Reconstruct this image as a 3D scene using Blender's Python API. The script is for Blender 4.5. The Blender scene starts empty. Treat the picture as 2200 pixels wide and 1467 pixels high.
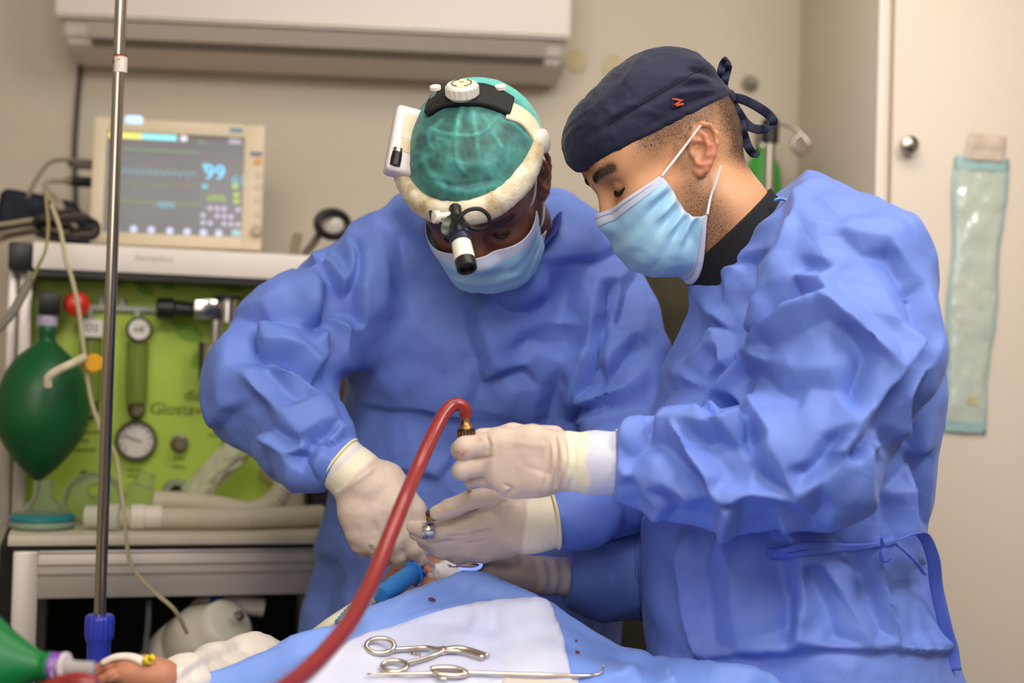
import bpy, bmesh, math, random
import numpy as np
from mathutils import Vector, Matrix
from mathutils.bvhtree import BVHTree
from mathutils import noise as mnoise
from mathutils.geometry import delaunay_2d_cdt

random.seed(7)
RNG = np.random.default_rng(7)
SC = bpy.context.scene
Z = np.array([0, 0, 1.0])
COL = SC.collection

# ------------------------------------------------------------------ camera
FPX = 3056.0
PITCH, ROLL = 0.022, 0.028
CAMLOC = np.array([0.0, 0.0, 1.30])
_F = np.array([0, math.cos(PITCH), math.sin(PITCH)])
_R0 = np.array([1.0, 0, 0])
_U0 = np.cross(_R0, _F)
_R = _R0 * math.cos(ROLL) + _U0 * math.sin(ROLL)
_U = _U0 * math.cos(ROLL) - _R0 * math.sin(ROLL)
cd = bpy.data.cameras.new('camera')
cam = bpy.data.objects.new('camera', cd)
COL.objects.link(cam)
cam.matrix_world = Matrix(((_R[0], _U[0], -_F[0], CAMLOC[0]), (_R[1], _U[1], -_F[1], CAMLOC[1]),
                           (_R[2], _U[2], -_F[2], CAMLOC[2]), (0, 0, 0, 1)))
cd.sensor_width = 36.0
cd.lens = FPX * 36.0 / 2200.0
cd.clip_start = 0.05
cd.dof.use_dof = True
cd.dof.focus_distance = 1.80
cd.dof.aperture_fstop = 2.2
SC.camera = cam

# ------------------------------------------------------------------ light
SC.view_settings.view_transform = 'Standard'
SC.view_settings.look = 'None'
SC.view_settings.gamma = 1.0
SC.view_settings.use_curve_mapping = False
SC.view_settings.exposure = 0.0
SC.cycles.use_denoising = True
SC.cycles.max_bounces = 8
SC.cycles.sample_clamp_indirect = 4.0
w = bpy.data.worlds.new('world'); SC.world = w; w.use_nodes = True
w.node_tree.nodes['Background'].inputs[0].default_value = (1.0, 0.95, 0.88, 1)
w.node_tree.nodes['Background'].inputs[1].default_value = 0.15

def area(name, loc, target, sx, sy, power, col, spread=180):
    l = bpy.data.lights.new(name, 'AREA'); l.shape = 'RECTANGLE'; l.size = sx; l.size_y = sy
    l.energy = power; l.color = col; l.spread = math.radians(spread)
    o = bpy.data.objects.new(name, l); COL.objects.link(o); o.location = loc
    o.rotation_euler = (Vector(target) - Vector(loc)).to_track_quat('-Z', 'Y').to_euler()
    return o
area('ceiling_panel_light', (1.05, 0.80, 2.60), (0.4, 1.8, 0.9), 0.6, 0.6, 14.5, (1.0, 0.94, 0.87), 120)
area('ceiling_panel_light', (-0.15, 0.1, 2.60), (-0.05, 2.1, 1.0), 1.2, 0.7, 36, (1.0, 0.94, 0.87))
area('ceiling_panel_light', (0.35, 1.65, 2.60), (0.35, 2.1, 0.9), 1.2, 0.6, 13, (1.0, 0.93, 0.84))
area('front_fill_light', (-0.5, -1.35, 2.0), (0.0, 2.0, 1.1), 2.0, 1.0, 19, (1.0, 0.95, 0.88))  # unseen fill added behind the camera to brighten surfaces facing it

# ------------------------------------------------------------------ pixel helpers
def P(u, v, d):
    """Point seen at photo pixel (u, v) at distance d along the view axis."""
    return CAMLOC + d * (_F + _R * ((u - 1100.0) / FPX) + _U * ((733.5 - v) / FPX))
def proj(V):
    q = np.asarray(V) - CAMLOC
    z = q @ _F
    return np.stack([1100 + FPX * (q @ _R) / z, 733.5 - FPX * (q @ _U) / z, z], -1)
def on_plane(u, v, p0, n):
    d = _F + _R * ((u - 1100.0) / FPX) + _U * ((733.5 - v) / FPX)
    t = np.dot(np.asarray(p0) - CAMLOC, n) / np.dot(d, n)
    return CAMLOC + d * t

# ------------------------------------------------------------------ materials
def lin(c):
    if max(c) > 1.0: c = [x / 255.0 for x in c]
    return tuple((x / 12.92 if x <= 0.04045 else ((x + 0.055) / 1.055) ** 2.4) for x in c[:3])
MATS = {}
def mat(name, col=(200, 200, 200), rough=0.5, metal=0.0, noise=0.0, nscale=8.0, bump=0.0, bscale=60.0, trans=0.0,
        emit=None, estr=1.0, sheen=0.0, sss=0.0, spec=0.5, coat=0.0, attr=None, alpha=1.0, ior=1.45, col2=None, bdist=0.002, bdetail=4.0):
    if name in MATS: return MATS[name]
    m = bpy.data.materials.new(name); m.use_nodes = True
    nt = m.node_tree; b = nt.nodes['Principled BSDF']
    c = lin(col)
    b.inputs['Base Color'].default_value = (*c, 1)
    b.inputs['Roughness'].default_value = rough
    b.inputs['Metallic'].default_value = metal
    b.inputs['Specular IOR Level'].default_value = spec
    b.inputs['Transmission Weight'].default_value = trans
    b.inputs['IOR'].default_value = ior
    b.inputs['Alpha'].default_value = alpha
    if sheen: b.inputs['Sheen Weight'].default_value = sheen; b.inputs['Sheen Roughness'].default_value = 0.4
    if sss:
        b.inputs['Subsurface Weight'].default_value = sss
        b.inputs['Subsurface Radius'].default_value = (0.012, 0.005, 0.003)
        b.inputs['Subsurface Scale'].default_value = 0.5
    if coat: b.inputs['Coat Weight'].default_value = coat; b.inputs['Coat Roughness'].default_value = 0.1
    if emit is not None:
        b.inputs['Emission Color'].default_value = (*lin(emit), 1); b.inputs['Emission Strength'].default_value = estr
    tc = nt.nodes.new('ShaderNodeTexCoord')
    src = None
    if attr:
        a = nt.nodes.new('ShaderNodeVertexColor'); a.layer_name = attr; src = a.outputs['Color']
        nt.links.new(src, b.inputs['Base Color'])
    if noise:
        n = nt.nodes.new('ShaderNodeTexNoise'); n.inputs['Scale'].default_value = nscale; n.inputs['Detail'].default_value = 5
        nt.links.new(tc.outputs['Object'], n.inputs['Vector'])
        mx = nt.nodes.new('ShaderNodeMix'); mx.data_type = 'RGBA'
        if col2 is not None:
            r = nt.nodes.new('ShaderNodeValToRGB'); r.color_ramp.elements[0].position = 0.42; r.color_ramp.elements[1].position = 0.66
            nt.links.new(n.outputs['Fac'], r.inputs['Fac'])
            nt.links.new(r.outputs['Color'], mx.inputs['Factor'])
            mx.inputs[7].default_value = (*lin(col2), 1)
            if src is not None: nt.links.new(src, mx.inputs[6])
            else: mx.inputs[6].default_value = (*c, 1)
        else:
            mx.blend_type = 'MULTIPLY'; mx.inputs['Factor'].default_value = noise
            r = nt.nodes.new('ShaderNodeValToRGB'); r.color_ramp.elements[0].color = (0.35, 0.35, 0.35, 1); r.color_ramp.elements[0].position = 0.3
            r.color_ramp.elements[1].position = 0.62
            nt.links.new(n.outputs['Fac'], r.inputs['Fac']); nt.links.new(r.outputs['Color'], mx.inputs[7])
            if src is not None: nt.links.new(src, mx.inputs[6])
            else: mx.inputs[6].default_value = (*c, 1)
        nt.links.new(mx.outputs[2], b.inputs['Base Color'])
    if bump:
        n = nt.nodes.new('ShaderNodeTexNoise'); n.inputs['Scale'].default_value = bscale; n.inputs['Detail'].default_value = bdetail
        nt.links.new(tc.outputs['Object'], n.inputs['Vector'])
        bp = nt.nodes.new('ShaderNodeBump'); bp.inputs['Strength'].default_value = bump; bp.inputs['Distance'].default_value = bdist
        nt.links.new(n.outputs['Fac'], bp.inputs['Height']); nt.links.new(bp.outputs['Normal'], b.inputs['Normal'])
    MATS[name] = m
    return m

# ------------------------------------------------------------------ object helpers
def link(o, parent=None):
    COL.objects.link(o)
    if parent is not None: o.parent = parent
    return o
def thing(name, label, cat, loc=(0, 0, 0), group=None):
    o = bpy.data.objects.new(name, None); COL.objects.link(o); o.empty_display_size = 0.05
    o.location = Vector(loc); o['label'] = label; o['category'] = cat
    if group: o['group'] = group
    return o
def tag(o, label, cat, group=None):
    o['label'] = label; o['category'] = cat
    if group: o['group'] = group
    return o
def mk(name, V, F, m, parent=None, smooth=True, label=None, cols=None, kind=None, cname='Col', angle=None):
    """One mesh object from world-space vertices; faces may be a quad/tri array or lists."""
    V = np.asarray(V, dtype=np.float32)
    off = np.zeros(3, np.float32)
    if parent is None: off = (V.min(0) + V.max(0)) / 2; off[2] = V[:, 2].min()
    else:
        q = parent; off = np.zeros(3)
        while q is not None: off = off + np.array(q.location); q = q.parent
    me = bpy.data.meshes.new(name)
    if isinstance(F, np.ndarray):
        k = F.shape[1]
        me.vertices.add(len(V)); me.vertices.foreach_set('co', (V - off).astype(np.float32).ravel())
        me.loops.add(F.size); me.loops.foreach_set('vertex_index', F.astype(np.int32).ravel())
        me.polygons.add(len(F)); me.polygons.foreach_set('loop_start', (np.arange(len(F)) * k).astype(np.int32))
        me.update(calc_edges=True); me.validate()
    else:
        me.from_pydata([tuple(v) for v in (V - off)], [], [tuple(int(i) for i in f) for f in F]); me.update()
    if smooth: me.polygons.foreach_set('use_smooth', np.ones(len(me.polygons), bool))
    if angle is not None: me.set_sharp_from_angle(angle=math.radians(angle))
    if cols is not None:
        ca = me.color_attributes.new(cname, 'FLOAT_COLOR', 'POINT')
        c4 = np.ones((len(V), 4), np.float32); c4[:, :3] = cols
        ca.data.foreach_set('color', c4.ravel())
    if m is not None:
        for mm in (m if isinstance(m, (list, tuple)) else [m]): me.materials.append(mm)
    o = bpy.data.objects.new(name, me)
    o.location = off if parent is None else (0, 0, 0)
    link(o, parent)
    if label: o['label'] = label
    if kind: o['kind'] = kind
    return o
def bm_obj(name, bm, m, parent=None, smooth=True, label=None, angle=35, kind=None):
    V = np.array([v.co[:] for v in bm.verts]); bm.verts.index_update()
    F = [[v.index for v in f.verts] for f in bm.faces]; bm.free()
    return mk(name, V, F, m, parent, smooth, label, angle=angle if smooth else None, kind=kind)

class MB:
    """Collects simple shapes in world space."""
    def __init__(s): s.V = []; s.F = []; s.n = 0
    def add(s, V, F):
        V = np.asarray(V, float); s.V.append(V); s.F += [[i + s.n for i in f] for f in F]; s.n += len(V); return s
    def build(s, name, m, parent=None, smooth=True, label=None, angle=35, kind=None):
        return mk(name, np.concatenate(s.V), s.F, m, parent, smooth, label, angle=angle if smooth else None, kind=kind)
    def box(s, c, ax, ay, az, hx, hy, hz, bev=0.0, seg=2):
        bm = bmesh.new(); bmesh.ops.create_cube(bm, size=2)
        for v in bm.verts: v.co = Vector((v.co.x * hx, v.co.y * hy, v.co.z * hz))
        if bev > 0: bmesh.ops.bevel(bm, geom=bm.edges[:], offset=bev, segments=seg, affect='EDGES', profile=0.5)
        bm.verts.index_update()
        V = np.array([v.co[:] for v in bm.verts]); F = [[v.index for v in f.verts] for f in bm.faces]; bm.free()
        M = np.stack([ax, ay, az]); return s.add(np.asarray(c) + V @ M, F)
    def tube(s, pts, r, n=10, cap=True):
        V, F = tube(pts, r, n, cap); return s.add(V, F)
    def lathe(s, c, axis, prof, n=24, cap=True):
        V, F = lathe(c, axis, prof, n, cap); return s.add(V, F)

def frame_axes(t, ref=None):
    t = t / np.linalg.norm(t)
    a = np.array([0, 0, 1.0]) if ref is None else np.asarray(ref, float)
    if abs(t @ a) > 0.95: a = np.array([1.0, 0, 0])
    x = np.cross(a, t); x /= np.linalg.norm(x)
    return x, np.cross(t, x)
def spline(pts, n=8, closed=False):
    """Catmull-Rom through the points (any dimension)."""
    p = np.asarray(pts, float)
    if closed: q = np.vstack([p[-1], p, p[0], p[1]])
    else: q = np.vstack([2 * p[0] - p[1], p, 2 * p[-1] - p[-2]])
    out = []
    for i in range(1, len(q) - 2):
        t = np.linspace(0, 1, n, endpoint=False)[:, None]
        a, b, c, d = q[i - 1], q[i], q[i + 1], q[i + 2]
        out.append(0.5 * (2 * b + (c - a) * t + (2 * a - 5 * b + 4 * c - d) * t ** 2 + (3 * b - a - 3 * c + d) * t ** 3))
    if not closed: out.append(p[-1][None])
    return np.concatenate(out)
def tube(pts, r, n=10, cap=True, flat=None, closed=False, ref=None):
    p = np.asarray(pts, float); m = len(p)
    r = np.full(m, r) if np.isscalar(r) else np.asarray(r, float)
    tg = np.gradient(p, axis=0)
    if closed: tg = np.roll(p, -1, 0) - np.roll(p, 1, 0)
    tg /= np.linalg.norm(tg, axis=1)[:, None] + 1e-12
    x, y = frame_axes(tg[0], ref)
    V = []
    an = np.linspace(0, 2 * math.pi, n, endpoint=False)
    fl = (1.0, 1.0) if flat is None else flat
    for i in range(m):
        x = x - tg[i] * (x @ tg[i]); x /= np.linalg.norm(x); y = np.cross(tg[i], x)
        V.append(p[i] + r[i] * (fl[0] * np.cos(an)[:, None] * x + fl[1] * np.sin(an)[:, None] * y))
    V = np.concatenate(V); F = []
    mm = m if closed else m - 1
    for i in range(mm):
        i2 = (i + 1) % m
        for j in range(n):
            j2 = (j + 1) % n
            F.append([i * n + j, i * n + j2, i2 * n + j2, i2 * n + j])
    if cap and not closed: F.append(list(range(n))[::-1]); F.append([(m - 1) * n + j for j in range(n)])
    return V, F
def lathe(c, axis, prof, n=24, cap=True, ref=None):
    """prof: list of (distance along axis, radius)."""
    axis = np.asarray(axis, float); axis = axis / np.linalg.norm(axis); x, y = frame_axes(axis, ref)
    an = np.linspace(0, 2 * math.pi, n, endpoint=False)
    V = np.concatenate([np.asarray(c) + axis * h + rr * (np.cos(an)[:, None] * x + np.sin(an)[:, None] * y) for h, rr in prof])
    F = []
    for i in range(len(prof) - 1):
        for j in range(n):
            j2 = (j + 1) % n; F.append([i * n + j, i * n + j2, (i + 1) * n + j2, (i + 1) * n + j])
    if cap: F.append(list(range(n))[::-1]); F.append([(len(prof) - 1) * n + j for j in range(n)])
    return V, F

# ------------------------------------------------------------------ signed distance modelling
def smin(a, b, k):
    if k <= 0: return np.minimum(a, b)
    h = np.clip(0.5 + 0.5 * (b - a) / k, 0, 1)
    return b + (a - b) * h - k * h * (1 - h)
def smax(a, b, k): return -smin(-a, -b, k)
def d_cone(p, a, b, ra, rb):
    ba = b - a; L2 = ba @ ba
    t = np.clip(((p - a) @ ba) / (L2 + 1e-12), 0, 1)
    return np.linalg.norm(p - a - t[:, None] * ba, axis=1) - (ra + (rb - ra) * t)
def d_ell(p, c, r, M=None):
    q = p - c
    if M is not None: q = q @ np.asarray(M).T      # rows of M are the local axes
    r = np.asarray(r, float)
    k0 = np.linalg.norm(q / r, axis=1); k1 = np.linalg.norm(q / (r * r), axis=1) + 1e-9
    return k0 * (k0 - 1.0) / k1
def d_sec(p, zs, cx, cy, ax, ay, n=2.0):
    """Upright body of elliptical sections given at heights zs (ascending)."""
    z = p[:, 2]
    f = lambda a: np.interp(z, zs, a)
    AX, AY = f(ax), f(ay)
    k = ((np.abs(p[:, 0] - f(cx)) / AX) ** n + (np.abs(p[:, 1] - f(cy)) / AY) ** n) ** (1 / n)
    d = (k - 1) * np.minimum(AX, AY)
    return np.maximum(d, np.maximum(z - zs[-1], zs[0] - z))
class SDF:
    def __init__(s): s.ops = []
    def cone(s, a, b, ra, rb, k=0.01): s.ops.append(('c', np.asarray(a, float), np.asarray(b, float), ra, rb, k)); return s
    def chain(s, pts, k=0.01):
        for (a, ra), (b, rb) in zip(pts[:-1], pts[1:]): s.cone(a, b, ra, rb, k)
        return s
    def ell(s, c, r, k=0.01, M=None): s.ops.append(('e', np.asarray(c, float), r, M, k)); return s
    def fn(s, f, k=0.01): s.ops.append(('f', f, k)); return s
    def cut(s, f, k=0.005): s.ops.append(('x', f, k)); return s
    def __call__(s, p):
        d = None
        for o in s.ops:
            if o[0] == 'c': e = d_cone(p, o[1], o[2], o[3], o[4])
            elif o[0] == 'e': e = d_ell(p, o[1], o[2], o[3])
            elif o[0] == 'f': e = o[1](p)
            elif o[0] == 'x': d = smax(d, -o[1](p), o[2]); continue
            d = e if d is None else smin(d, e, o[-1])
        return d
def polygonize(f, lo, hi, h, step=4, relax=2):
    lo = np.asarray(lo, float); hi = np.asarray(hi, float)
    N = (np.ceil((hi - lo) / (h * step)).astype(int) + 1) * step
    cn = N // step
    def pts(ijk): return lo + ijk * h
    ci = np.stack(np.meshgrid(*[np.arange(c) for c in cn], indexing='ij'), -1).reshape(-1, 3)
    cc = ci * step + (step - 1) / 2
    dc = f(pts(cc)).reshape(cn)
    D = np.repeat(np.repeat(np.repeat(dc.astype(np.float32), step, 0), step, 1), step, 2)
    act = np.abs(dc.ravel()) < h * step * 2.2
    o = np.stack(np.meshgrid(*[np.arange(step)] * 3, indexing='ij'), -1).reshape(-1, 3)
    ij = (ci[act] * step)[:, None, :] + o[None]
    ij = ij.reshape(-1, 3)
    vals = np.empty(len(ij), np.float32)
    for s in range(0, len(ij), 400000): vals[s:s + 400000] = f(pts(ij[s:s + 400000]))
    D[ij[:, 0], ij[:, 1], ij[:, 2]] = vals
    S = D < 0
    cnt = np.zeros(tuple(np.array(S.shape) - 1), np.int8)
    for a in (0, 1):
        for b in (0, 1):
            for c in (0, 1): cnt += S[a:S.shape[0] - 1 + a, b:S.shape[1] - 1 + b, c:S.shape[2] - 1 + c]
    cells = np.argwhere((cnt > 0) & (cnt < 8))
    idx = np.full(cnt.shape, -1, np.int32); idx[tuple(cells.T)] = np.arange(len(cells))
    acc = np.zeros((len(cells), 3)); num = np.zeros(len(cells))
    cor = np.array([(a, b, c) for a in (0, 1) for b in (0, 1) for c in (0, 1)])
    cv = np.stack([D[tuple((cells + c).T)] for c in cor], 1)
    for i in range(8):
        for j in range(i + 1, 8):
            if np.abs(cor[i] - cor[j]).sum() == 1:
                a, b = cv[:, i], cv[:, j]; m = (a < 0) != (b < 0)
                t = np.where(m, a / np.where(m, a - b, 1), 0)
                acc += m[:, None] * (cor[i] + t[:, None] * (cor[j] - cor[i])); num += m
    V = lo + (cells + acc / num[:, None]) * h
    F = []
    for ax in range(3):
        b1, b2 = (ax + 1) % 3, (ax + 2) % 3
        A = np.take(S, range(0, S.shape[ax] - 1), ax); B = np.take(S, range(1, S.shape[ax]), ax)
        e = np.argwhere(A != B)
        e = e[(e[:, b1] > 0) & (e[:, b2] > 0) & (e[:, b1] < S.shape[b1] - 1) & (e[:, b2] < S.shape[b2] - 1)]
        ins = S[tuple(e.T)]
        q = []
        for d1, d2 in ((-1, -1), (0, -1), (0, 0), (-1, 0)):
            c = e.copy(); c[:, b1] += d1; c[:, b2] += d2; q.append(idx[tuple(c.T)])
        q = np.stack(q, 1); q[~ins] = q[~ins][:, ::-1]
        F.append(q[(q >= 0).all(1)])
    F = np.concatenate(F)
    if relax:
        V = smooth_v(V, F, relax, 0.5)
        for _ in range(2):
            d = f(V); n = vnormals(V, F); V = V - n * np.clip(d, -h, h)[:, None] * 0.8
    return V, F
def edges_of(F):
    E = np.concatenate([np.stack([F[:, i], F[:, (i + 1) % F.shape[1]]], 1) for i in range(F.shape[1])])
    E.sort(axis=1); return np.unique(E, axis=0)
def smooth_v(V, F, n=1, lam=0.5, mask=None):
    E = edges_of(F); N = len(V)
    deg = np.bincount(E.ravel(), minlength=N)[:, None] + 1e-9
    for _ in range(n):
        S = np.stack([np.bincount(E[:, 0], V[E[:, 1], k], N) + np.bincount(E[:, 1], V[E[:, 0], k], N) for k in range(3)], 1) / deg
        l = lam if mask is None else lam * mask[:, None]
        V = V + l * (S - V)
    return V
def smooth_s(s, F, n=1, lam=0.5):
    E = edges_of(F); N = len(s); deg = np.bincount(E.ravel(), minlength=N) + 1e-9
    for _ in range(n):
        q = (np.bincount(E[:, 0], s[E[:, 1]], N) + np.bincount(E[:, 1], s[E[:, 0]], N)) / deg
        s = s + lam * (q - s)
    return s
def vnormals(V, F):
    n = np.cross(V[F[:, 2]] - V[F[:, 0]], V[F[:, 3 if F.shape[1] > 3 else 1]] - V[F[:, 1 if F.shape[1] > 3 else 0]])
    if F.shape[1] == 3: n = np.cross(V[F[:, 1]] - V[F[:, 0]], V[F[:, 2]] - V[F[:, 0]])
    out = np.zeros_like(V)
    for k in range(3):
        for c in range(F.shape[1]): out[:, k] += np.bincount(F[:, c], n[:, k], len(V))
    return out / (np.linalg.norm(out, axis=1)[:, None] + 1e-12)
def subdiv_quads(V, F):
    """Linear split of each quad in four."""
    E = np.concatenate([np.stack([F[:, i], F[:, (i + 1) % 4]], 1) for i in range(4)])
    Es = np.sort(E, 1); key = Es[:, 0].astype(np.int64) * len(V) + Es[:, 1]
    uk, inv = np.unique(key, return_inverse=True)
    mid = (V[uk // len(V)] + V[uk % len(V)]) / 2
    cen = V[F].mean(1); n0 = len(V); n1 = n0 + len(mid); m = len(F)
    e = inv.reshape(4, m) + n0; c = np.arange(m) + n1
    out = [np.stack([F[:, i], e[i], c, e[(i + 3) % 4]], 1) for i in range(4)]
    return np.concatenate([V, mid, cen]), np.concatenate(out)
# cheap vectorised gradient noise
_PERM = np.random.default_rng(3).permutation(256)
_GR = np.random.default_rng(4).normal(size=(256, 3)); _GR /= np.linalg.norm(_GR, axis=1)[:, None]
def pnoise(p):
    i = np.floor(p).astype(int); f = p - i; u = f * f * f * (f * (f * 6 - 15) + 10)
    r = 0
    for a in (0, 1):
        for b in (0, 1):
            for c in (0, 1):
                h = _PERM[(_PERM[(_PERM[(i[:, 0] + a) & 255] + i[:, 1] + b) & 255] + i[:, 2] + c) & 255]
                g = (_GR[h] * (f - (a, b, c))).sum(1)
                r = r + g * (u[:, 0] if a else 1 - u[:, 0]) * (u[:, 1] if b else 1 - u[:, 1]) * (u[:, 2] if c else 1 - u[:, 2])
    return r
def fbm(p, o=4, ridged=False):
    s, a = 0, 1.0
    for _ in range(o):
        n = pnoise(p); s = s + a * ((1 - np.abs(n) * 2.2) if ridged else n); p = p * 2.03 + 17.3; a *= 0.5
    return s
def thick_sheet(V, F, th):
    n = vnormals(V, F); N = len(V)
    E = np.concatenate([np.stack([F[:, i], F[:, (i + 1) % 4]], 1) for i in range(4)])
    k = np.sort(E, 1); key = k[:, 0].astype(np.int64) * N + k[:, 1]
    u, inv, ct = np.unique(key, return_inverse=True, return_counts=True)
    b = E[ct[inv] == 1]
    side = np.stack([b[:, 1], b[:, 0], b[:, 0] + N, b[:, 1] + N], 1)
    return np.concatenate([V, V - n * th]), np.concatenate([F, F[:, ::-1] + N, side])

def keep_largest(V, F):
    lab = np.arange(len(V))
    while True:
        m = lab[F].min(1); new = lab.copy()
        for c in range(F.shape[1]): np.minimum.at(new, F[:, c], m)
        new = new[new]
        if (new == lab).all(): break
        lab = new
    u, ct = np.unique(lab[F[:, 0]], return_counts=True); k = u[ct.argmax()]
    F = F[lab[F[:, 0]] == k]; used = np.unique(F); r = np.full(len(V), -1); r[used] = np.arange(len(used))
    return V[used], r[F]
def strap(pts, wd, th, n=8, refn=None):
    """Flat ribbon along pts."""
    return tube(pts, wd / 2, 12, True, flat=(1.0, th / wd), ref=refn)
# ================================================================== ROOM
YAWW = math.radians(4.0)
WT = np.array([math.cos(YAWW), math.sin(YAWW), 0]); WN = np.array([math.sin(YAWW), -math.cos(YAWW), 0]); WP = np.array([0, 3.0, 0.0])

def wp(u, v, off=0.0): return on_plane(u, v, WP + WN * off, WN)
M_wall = mat('wall_paint', (205, 193, 174), 0.55, noise=0.10, nscale=1.5, bump=0.05, bscale=120)
M_cab = mat('cabinet_laminate', (226, 212, 196), 0.42, noise=0.06, nscale=2.0, bump=0.02, bscale=200)
M_floor = mat('floor_vinyl', (120, 118, 112), 0.4, noise=0.25, nscale=12)
M_ceil = mat('ceiling_paint', (225, 220, 210), 0.8, bump=0.05)
def wall_slab(name, p, t, half, z0, z1, thick, n, m):
    o = MB().box(np.asarray(p) + Z * (z0 + z1) / 2 - np.asarray(n) * thick / 2, t, n, Z, half, thick / 2, (z1 - z0) / 2).build(name, m, smooth=False)
    o['kind'] = 'structure'; return o
wall_slab('wall_back', WP, WT, 2.4, 0, 2.65, 0.12, WN, M_wall)
wall_slab('wall_left', WP - WT * 1.75 + WN * 1.9, -WN, 2.1, 0, 2.65, 0.12, WT, M_wall)
wall_slab('wall_right', WP + WT * 1.9 + WN * 1.9, WN, 2.1, 0, 2.65, 0.12, -WT, M_wall)
wall_slab('wall_front', (0.0, -1.6, 0), -WT, 2.4, 0, 2.65, 0.12, -WN, M_wall)
for nm, z, m in (('floor', -0.05, M_floor), ('ceiling', 2.70, M_ceil)):
    o = MB().box((0, 0.8, z), (1, 0, 0), (0, 1, 0), Z, 2.6, 2.6, 0.05).build(nm, m, smooth=False); o['kind'] = 'structure'

# ---- tall cabinet at right (side panel, door, knob)
c0 = wp(1714, 300); c0[2] = 0
CDEP = 0.52
def cabp(u, v): return on_plane(u, v, c0 + WN * CDEP, WN)
cab = thing('storage_cabinet', 'tall cream laminate cabinet with a round metal door knob, at the right edge', 'cabinet', c0 + WN * CDEP / 2 + WT * 0.5)
wide = 1.1
mcen = c0 + WT * (wide / 2) + WN * (CDEP / 2 - 0.005)
MB().box(mcen + Z * 1.27, WT, WN, Z, wide / 2, CDEP / 2 - 0.012, 1.27, 0.003).build('carcass', M_cab, cab)
ed = mat('cabinet_edge', (232, 220, 208), 0.4)
MB().box(c0 + WT * 0.012 + WN * (CDEP - 0.012) + Z * 1.27, WT, WN, Z, 0.011, 0.012, 1.265, 0.003).build('edge_strip', ed, cab)
dd = MB().box(c0 + WT * (0.028 + 0.27) + WN * (CDEP - 0.010) + Z * 1.30, WT, WN, Z, 0.268, 0.010, 1.22, 0.003).build('door', M_cab, cab)
MB().box(c0 + WT * (0.028 + 0.27 * 3 + 0.003) + WN * (CDEP - 0.010) + Z * 1.30, WT, WN, Z, 0.266, 0.010, 1.22, 0.003).build('door', M_cab, cab)
M_steel = mat('brushed_steel', (176, 168, 158), 0.28, 1.0)
M_chrome = mat('chrome', (205, 200, 195), 0.14, 1.0)
kp = cabp(1945, 315)
MB().lathe(kp, WN, [(-0.002, 0.009), (0.010, 0.0075), (0.014, 0.013), (0.020, 0.0165), (0.027, 0.0155), (0.031, 0.009), (0.032, 0.001)], 24).build('knob', M_steel, dd)

# ---- sterilisation pouch taped to the cabinet door
def cloth_sheet(fpt, nu, nv, disp):
    """Grid through fpt(s,t) with displacement along WN, given as a thin closed sheet."""
    V = []; 
    for j in range(nv + 1):
        for i in range(nu + 1):
            s, t = i / nu, j / nv; V.append(fpt(s, t) + WN * disp(s, t))
    V = np.array(V); a = np.arange((nu + 1) * (nv + 1)).reshape(nv + 1, nu + 1)
    F = np.stack([a[:-1, :-1], a[:-1, 1:], a[1:, 1:], a[1:, :-1]], -1).reshape(-1, 4)
    return V, F
pc = [cabp(2050, 335), cabp(2165, 342), cabp(2112, 932), cabp(2023, 925)]
def pouchpt(s, t):
    a = pc[0] * (1 - s) + pc[1] * s; b = pc[3] * (1 - s) + pc[2] * s
    e = 0.003 * math.sin(t * 14) * (s - .5) * 2
    return a * (1 - t) + b * t + WT * e
def pdisp(s, t):
    q = (1 - abs(2 * s - 1) ** 3) * (0.007 * min(1, t * 6) * min(1, (1 - t) * 8))
    nz = 0.0022 * mnoise.noise(Vector((s * 5, t * 14, 2.0))) + 0.0035 * abs(mnoise.noise(Vector((s * 3, t * 9, 7.0)))) + 0.0015 * mnoise.noise(Vector((s * 12, t * 38, 5.0)))
    return 0.0045 + q + nz
M_pouch = mat('pouch_film', (190, 202, 192), 0.14, noise=0.5, nscale=9, col2=(206, 210, 194), spec=0.8)
M_pedge = mat('pouch_seal', (158, 190, 190), 0.3)
M_tape = mat('clear_tape', (226, 208, 192), 0.25, alpha=0.75)
po = thing('sterilisation_pouch', 'long empty sterilisation pouch, pale green clear film, taped to the cabinet door', 'pouch', pouchpt(0.5, 1))
V, F = cloth_sheet(pouchpt, 22, 90, pdisp); V, F = thick_sheet(V, F, 0.0006)
mk('film', V, F, M_pouch, po)
for nm, s0, s1, t0, t1 in (('side_seal', 0.0, 0.07, 0, 1), ('side_seal', 0.93, 1.0, 0, 1), ('top_seal', 0.0, 1, 0.0, 0.05), ('bottom_seal', 0, 1, 0.96, 1)):
    V, F = cloth_sheet(lambda s, t: pouchpt(s0 + s * (s1 - s0), t0 + t * (t1 - t0)), 8, 40, lambda s, t: pdisp(s0 + s * (s1 - s0), t0 + t * (t1 - t0)) + 0.0012)
    V, F = thick_sheet(V, F, 0.0005); mk(nm, V, F, M_pedge, po)
ip = [(0.50, .86), (.70, .87), (.68, .92), (.56, .93)]
st = mat('indicator_ink', (196, 190, 140), 0.5)
V, F = cloth_sheet(lambda s, t: pouchpt(.52 + .22 * s + .02 * math.sin(9 * t), .865 + .035 * t), 8, 8, lambda s, t: pdisp(.52 + .22 * s, .865 + .035 * t) + .001)
V, F = thick_sheet(V, F, 0.0004); mk('indicator_patch', V, F, st, po, label='yellow green indicator patch')
tc_ = [cabp(2080, 285), cabp(2160, 295), cabp(2150, 350), cabp(2068, 345)]
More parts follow.
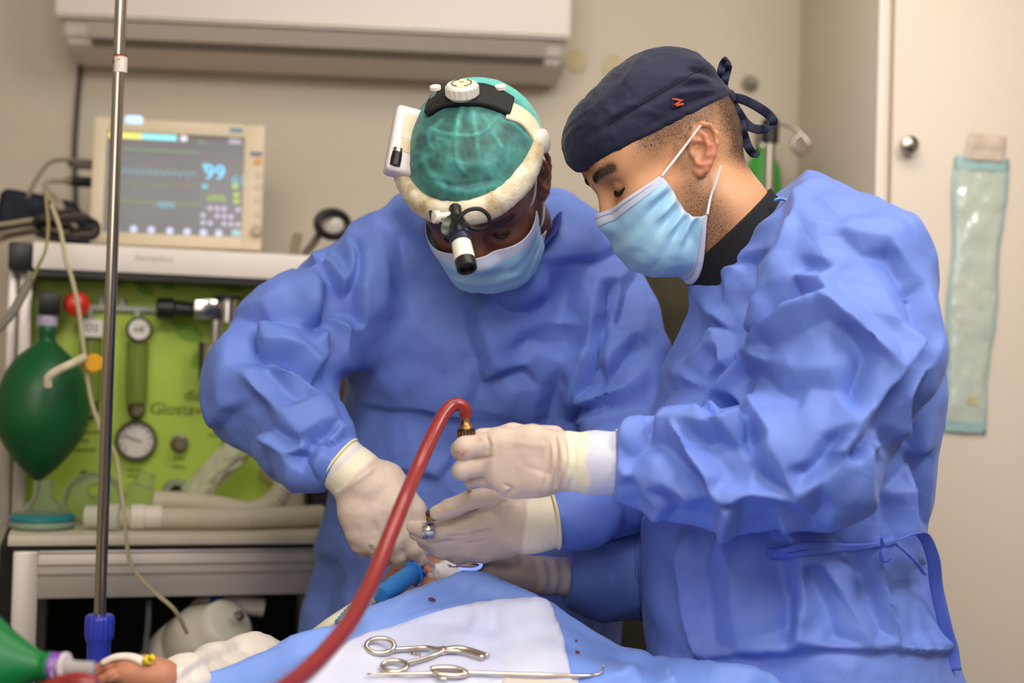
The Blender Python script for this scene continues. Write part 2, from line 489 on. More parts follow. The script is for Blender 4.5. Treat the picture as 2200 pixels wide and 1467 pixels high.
V, F = cloth_sheet(lambda s, t: (tc_[0] * (1 - s) + tc_[1] * s) * (1 - t) + (tc_[3] * (1 - s) + tc_[2] * s) * t, 12, 10,
                   lambda s, t: 0.0075 + 0.005 * (1 - t) * (1 - t) * abs(math.sin(5 * s + 1)) + 0.002 * mnoise.noise(Vector((s * 4, t * 4, 1))) - (0.006 if t < .4 else 0.0) * (.4 - t if t < .4 else 0) / .4 + 0.006 * max(0, t - .6))
V, F = thick_sheet(V, F, 0.0004); mk('tape_piece', V, F, M_tape, po, label='crumpled clear tape holding the pouch')

# ---- air conditioner on the back wall
M_ac = mat('ac_plastic', (226, 214, 204), 0.35)
M_acg = mat('ac_vane_plastic', (226, 216, 208), 0.32)
M_dark = mat('dark_gap', (110, 100, 90), 0.7)
ac = thing('air_conditioner', 'wide white split air conditioner mounted high on the back wall', 'air conditioner', wp(715, 60))
a0 = wp(172, 60, 0.0); a1 = wp(1201, 95, 0.0)
acl = np.dot(a1 - a0, WT)
accen = a0 + WT * acl / 2; accen[2] = 0
def wz(u, v, off): return on_plane(u, v, WP + WN * off, WN)[2]
zp = wz(700, 60, 0.20); zs = wz(700, 112, 0.13); zb = wz(700, 160, 0.03)
zc = zp + 0.2
def extr(prof, x0, x1, name, m, par, bev=0.006, label=None):
    """Extrude profile points (offset from wall, z) along WT."""
    bm = bmesh.new()
    vs = [bm.verts.new(accen + WT * x0 + WN * o + Z * z) for o, z in prof]; f = bm.faces.new(vs)
    r = bmesh.ops.extrude_face_region(bm, geom=[f])
    for v in r['geom']:
        if isinstance(v, bmesh.types.BMVert): v.co += Vector(WT * (x1 - x0))
    bmesh.ops.recalc_face_normals(bm, faces=bm.faces)
    if bev: bmesh.ops.bevel(bm, geom=bm.edges[:], offset=bev, segments=3, affect='EDGES')
    return bm_obj(name, bm, m, par, True, label)
h = acl / 2
extr([(0.0, zb), (0.085, zb - 0.006), (0.155, zs - 0.004), (0.19, zp + 0.02), (0.19, zc - .01), (0.0, zc - .01)], -h, h, 'housing', M_ac, ac, 0.012)
extr([(0.185, zp), (0.203, zp), (0.205, zp + 0.1), (0.195, zc), (0.185, zc)], -h - 0.002, h + 0.002, 'front_panel', M_ac, ac, 0.005)
vn = extr([(0.158, zs + 0.004), (0.194, zp - 0.006), (0.199, zp - 0.006), (0.164, zs + 0.001)], -h + 0.06, h - 0.045, 'air_vane', M_acg, ac, 0.001)
extr([(0.150, zs - 0.006), (0.160, zs + 0.003), (0.164, zs + 0.0), (0.150, zs - .012)], -h + 0.06, h - 0.045, 'outlet_slot', M_dark, ac, 0.0)
for px in (688,):
    q = wz(px, 80, .185); c = on_plane(px, 80, WP + WN * 0.185, WN)

# ---- two round plaster patches / old fixing marks on wall right of the air conditioner
for i, (u, v, r, lab) in enumerate(((1238, 132, 27, 'round yellowed wall patch just right of the air conditioner'), (1318, 143, 27, 'round yellowed wall patch nearest the navy cap'))):
    c = wp(u, v); o = MB().lathe(c - WN * 0.001, WN, [(0, r * 2.9 / FPX), (0.003, r * 2.9 / FPX), (0.0036, r * 2.6 / FPX), (0.0026, 0.004)], 28).build('wall_patch', mat('yellowed_patch', (204, 190, 150), 0.6, noise=.3, nscale=30), None)
    tag(o, lab, 'wall patch')
c = wp(1610, 180)
o = MB().lathe(c, WN, [(0, .018), (.01, .017), (.014, .012), (.03, .008), (.034, .001)], 20).build('wall_hook', mat('wall_hook_grey', (150, 142, 128), .5), None); tag(o, 'small grey wall fixing behind the knot of the navy cap', 'hook')

# ---- black cable running down the wall on the left
pts = spline([wp(178, -60, .012), wp(176, 60, .012), wp(171, 160, .012), wp(165, 240, .012), wp(160, 330, .012), wp(162, 430, .012), wp(150, 560, .014), wp(120, 800, .014)], 8)
o = MB().tube(pts, 0.0048, 10).build('wall_cable', mat('black_rubber', (34, 30, 28), 0.5), None); tag(o, 'thick black cable running down the back wall beside the monitor', 'cable')

# ================================================================== ANAESTHESIA MACHINE
YM = math.radians(17)
MT = np.array([math.cos(YM), math.sin(YM), 0]); MN = np.array([math.sin(YM), -math.cos(YM), 0]); MP = P(70, 800, 2.50)
def mp(u, v, off=0.0): return on_plane(u, v, MP + MN * off, MN)
def mloc(p): q = np.asarray(p) - MP; return np.array([q @ MT, q @ MN, p[2]])
def mw(x, off, z): return np.array([MP[0], MP[1], 0]) + MT * x + MN * off + Z * z
def mbox(x0, x1, o0, o1, z0, z1, bev=0.0): return MB().box(mw((x0 + x1) / 2, (o0 + o1) / 2, (z0 + z1) / 2), MT, MN, Z, (x1 - x0) / 2, (o1 - o0) / 2, (z1 - z0) / 2, bev)
def mx(u, v, off=0.0): return mloc(mp(u, v, off))[0]
def mz(u, v, off=0.0): return mp(u, v, off)[2]
S_M = 2.52 / FPX
M_alu = mat('anodised_aluminium', (196, 187, 180), 0.38, 0.45)
M_whitecoat = mat('white_powder_coat', (232, 222, 214), 0.45)
M_blackp = mat('black_plastic', (26, 25, 25), 0.4)
M_panel = mat('lime_panel_print', (178, 202, 76), 0.5, noise=0.6, nscale=3.0, col2=(164, 192, 68))
M_leaf = mat('leaf_print', (122, 164, 40), 0.5)
M_ink = mat('dark_green_ink', (62, 78, 24), 0.6)
TO = 0.30     # tray front offset from the panel
mach = thing('anaesthesia_machine', 'anaesthesia machine with a lime green gauge panel and aluminium frame', 'anaesthesia machine', mw(0.35, 0.0, 0.0))
xL, xR = mx(66, 800), mx(660, 1100)
zsh0, zsh1 = mz(70, 577, .10), mz(70, 518, .10)
ztray = mz(300, 1166, TO); 
mbox(xL - .02, xR, -0.03, 0.0, ztray - .02, zsh0 + .01).build('gauge_panel', M_panel, mach)
xs0, xs1 = mx(70, 540, .10), mx(690, 580, .10)
sh = mbox(xs0, xs1, -0.24, .10, zsh0, zsh1, 0.004).build('top_shelf', M_whitecoat, mach)
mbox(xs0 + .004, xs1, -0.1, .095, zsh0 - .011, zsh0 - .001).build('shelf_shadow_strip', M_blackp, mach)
mbox(mx(18, 545, .09), xs0 - .001, 0.02, .09, zsh0 - .002, zsh1 - .002, .004).build('shelf_end_block', M_blackp, mach)
for u0, u1 in ((8, 30), (33, 62)):
    mbox(mx(u0, 900), mx(u1, 900), -.02, .05, ztray, zsh0, .004).build('frame_post', M_alu, mach)
mbox(mx(612, 1080, .03), mx(650, 1080, .03), -.02, .05, ztray, zsh0, .004).build('frame_post', M_alu, mach)
# tray
tx0, tx1 = mx(25, 1166, TO), mx(790, 1166, TO)
mbox(tx0 - .006, tx1, -.02, TO, ztray - .004, ztray + .012, .002).build('tray_top', mat('tray_beige', (205, 196, 176), 0.4), mach)
mbox(tx0, tx1, .0, TO - .008, ztray - .012, ztray - .004).build('tray_gap', M_blackp, mach)
mbox(mx(80, 1230, TO), tx1, TO - .03, TO - .002, mz(300, 1283, TO), ztray - .012, .002).build('front_rail', M_alu, mach)
for z_ in (1186, 1212, 1232):
    mbox(mx(82, 1230, TO), tx1, TO - .004, TO + .0005, mz(300, z_, TO) - .001, mz(300, z_, TO) + .001).build('rail_groove', mat('alu_groove', (140, 133, 127), .4, .5), mach)
mbox(mx(24, 1300, TO), mx(80, 1300, TO), TO - .05, TO, 0.0, ztray - .012, .003).build('leg_post', M_alu, mach)
mbox(tx1 - .05, tx1, TO - .05, TO, 0.0, ztray - .012, .003).build('leg_post', M_alu, mach)
for xx in (tx0, tx1 - .05): mbox(xx, xx + .05, -.12, -.07, 0.0, ztray - .012, .003).build('leg_post', M_alu, mach)
mbox(tx0 + .02, tx1 - .02, -.30, -.28, 0.05, ztray - .012).build('rear_panel', mat('machine_black', (16, 15, 15), .7), mach)
mbox(tx0 - .02, tx0, -.28, TO - .06, 0.05, ztray - .012).build('side_panel', mat('machine_black', (16, 15, 15), .7), mach)
mbox(tx1 - .02, tx1, -.28, TO - .06, 0.05, ztray - .012).build('side_panel', mat('machine_black', (16, 15, 15), .7), mach)
mbox(tx0, tx1, -.28, TO - .06, 0.36, 0.38).build('lower_shelf', mat('machine_black', (16, 15, 15), .7), mach)
# panel graphics: leaves and lettering
def leaf(u, v, L, wd, ang, par=mach):
    c = mp(u, v, .0012); pts = []
    for i in range(13):
        t = i / 12; pts.append((-L + 2 * L * t, wd * math.sin(math.pi * t)))
    pts += [(x, -y) for x, y in pts[-2:0:-1]]
    ca, sa = math.cos(ang), math.sin(ang)
    V = [c + S_M * (MT * (x * ca - y * sa) + Z * (x * sa + y * ca)) for x, y in pts]
    V2 = [p - MN * .0008 for p in V]; n = len(V)
    mk('printed_leaf', np.array(V + V2), [list(range(n))[::-1], list(range(n, 2 * n))] + [[i, (i + 1) % n, n + (i + 1) % n, n + i] for i in range(n)], M_leaf, par, False)
for a in ((310, 620, 26, 12, -.6), (358, 610, 20, 10, -.5), (405, 712, 40, 22, -.5), (380, 660, 34, 15, .3), (450, 608, 24, 10, -.3), (500, 620, 26, 10, -.2), (545, 640, 30, 12, .2), (255, 610, 18, 8, .5), (430, 770, 30, 16, .9), (520, 800, 30, 16, .7)): leaf(*a)
def text(name, s, size, p, tx, ty, m, par, ex=0.0004, label=None):
    cu = bpy.data.curves.new(name, 'FONT'); cu.body = s; cu.size = size; cu.extrude = ex; cu.align_x = 'CENTER'; cu.align_y = 'CENTER'
    t = bpy.data.objects.new(name, cu); COL.objects.link(t)
    dg = bpy.context.evaluated_depsgraph_get(); me = bpy.data.meshes.new_from_object(t.evaluated_get(dg))
    bpy.data.objects.remove(t); tn = np.cross(tx, ty)
    V = np.array([v.co[:] for v in me.vertices]) @ np.stack([tx, ty, tn]) + np.asarray(p)
    F = [list(f.vertices) for f in me.polygons]; bpy.data.meshes.remove(me)
    return mk(name, V, F, m, par, False, label)
text('lettering', 'Glostavent', 36 * S_M * 1.0, mp(402, 880, .001), MT, Z, M_ink, mach)
text('lettering', 'diamedica', 34 * S_M, mp(463, 851, .001), MT, Z, M_ink, mach)
M_inkf = mat('faded_ink', (112, 132, 44), .6)
for (u, v, wd) in ((185, 928, 60), (170, 946, 40), (178, 966, 54), (140, 600, 40), (265, 600, 36), (478, 935, 60), (480, 995, 52), (290, 1010, 34), (290, 1022, 34), (385, 985, 24), (384, 1003, 26)):
    c = mp(u, v, .0005); MB().box(c, MT, MN, Z, wd / 2 * S_M, .0006, 2.6 * S_M).build('print_line', M_inkf, mach, False)
# ports and dots
for (u, v, r) in ((483, 950, 7), (483, 1012, 7), (180, 1017, 7), (536, 1090, 7)):
    MB().lathe(mp(u, v), MN, [(0, r * S_M), (.006, r * S_M), (.007, r * .5 * S_M)], 14).build('panel_screw', M_blackp, mach)
kn = MB().lathe(mp(385, 952), MN, [(0, 20 * S_M), (.004, 20 * S_M), (.006, 15 * S_M), (.026, 15 * S_M), (.029, 12 * S_M), (.029, 1 * S_M)], 24).build('pressure_knob', mat('grey_knob', (124, 118, 96), .35, .4), mach)
pt = MB().lathe(mp(378, 1055), MN, [(0, 29 * S_M), (.012, 29 * S_M), (.018, 25 * S_M), (.018, 15 * S_M), (.004, 14 * S_M)], 28).build('outlet_port', mat('port_grey', (150, 152, 128), .4), mach)
MB().lathe(mp(378, 1055), MN, [(0.002, 15 * S_M), (.008, 14.5 * S_M), (.008, 1 * S_M)], 20).build('port_hole', M_blackp, pt)
pt = MB().lathe(mp(585, 1012), MN + MT * .35, [(0, 30 * S_M), (.03, 30 * S_M), (.04, 27 * S_M), (.04, 10 * S_M)], 28).build('vaporiser_port', mat('port_cream', (196, 180, 140), .4), mach)
MB().lathe(mp(592, 1012), MN + MT * .35, [(0.03, 20 * S_M), (.05, 20 * S_M), (.05, 2 * S_M)], 20).build('port_seal', mat('port_red', (168, 108, 88), .5), pt, label='dull red seal in the port')
# pressure gauge
g = MB().lathe(mp(292, 945), MN, [(0, 44 * S_M), (.018, 44 * S_M), (.022, 42 * S_M), (.022, 37 * S_M), (.017, 36 * S_M)], 40, cap=False).build('pressure_gauge', mat('gauge_bezel', (96, 92, 84), .3, .8), mach)
MB().lathe(mp(292, 945), MN, [(.010, 37 * S_M), (.016, 37 * S_M), (.0165, 1 * S_M)], 36).build('dial', mat('dial_white', (222, 214, 206), .4), g)
gc = mp(292, 945, .0175); MB().tube([gc - MT * .022 + Z * .008, gc + MT * .01 - Z * .003], .0012, 6).build('needle', M_blackp, g)
for k in range(11):
    an = math.radians(225 - 27 * k); d = MT * math.cos(an) + Z * math.sin(an)
    MB().tube([gc + d * 27 * S_M, gc + d * 33 * S_M], .0009, 5).build('tick', M_blackp if k < 9 else mat('gauge_red', (190, 60, 50), .5), g)
# gas pipes, flowmeters
M_pipe = mat('grey_pipe_print', (190, 192, 176), .4)
MB().tube([mp(150, 660, .008), mp(345, 666, .008)], 7 * S_M, 10).build('gas_pipe', M_pipe, mach)
for u, v0, v1 in ((218, 636, 662), (193, 661, 695), (262, 640, 662), (295, 664, 700)):
    MB().tube([mp(u, v0, .008), mp(u, v1, .008)], 7 * S_M, 10).build('gas_pipe', M_pipe, mach)
M_glass = mat('flow_tube', (196, 206, 130), .05, trans=0.85, ior=1.2)
M_ringw = mat('tag_white', (228, 222, 214), .45)
def flowm(u, v0, v1, round_):
    f = thing('flowmeter', '', '', mp(u, v1)); del f['label']; del f['category']; f.parent = mach; f.location = Vector(mp(u, v1)) - mach.location
    MB().tube([mp(u - 1, v0, .012), mp(u - 3, v1, .012)], 23 * S_M, 16).build('sight_tube', M_glass, f)
    MB().tube([mp(u, v0 + 6, .012), mp(u - 2, v1 - 20, .012)], 6 * S_M, 10).build('tapered_bore', mat('bore_grey', (168, 178, 120), .3), f)
    MB().tube([mp(u - 20, v0, .026), mp(u - 23, v1, .026)], 2.5 * S_M, 6).build('sight_rail', mat('rail_olive', (96, 112, 44), .4), f)
    MB().tube([mp(u + 22, v0, .026), mp(u + 18, v1, .026)], 2.5 * S_M, 6).build('sight_rail', mat('rail_olive', (96, 112, 44), .4), f)
    k = mp(u - 2, v1 + 12, 0)
    MB().lathe(k, MN, [(0, 15 * S_M), (.02, 15 * S_M), (.022, 13 * S_M), (.045, 12 * S_M), (.048, 9 * S_M), (.048, 1 * S_M)], 20).build('flow_knob', M_chrome, f)
    MB().lathe(k, MN, [(0, 19 * S_M), (.012, 19 * S_M), (.012, 14 * S_M)], 20).build('knob_collar', M_blackp, f)
    return f
f1 = flowm(196, 728, 866, False)
mbx = MB().box(mp(197, 705, .014), MT, MN, Z, 23 * S_M, .012, 20 * S_M, .003).build('gas_tag', M_ringw, f1)
text('lettering', 'O2', 22 * S_M, mp(197, 705, .0268), MT, Z, M_blackp, f1)
f2 = flowm(295, 735, 868, True)
mbx = MB().lathe(mp(298, 708), MN, [(0, 27 * S_M), (.022, 27 * S_M), (.024, 24 * S_M)], 28).build('gas_tag', M_blackp, f2)
MB().lathe(mp(298, 708), MN, [(.02, 22 * S_M), (.0262, 22 * S_M), (.0265, 1 * S_M)], 28).build('tag_disc', M_ringw, f2)
text('lettering', 'AIR', 16 * S_M, mp(298, 708, .0272), MT, Z, M_blackp, f2)
# relief valve: black knob, neck, silver body, vertical cylinder
vv = thing('relief_valve', '', '', mp(440, 665)); del vv['label']; del vv['category']; vv.parent = mach; vv.location = Vector(mp(440, 665)) - mach.location
MB().lathe(mp(336, 662, .05), MT, [(0, 19 * S_M), (.002, 23 * S_M), (.028, 23 * S_M), (.032, 17 * S_M), (.066, 15 * S_M), (.07, 18 * S_M), (.075, 18 * S_M)], 24).build('valve_knob', M_blackp, vv)
MB().box(mp(440, 665, .05), MT, MN, Z, 26 * S_M, .026, 22 * S_M, .005).build('valve_body', M_chrome, vv)
MB().lathe(mp(490, 692, .05), Z, [(0, 22 * S_M), (.036, 22 * S_M), (.038, 25 * S_M), (.044, 25 * S_M), (.046, 12 * S_M)], 24).build('valve_turret', M_chrome, vv)
MB().lathe(mp(490, 645, .05), Z, [(0, 30 * S_M), (.006, 30 * S_M), (.008, 26 * S_M)], 24).build('valve_cap', M_blackp, vv)
MB().lathe(mp(464, 745, .05), Z, [(0, 14 * S_M), (.05, 14 * S_M)], 20).build('valve_stem', M_chrome, vv)
MB().lathe(mp(458, 818, .05), Z, [(0, 25 * S_M), (.004, 28 * S_M), (.01, 25 * S_M), (.06, 25 * S_M), (.065, 20 * S_M), (.07, 14 * S_M)], 24).build('valve_canister', mat('silver_canister', (190, 182, 160), .3, .7), vv)
for u in (433, 484): MB().tube([mp(u, 735, .05), mp(u, 815, .05)], 6 * S_M, 8).build('canister_clamp', M_blackp, vv)
# black elbow, lavender ring, red knob
MB().box(mp(106, 652, .06), MT, MN, Z, 22 * S_M, .02, 24 * S_M, .004).build('bag_mount', M_blackp, mach)
MB().lathe(mp(101, 702, .06), Z, [(0, 20 * S_M), (.002, 21 * S_M), (.017, 21 * S_M), (.019, 19 * S_M)], 24).build('bag_mount_ring', mat('lavender_ring', (190, 178, 204), .4), mach)
rk = MB().lathe(mp(149, 655, .02), MN + MT * .25, [(0, 10 * S_M), (.03, 12 * S_M), (.034, 24 * S_M), (.05, 27 * S_M), (.062, 24 * S_M), (.068, 14 * S_M), (.07, 1 * S_M)], 28).build('red_knob', mat('red_plastic', (206, 40, 26), .35, coat=.3), mach, label='red round knob')
text('lettering', 'diamedica', 20 * S_M, (mp(330, 557, .1002) + mp(330, 553, .1002)) / 2, MT, Z, mat('shelf_ink', (176, 164, 156), .5), mach)

# ---- green reservoir bag hanging on the left
GA = P(103, 700, 2.36); GB = P(80, 1050, 2.36)
prof = [(0, 16), (.03, 18), (.08, 17), (.11, 24), (.2, 60), (.3, 82), (.42, 95), (.55, 99), (.65, 92), (.76, 70), (.86, 42), (.925, 17), (.95, 8), (1, 6)]
ax = GB - GA; L = np.linalg.norm(ax)
pr = spline([(a * L, b * 2.36 / FPX) for a, b in prof], 5)
V, F = lathe(GA, ax, [tuple(q) for q in pr], 64)
a_ = (V - GA) @ (ax / L) / L; ctr = GA + np.outer(a_ * L, ax / L); rad = V - ctr
ang = np.arctan2(rad @ _R, rad @ np.cross(ax / L, _R))
V = ctr + rad * (1 + 0.018 * np.sin(a_ * 130 + 2 * np.sin(ang * 2)) * np.clip((a_ - .3) * 4, 0, 1) * np.clip((.85 - a_) * 5, 0, 1) * (0.5 + .5 * np.cos(ang - 2.2)) + .05 * np.cos(2 * ang + .6) * np.clip((a_ - .15) * 5, 0, 1))[:, None]
M_gbag = mat('green_rubber', (10, 84, 44), .42, spec=.5, bump=.08, bscale=50)
o = mk('reservoir_bag', V, F, M_gbag); tag(o, 'large dark green rubber breathing bag hanging from the lime green panel', 'breathing bag')

# ---- patient monitor
YMo = math.radians(9)
QT = np.array([math.cos(YMo), math.sin(YMo), 0]); tilt = math.radians(6)
QN0 = np.array([math.sin(YMo), -math.cos(YMo), 0]); QN = QN0 * math.cos(tilt) + Z * math.sin(tilt); QU = np.cross(QN, QT) * -1; QU = Z * math.cos(tilt) - QN0 * math.sin(tilt)
QP = P(380, 400, 2.62)
def qp(u, v, off=0): return on_plane(u, v, QP + QN * off, QN)
mon = thing('patient_monitor', 'cream patient monitor with a lit vital signs screen on the white top shelf', 'monitor', qp(385, 535))
M_mon = mat('monitor_casing', (222, 205, 176), .45)
c = (qp(197, 252) + qp(563, 272) + qp(566, 540) + qp(200, 522)) / 4
hw = np.linalg.norm(qp(197, 385) - qp(564, 400)) / 2; hh = np.linalg.norm(qp(380, 262) - qp(383, 531)) / 2
MB().box(c - QN * .075, QT, QN, QU, hw * .97, .07, hh * .97, .012).build('rear_casing', M_mon, mon)
# bezel as a frame
sc_ = [qp(231, 281), qp(526, 298), qp(528, 512), qp(236, 498)]
sx0 = (sc_[0] - c) @ QT; sx1 = (sc_[1] - c) @ QT; sz1 = (sc_[0] + sc_[1] - 2 * c) @ QU / 2; sz0 = (sc_[2] + sc_[3] - 2 * c) @ QU / 2
bz = MB()
for x0, x1, z0, z1 in ((-hw, sx0, -hh, hh), (sx1, hw, -hh, hh), (sx0, sx1, sz1, hh), (sx0, sx1, -hh, sz0)):
    bz.box(c + QT * (x0 + x1) / 2 + QU * (z0 + z1) / 2 - QN * .002, QT, QN, QU, (x1 - x0) / 2 + .0005, .008, (z1 - z0) / 2 + .0005, .002)
bz.build('bezel', M_mon, mon)
scr = MB().box(c + QT * (sx0 + sx1) / 2 + QU * (sz0 + sz1) / 2 - QN * .006, QT, QN, QU, (sx1 - sx0) / 2, .004, (sz1 - sz0) / 2).build('screen', mat('screen_grey', (60, 58, 62), .25, emit=(92, 88, 94), estr=.55), mon, False)
def glow(nm, col, s=1.0): return mat('screen_' + nm, col, .4, emit=col, estr=s)
S_Q = 2.62 / FPX
def bar(u0, u1, v, hpx, m, nm='screen_bar'):
    a, b = qp(u0, v, -.0015), qp(u1, v + (u1 - u0) * .055, -.0015)
    MB().box((a + b) / 2, QT, QN, QU, np.linalg.norm(b - a) / 2, .0004, hpx * S_Q / 2).build(nm, m, scr, False)
bar(234, 305, 287, 17, glow('yellow', (212, 206, 110), .95)); bar(305, 380, 290, 18, glow('cyan', (128, 206, 216), 1.0))
bar(388, 402, 297, 12, glow('white', (205, 200, 210), .9)); bar(492, 518, 303, 12, glow('dim_white', (150, 146, 158), .8)); bar(424, 440, 305, 6, glow('dim_green', (104, 128, 104), .7))
for i in range(38): bar(236 + i * 4.9, 239.5 + i * 4.9, 366 + i * .22 + 1.5 * math.sin(i * 1.7), 9 + 5 * math.sin(i * 2.3), glow('wave', (104, 134, 142), .75), 'waveform')
bar(236, 428, 318, 5, glow('dim_green', (104, 128, 104), .7)); bar(236, 432, 430, 3, glow('olive', (126, 128, 72), .7)); bar(240, 420, 392, 2, glow('olive', (126, 128, 72), .7))
text('lettering', '99', 46 * S_Q, qp(461, 372, -.001), QT, QU, glow('blue', (104, 190, 232), 1.2), scr)
text('lettering', '61', 30 * S_Q, qp(513, 388, -.001), QT, QU, glow('teal', (96, 170, 190), .9), scr)
text('lettering', '(000)', 19 * S_Q, qp(465, 426, -.001), QT, QU, glow('lime', (150, 176, 70), .9), scr)
text('lettering', '- 0000', 18 * S_Q, qp(352, 441, -.001), QT, QU, glow('teal', (96, 170, 190), .9), scr)
for j in range(3):
    for i in range(6):
        if (i * 7 + j * 5) % 4: bar(432 + i * 15, 441 + i * 15, 446 + j * 16 + i * .8, 9, glow('pale', (176, 168, 196), .75), 'screen_figure')
for u, v in ((499, 400), (502, 418), (502, 432), (434, 355), (434, 400)): bar(u, u + 12, v, 9, glow('lime', (150, 176, 70), .9) if u > 480 else glow('teal', (96, 170, 190), .9), 'screen_figure')
for i, u in enumerate((247, 287, 325, 365, 402, 437, 470)):
    MB().lathe(qp(u, 490 + (u - 247) * .05, -.0012), QN, [(-.0004, 8 * S_Q), (.0002, 8 * S_Q), (.0003, .5 * S_Q)], 14).build('screen_icon', glow('icon', (170, 180, 204), .85) if i else glow('icon_blue', (110, 180, 226), 1.2), scr)
bar(498, 526, 500, 14, glow('green_battery', (134, 168, 176), .9))
al = MB().box(qp(288, 258, .004), QT, QN, QU, 18 * S_Q, .006, 9 * S_Q, .004).build('alarm_lamp', mat('alarm_light', (170, 212, 250), .3, emit=(176, 216, 255), estr=1.1), mon, label='lit pale blue alarm lamp')
MB().box(qp(508, 280, .006), QT, QN, QU, 14 * S_Q, .001, 5 * S_Q).build('badge', mat('badge_blue', (110, 150, 172), .5), mon, False)
MB().box(qp(405, 270, .006), QT, QN, QU, 45 * S_Q, .001, 4 * S_Q).build('badge', mat('badge_pale', (228, 214, 190), .4), mon, False)
MB().box(qp(551, 331, .006), QT, QN, QU, 13 * S_Q, .001, 5 * S_Q).build('badge', mat('badge_blue2', (108, 122, 150), .5), mon, False)
MB().lathe(qp(554, 347, .006), QN, [(0, 9 * S_Q), (.003, 8 * S_Q), (.003, .5 * S_Q)], 16).build('key', mat('orange_key', (226, 150, 50), .4), mon, label='orange alarm key')
for v in (375, 400, 428, 458): MB().lathe(qp(556, v, .006), QN, [(0, 9 * S_Q), (.002, 8 * S_Q), (.002, .5 * S_Q)], 16).build('key', mat('key_cream', (206, 192, 166), .4), mon)
MB().lathe(qp(552, 497, .006), QN, [(0, 13 * S_Q), (.012, 12 * S_Q), (.014, 9 * S_Q), (.014, .5 * S_Q)], 20).build('rotary_knob', mat('key_grey', (178, 164, 140), .4), mon)
# foot under the monitor so that it stands on the shelf
zb_ = (qp(385, 535))[2]
MB().box(np.array([c[0], c[1], (zsh1 + zb_ + .03) / 2]) - QN0 * .07, QT, QN0, Z, hw * .6, .06, max(.004, (zb_ + .03 - zsh1) / 2), .003).build('foot', M_mon, mon)
# plugs at the monitor's left side
M_cblB = mat('cable_black', (38, 34, 32), .5); M_cblG = mat('cable_grey', (136, 124, 104), .5); M_cblL = mat('cable_light', (160, 146, 122), .5)
for v, uu in ((350, 168), (388, 160)):
    a, b = P(uu - 22, v, 2.64), P(196, v + 4, 2.66)
    MB().tube([a, a * .6 + b * .4, b], [.006, .010, .010], 10).build('cable_plug', M_cblB if v > 360 else mat('plug_grey', (120, 112, 106), .5), mon)

# ---- pouch and bundle of monitor leads on the machine's left
bc = P(72, 448, 2.60)
bp_ = thing('blood_pressure_cuff', 'folded dark navy cuff under the bundle of monitor leads', 'cuff', P(85, 515, 2.6))
S = SDF(); Mx = np.stack([QT * .985 - Z * .17, QN0, Z * .985 + QT * .17])
S.fn(lambda p: np.linalg.norm(np.maximum(np.abs((p - P(85, 462, 2.62)) @ Mx.T) - np.array([.055, .03, .022]), 0), axis=1) - .012)
S.fn(lambda p: np.linalg.norm(np.maximum(np.abs((p - P(140, 490, 2.60)) @ Mx.T) - np.array([.045, .03, .014]), 0), axis=1) - .01, .01)
V, F = polygonize(S, P(85, 462, 2.62) - .16, P(85, 462, 2.62) + .16, .005)
V = V + vnormals(V, F) * (fbm(V * 28, 3) * .006)[:, None]
mk('folded_cuff', V, F, mat('navy_cuff', (20, 24, 40), .7, bump=.3, bscale=200), bp_)
def cable(name, label, pts, r, m, n=8):
    o = MB().tube(spline(pts, 10), r, n).build(name, m, None); return tag(o, label, 'cable')
Pd = lambda L: [P(u, v, d) for u, v, d in L]
cable('monitor_lead', 'grey lead arching from the dark cuff up to the monitor side', Pd([(55, 440, 2.58), (70, 400, 2.58), (100, 355, 2.6), (130, 343, 2.62), (170, 346, 2.64)]), .0040, M_cblG)
cable('monitor_lead', 'pale lead looping out to the left and over the top shelf', Pd([(-30, 530, 2.5), (20, 508, 2.52), (70, 498, 2.54), (110, 490, 2.55), (140, 470, 2.56), (125, 430, 2.56), (100, 405, 2.57), (105, 390, 2.58), (150, 388, 2.62)]), .0048, M_cblL)
cable('monitor_lead', 'pale lead crossing over the dark cuff down to the coil', Pd([(95, 410, 2.53), (110, 430, 2.53), (135, 455, 2.53), (150, 475, 2.52), (165, 490, 2.52)]), .0048, M_cblL)
cable('monitor_lead', 'thin tan lead hanging past the white shelf edge at the left', Pd([(98, 420, 2.34), (103, 470, 2.33), (103, 500, 2.32), (97, 540, 2.31), (82, 572, 2.31), (70, 600, 2.31)]), .0028, mat('cable_tan', (150, 136, 90), .5))
cable('monitor_lead', 'beige lead hanging over the shelf down to the orange disc', Pd([(110, 440, 2.34), (122, 470, 2.33), (132, 505, 2.31), (142, 560, 2.30), (155, 600, 2.30), (168, 660, 2.30), (176, 720, 2.30), (185, 790, 2.30), (196, 860, 2.30), (215, 920, 2.30)]), .0036, mat('cable_beige', (186, 174, 140), .5))
for k, (du, dv, lab) in enumerate(((0, 0, 'black lead coiled at the bottom of the bundle'), (-8, -6, 'grey lead coiled in the middle of the bundle'), (-14, -12, 'dark lead coiled uppermost in the bundle'))):
    pts = [P(150 + du + 62 * math.cos(t) , 492 + dv + 24 * math.sin(t) + 5 * math.sin(3 * t + k), 2.50 + .02 * math.cos(t * 2 + k)) for t in np.linspace(0, 2 * math.pi * 1.8, 40)]
    o = MB().tube(pts, .0042, 8).build('coiled_lead', (M_cblB, mat('cable_dkgrey', (84, 76, 64), .5), M_cblB)[k], None); tag(o, lab, 'cable')
for k in range(3):
    cable('monitor_lead', ('lowest', 'middle', 'highest')[k] + ' of three leads running off to the left at the shelf end', Pd([(-40, 512 - 12 * k, 2.48), (20, 498 - 9 * k, 2.5), (80, 490 - 9 * k, 2.52), (150, 500 - 12 * k, 2.5)]), .004, (M_cblG, M_cblB, M_cblL)[k])
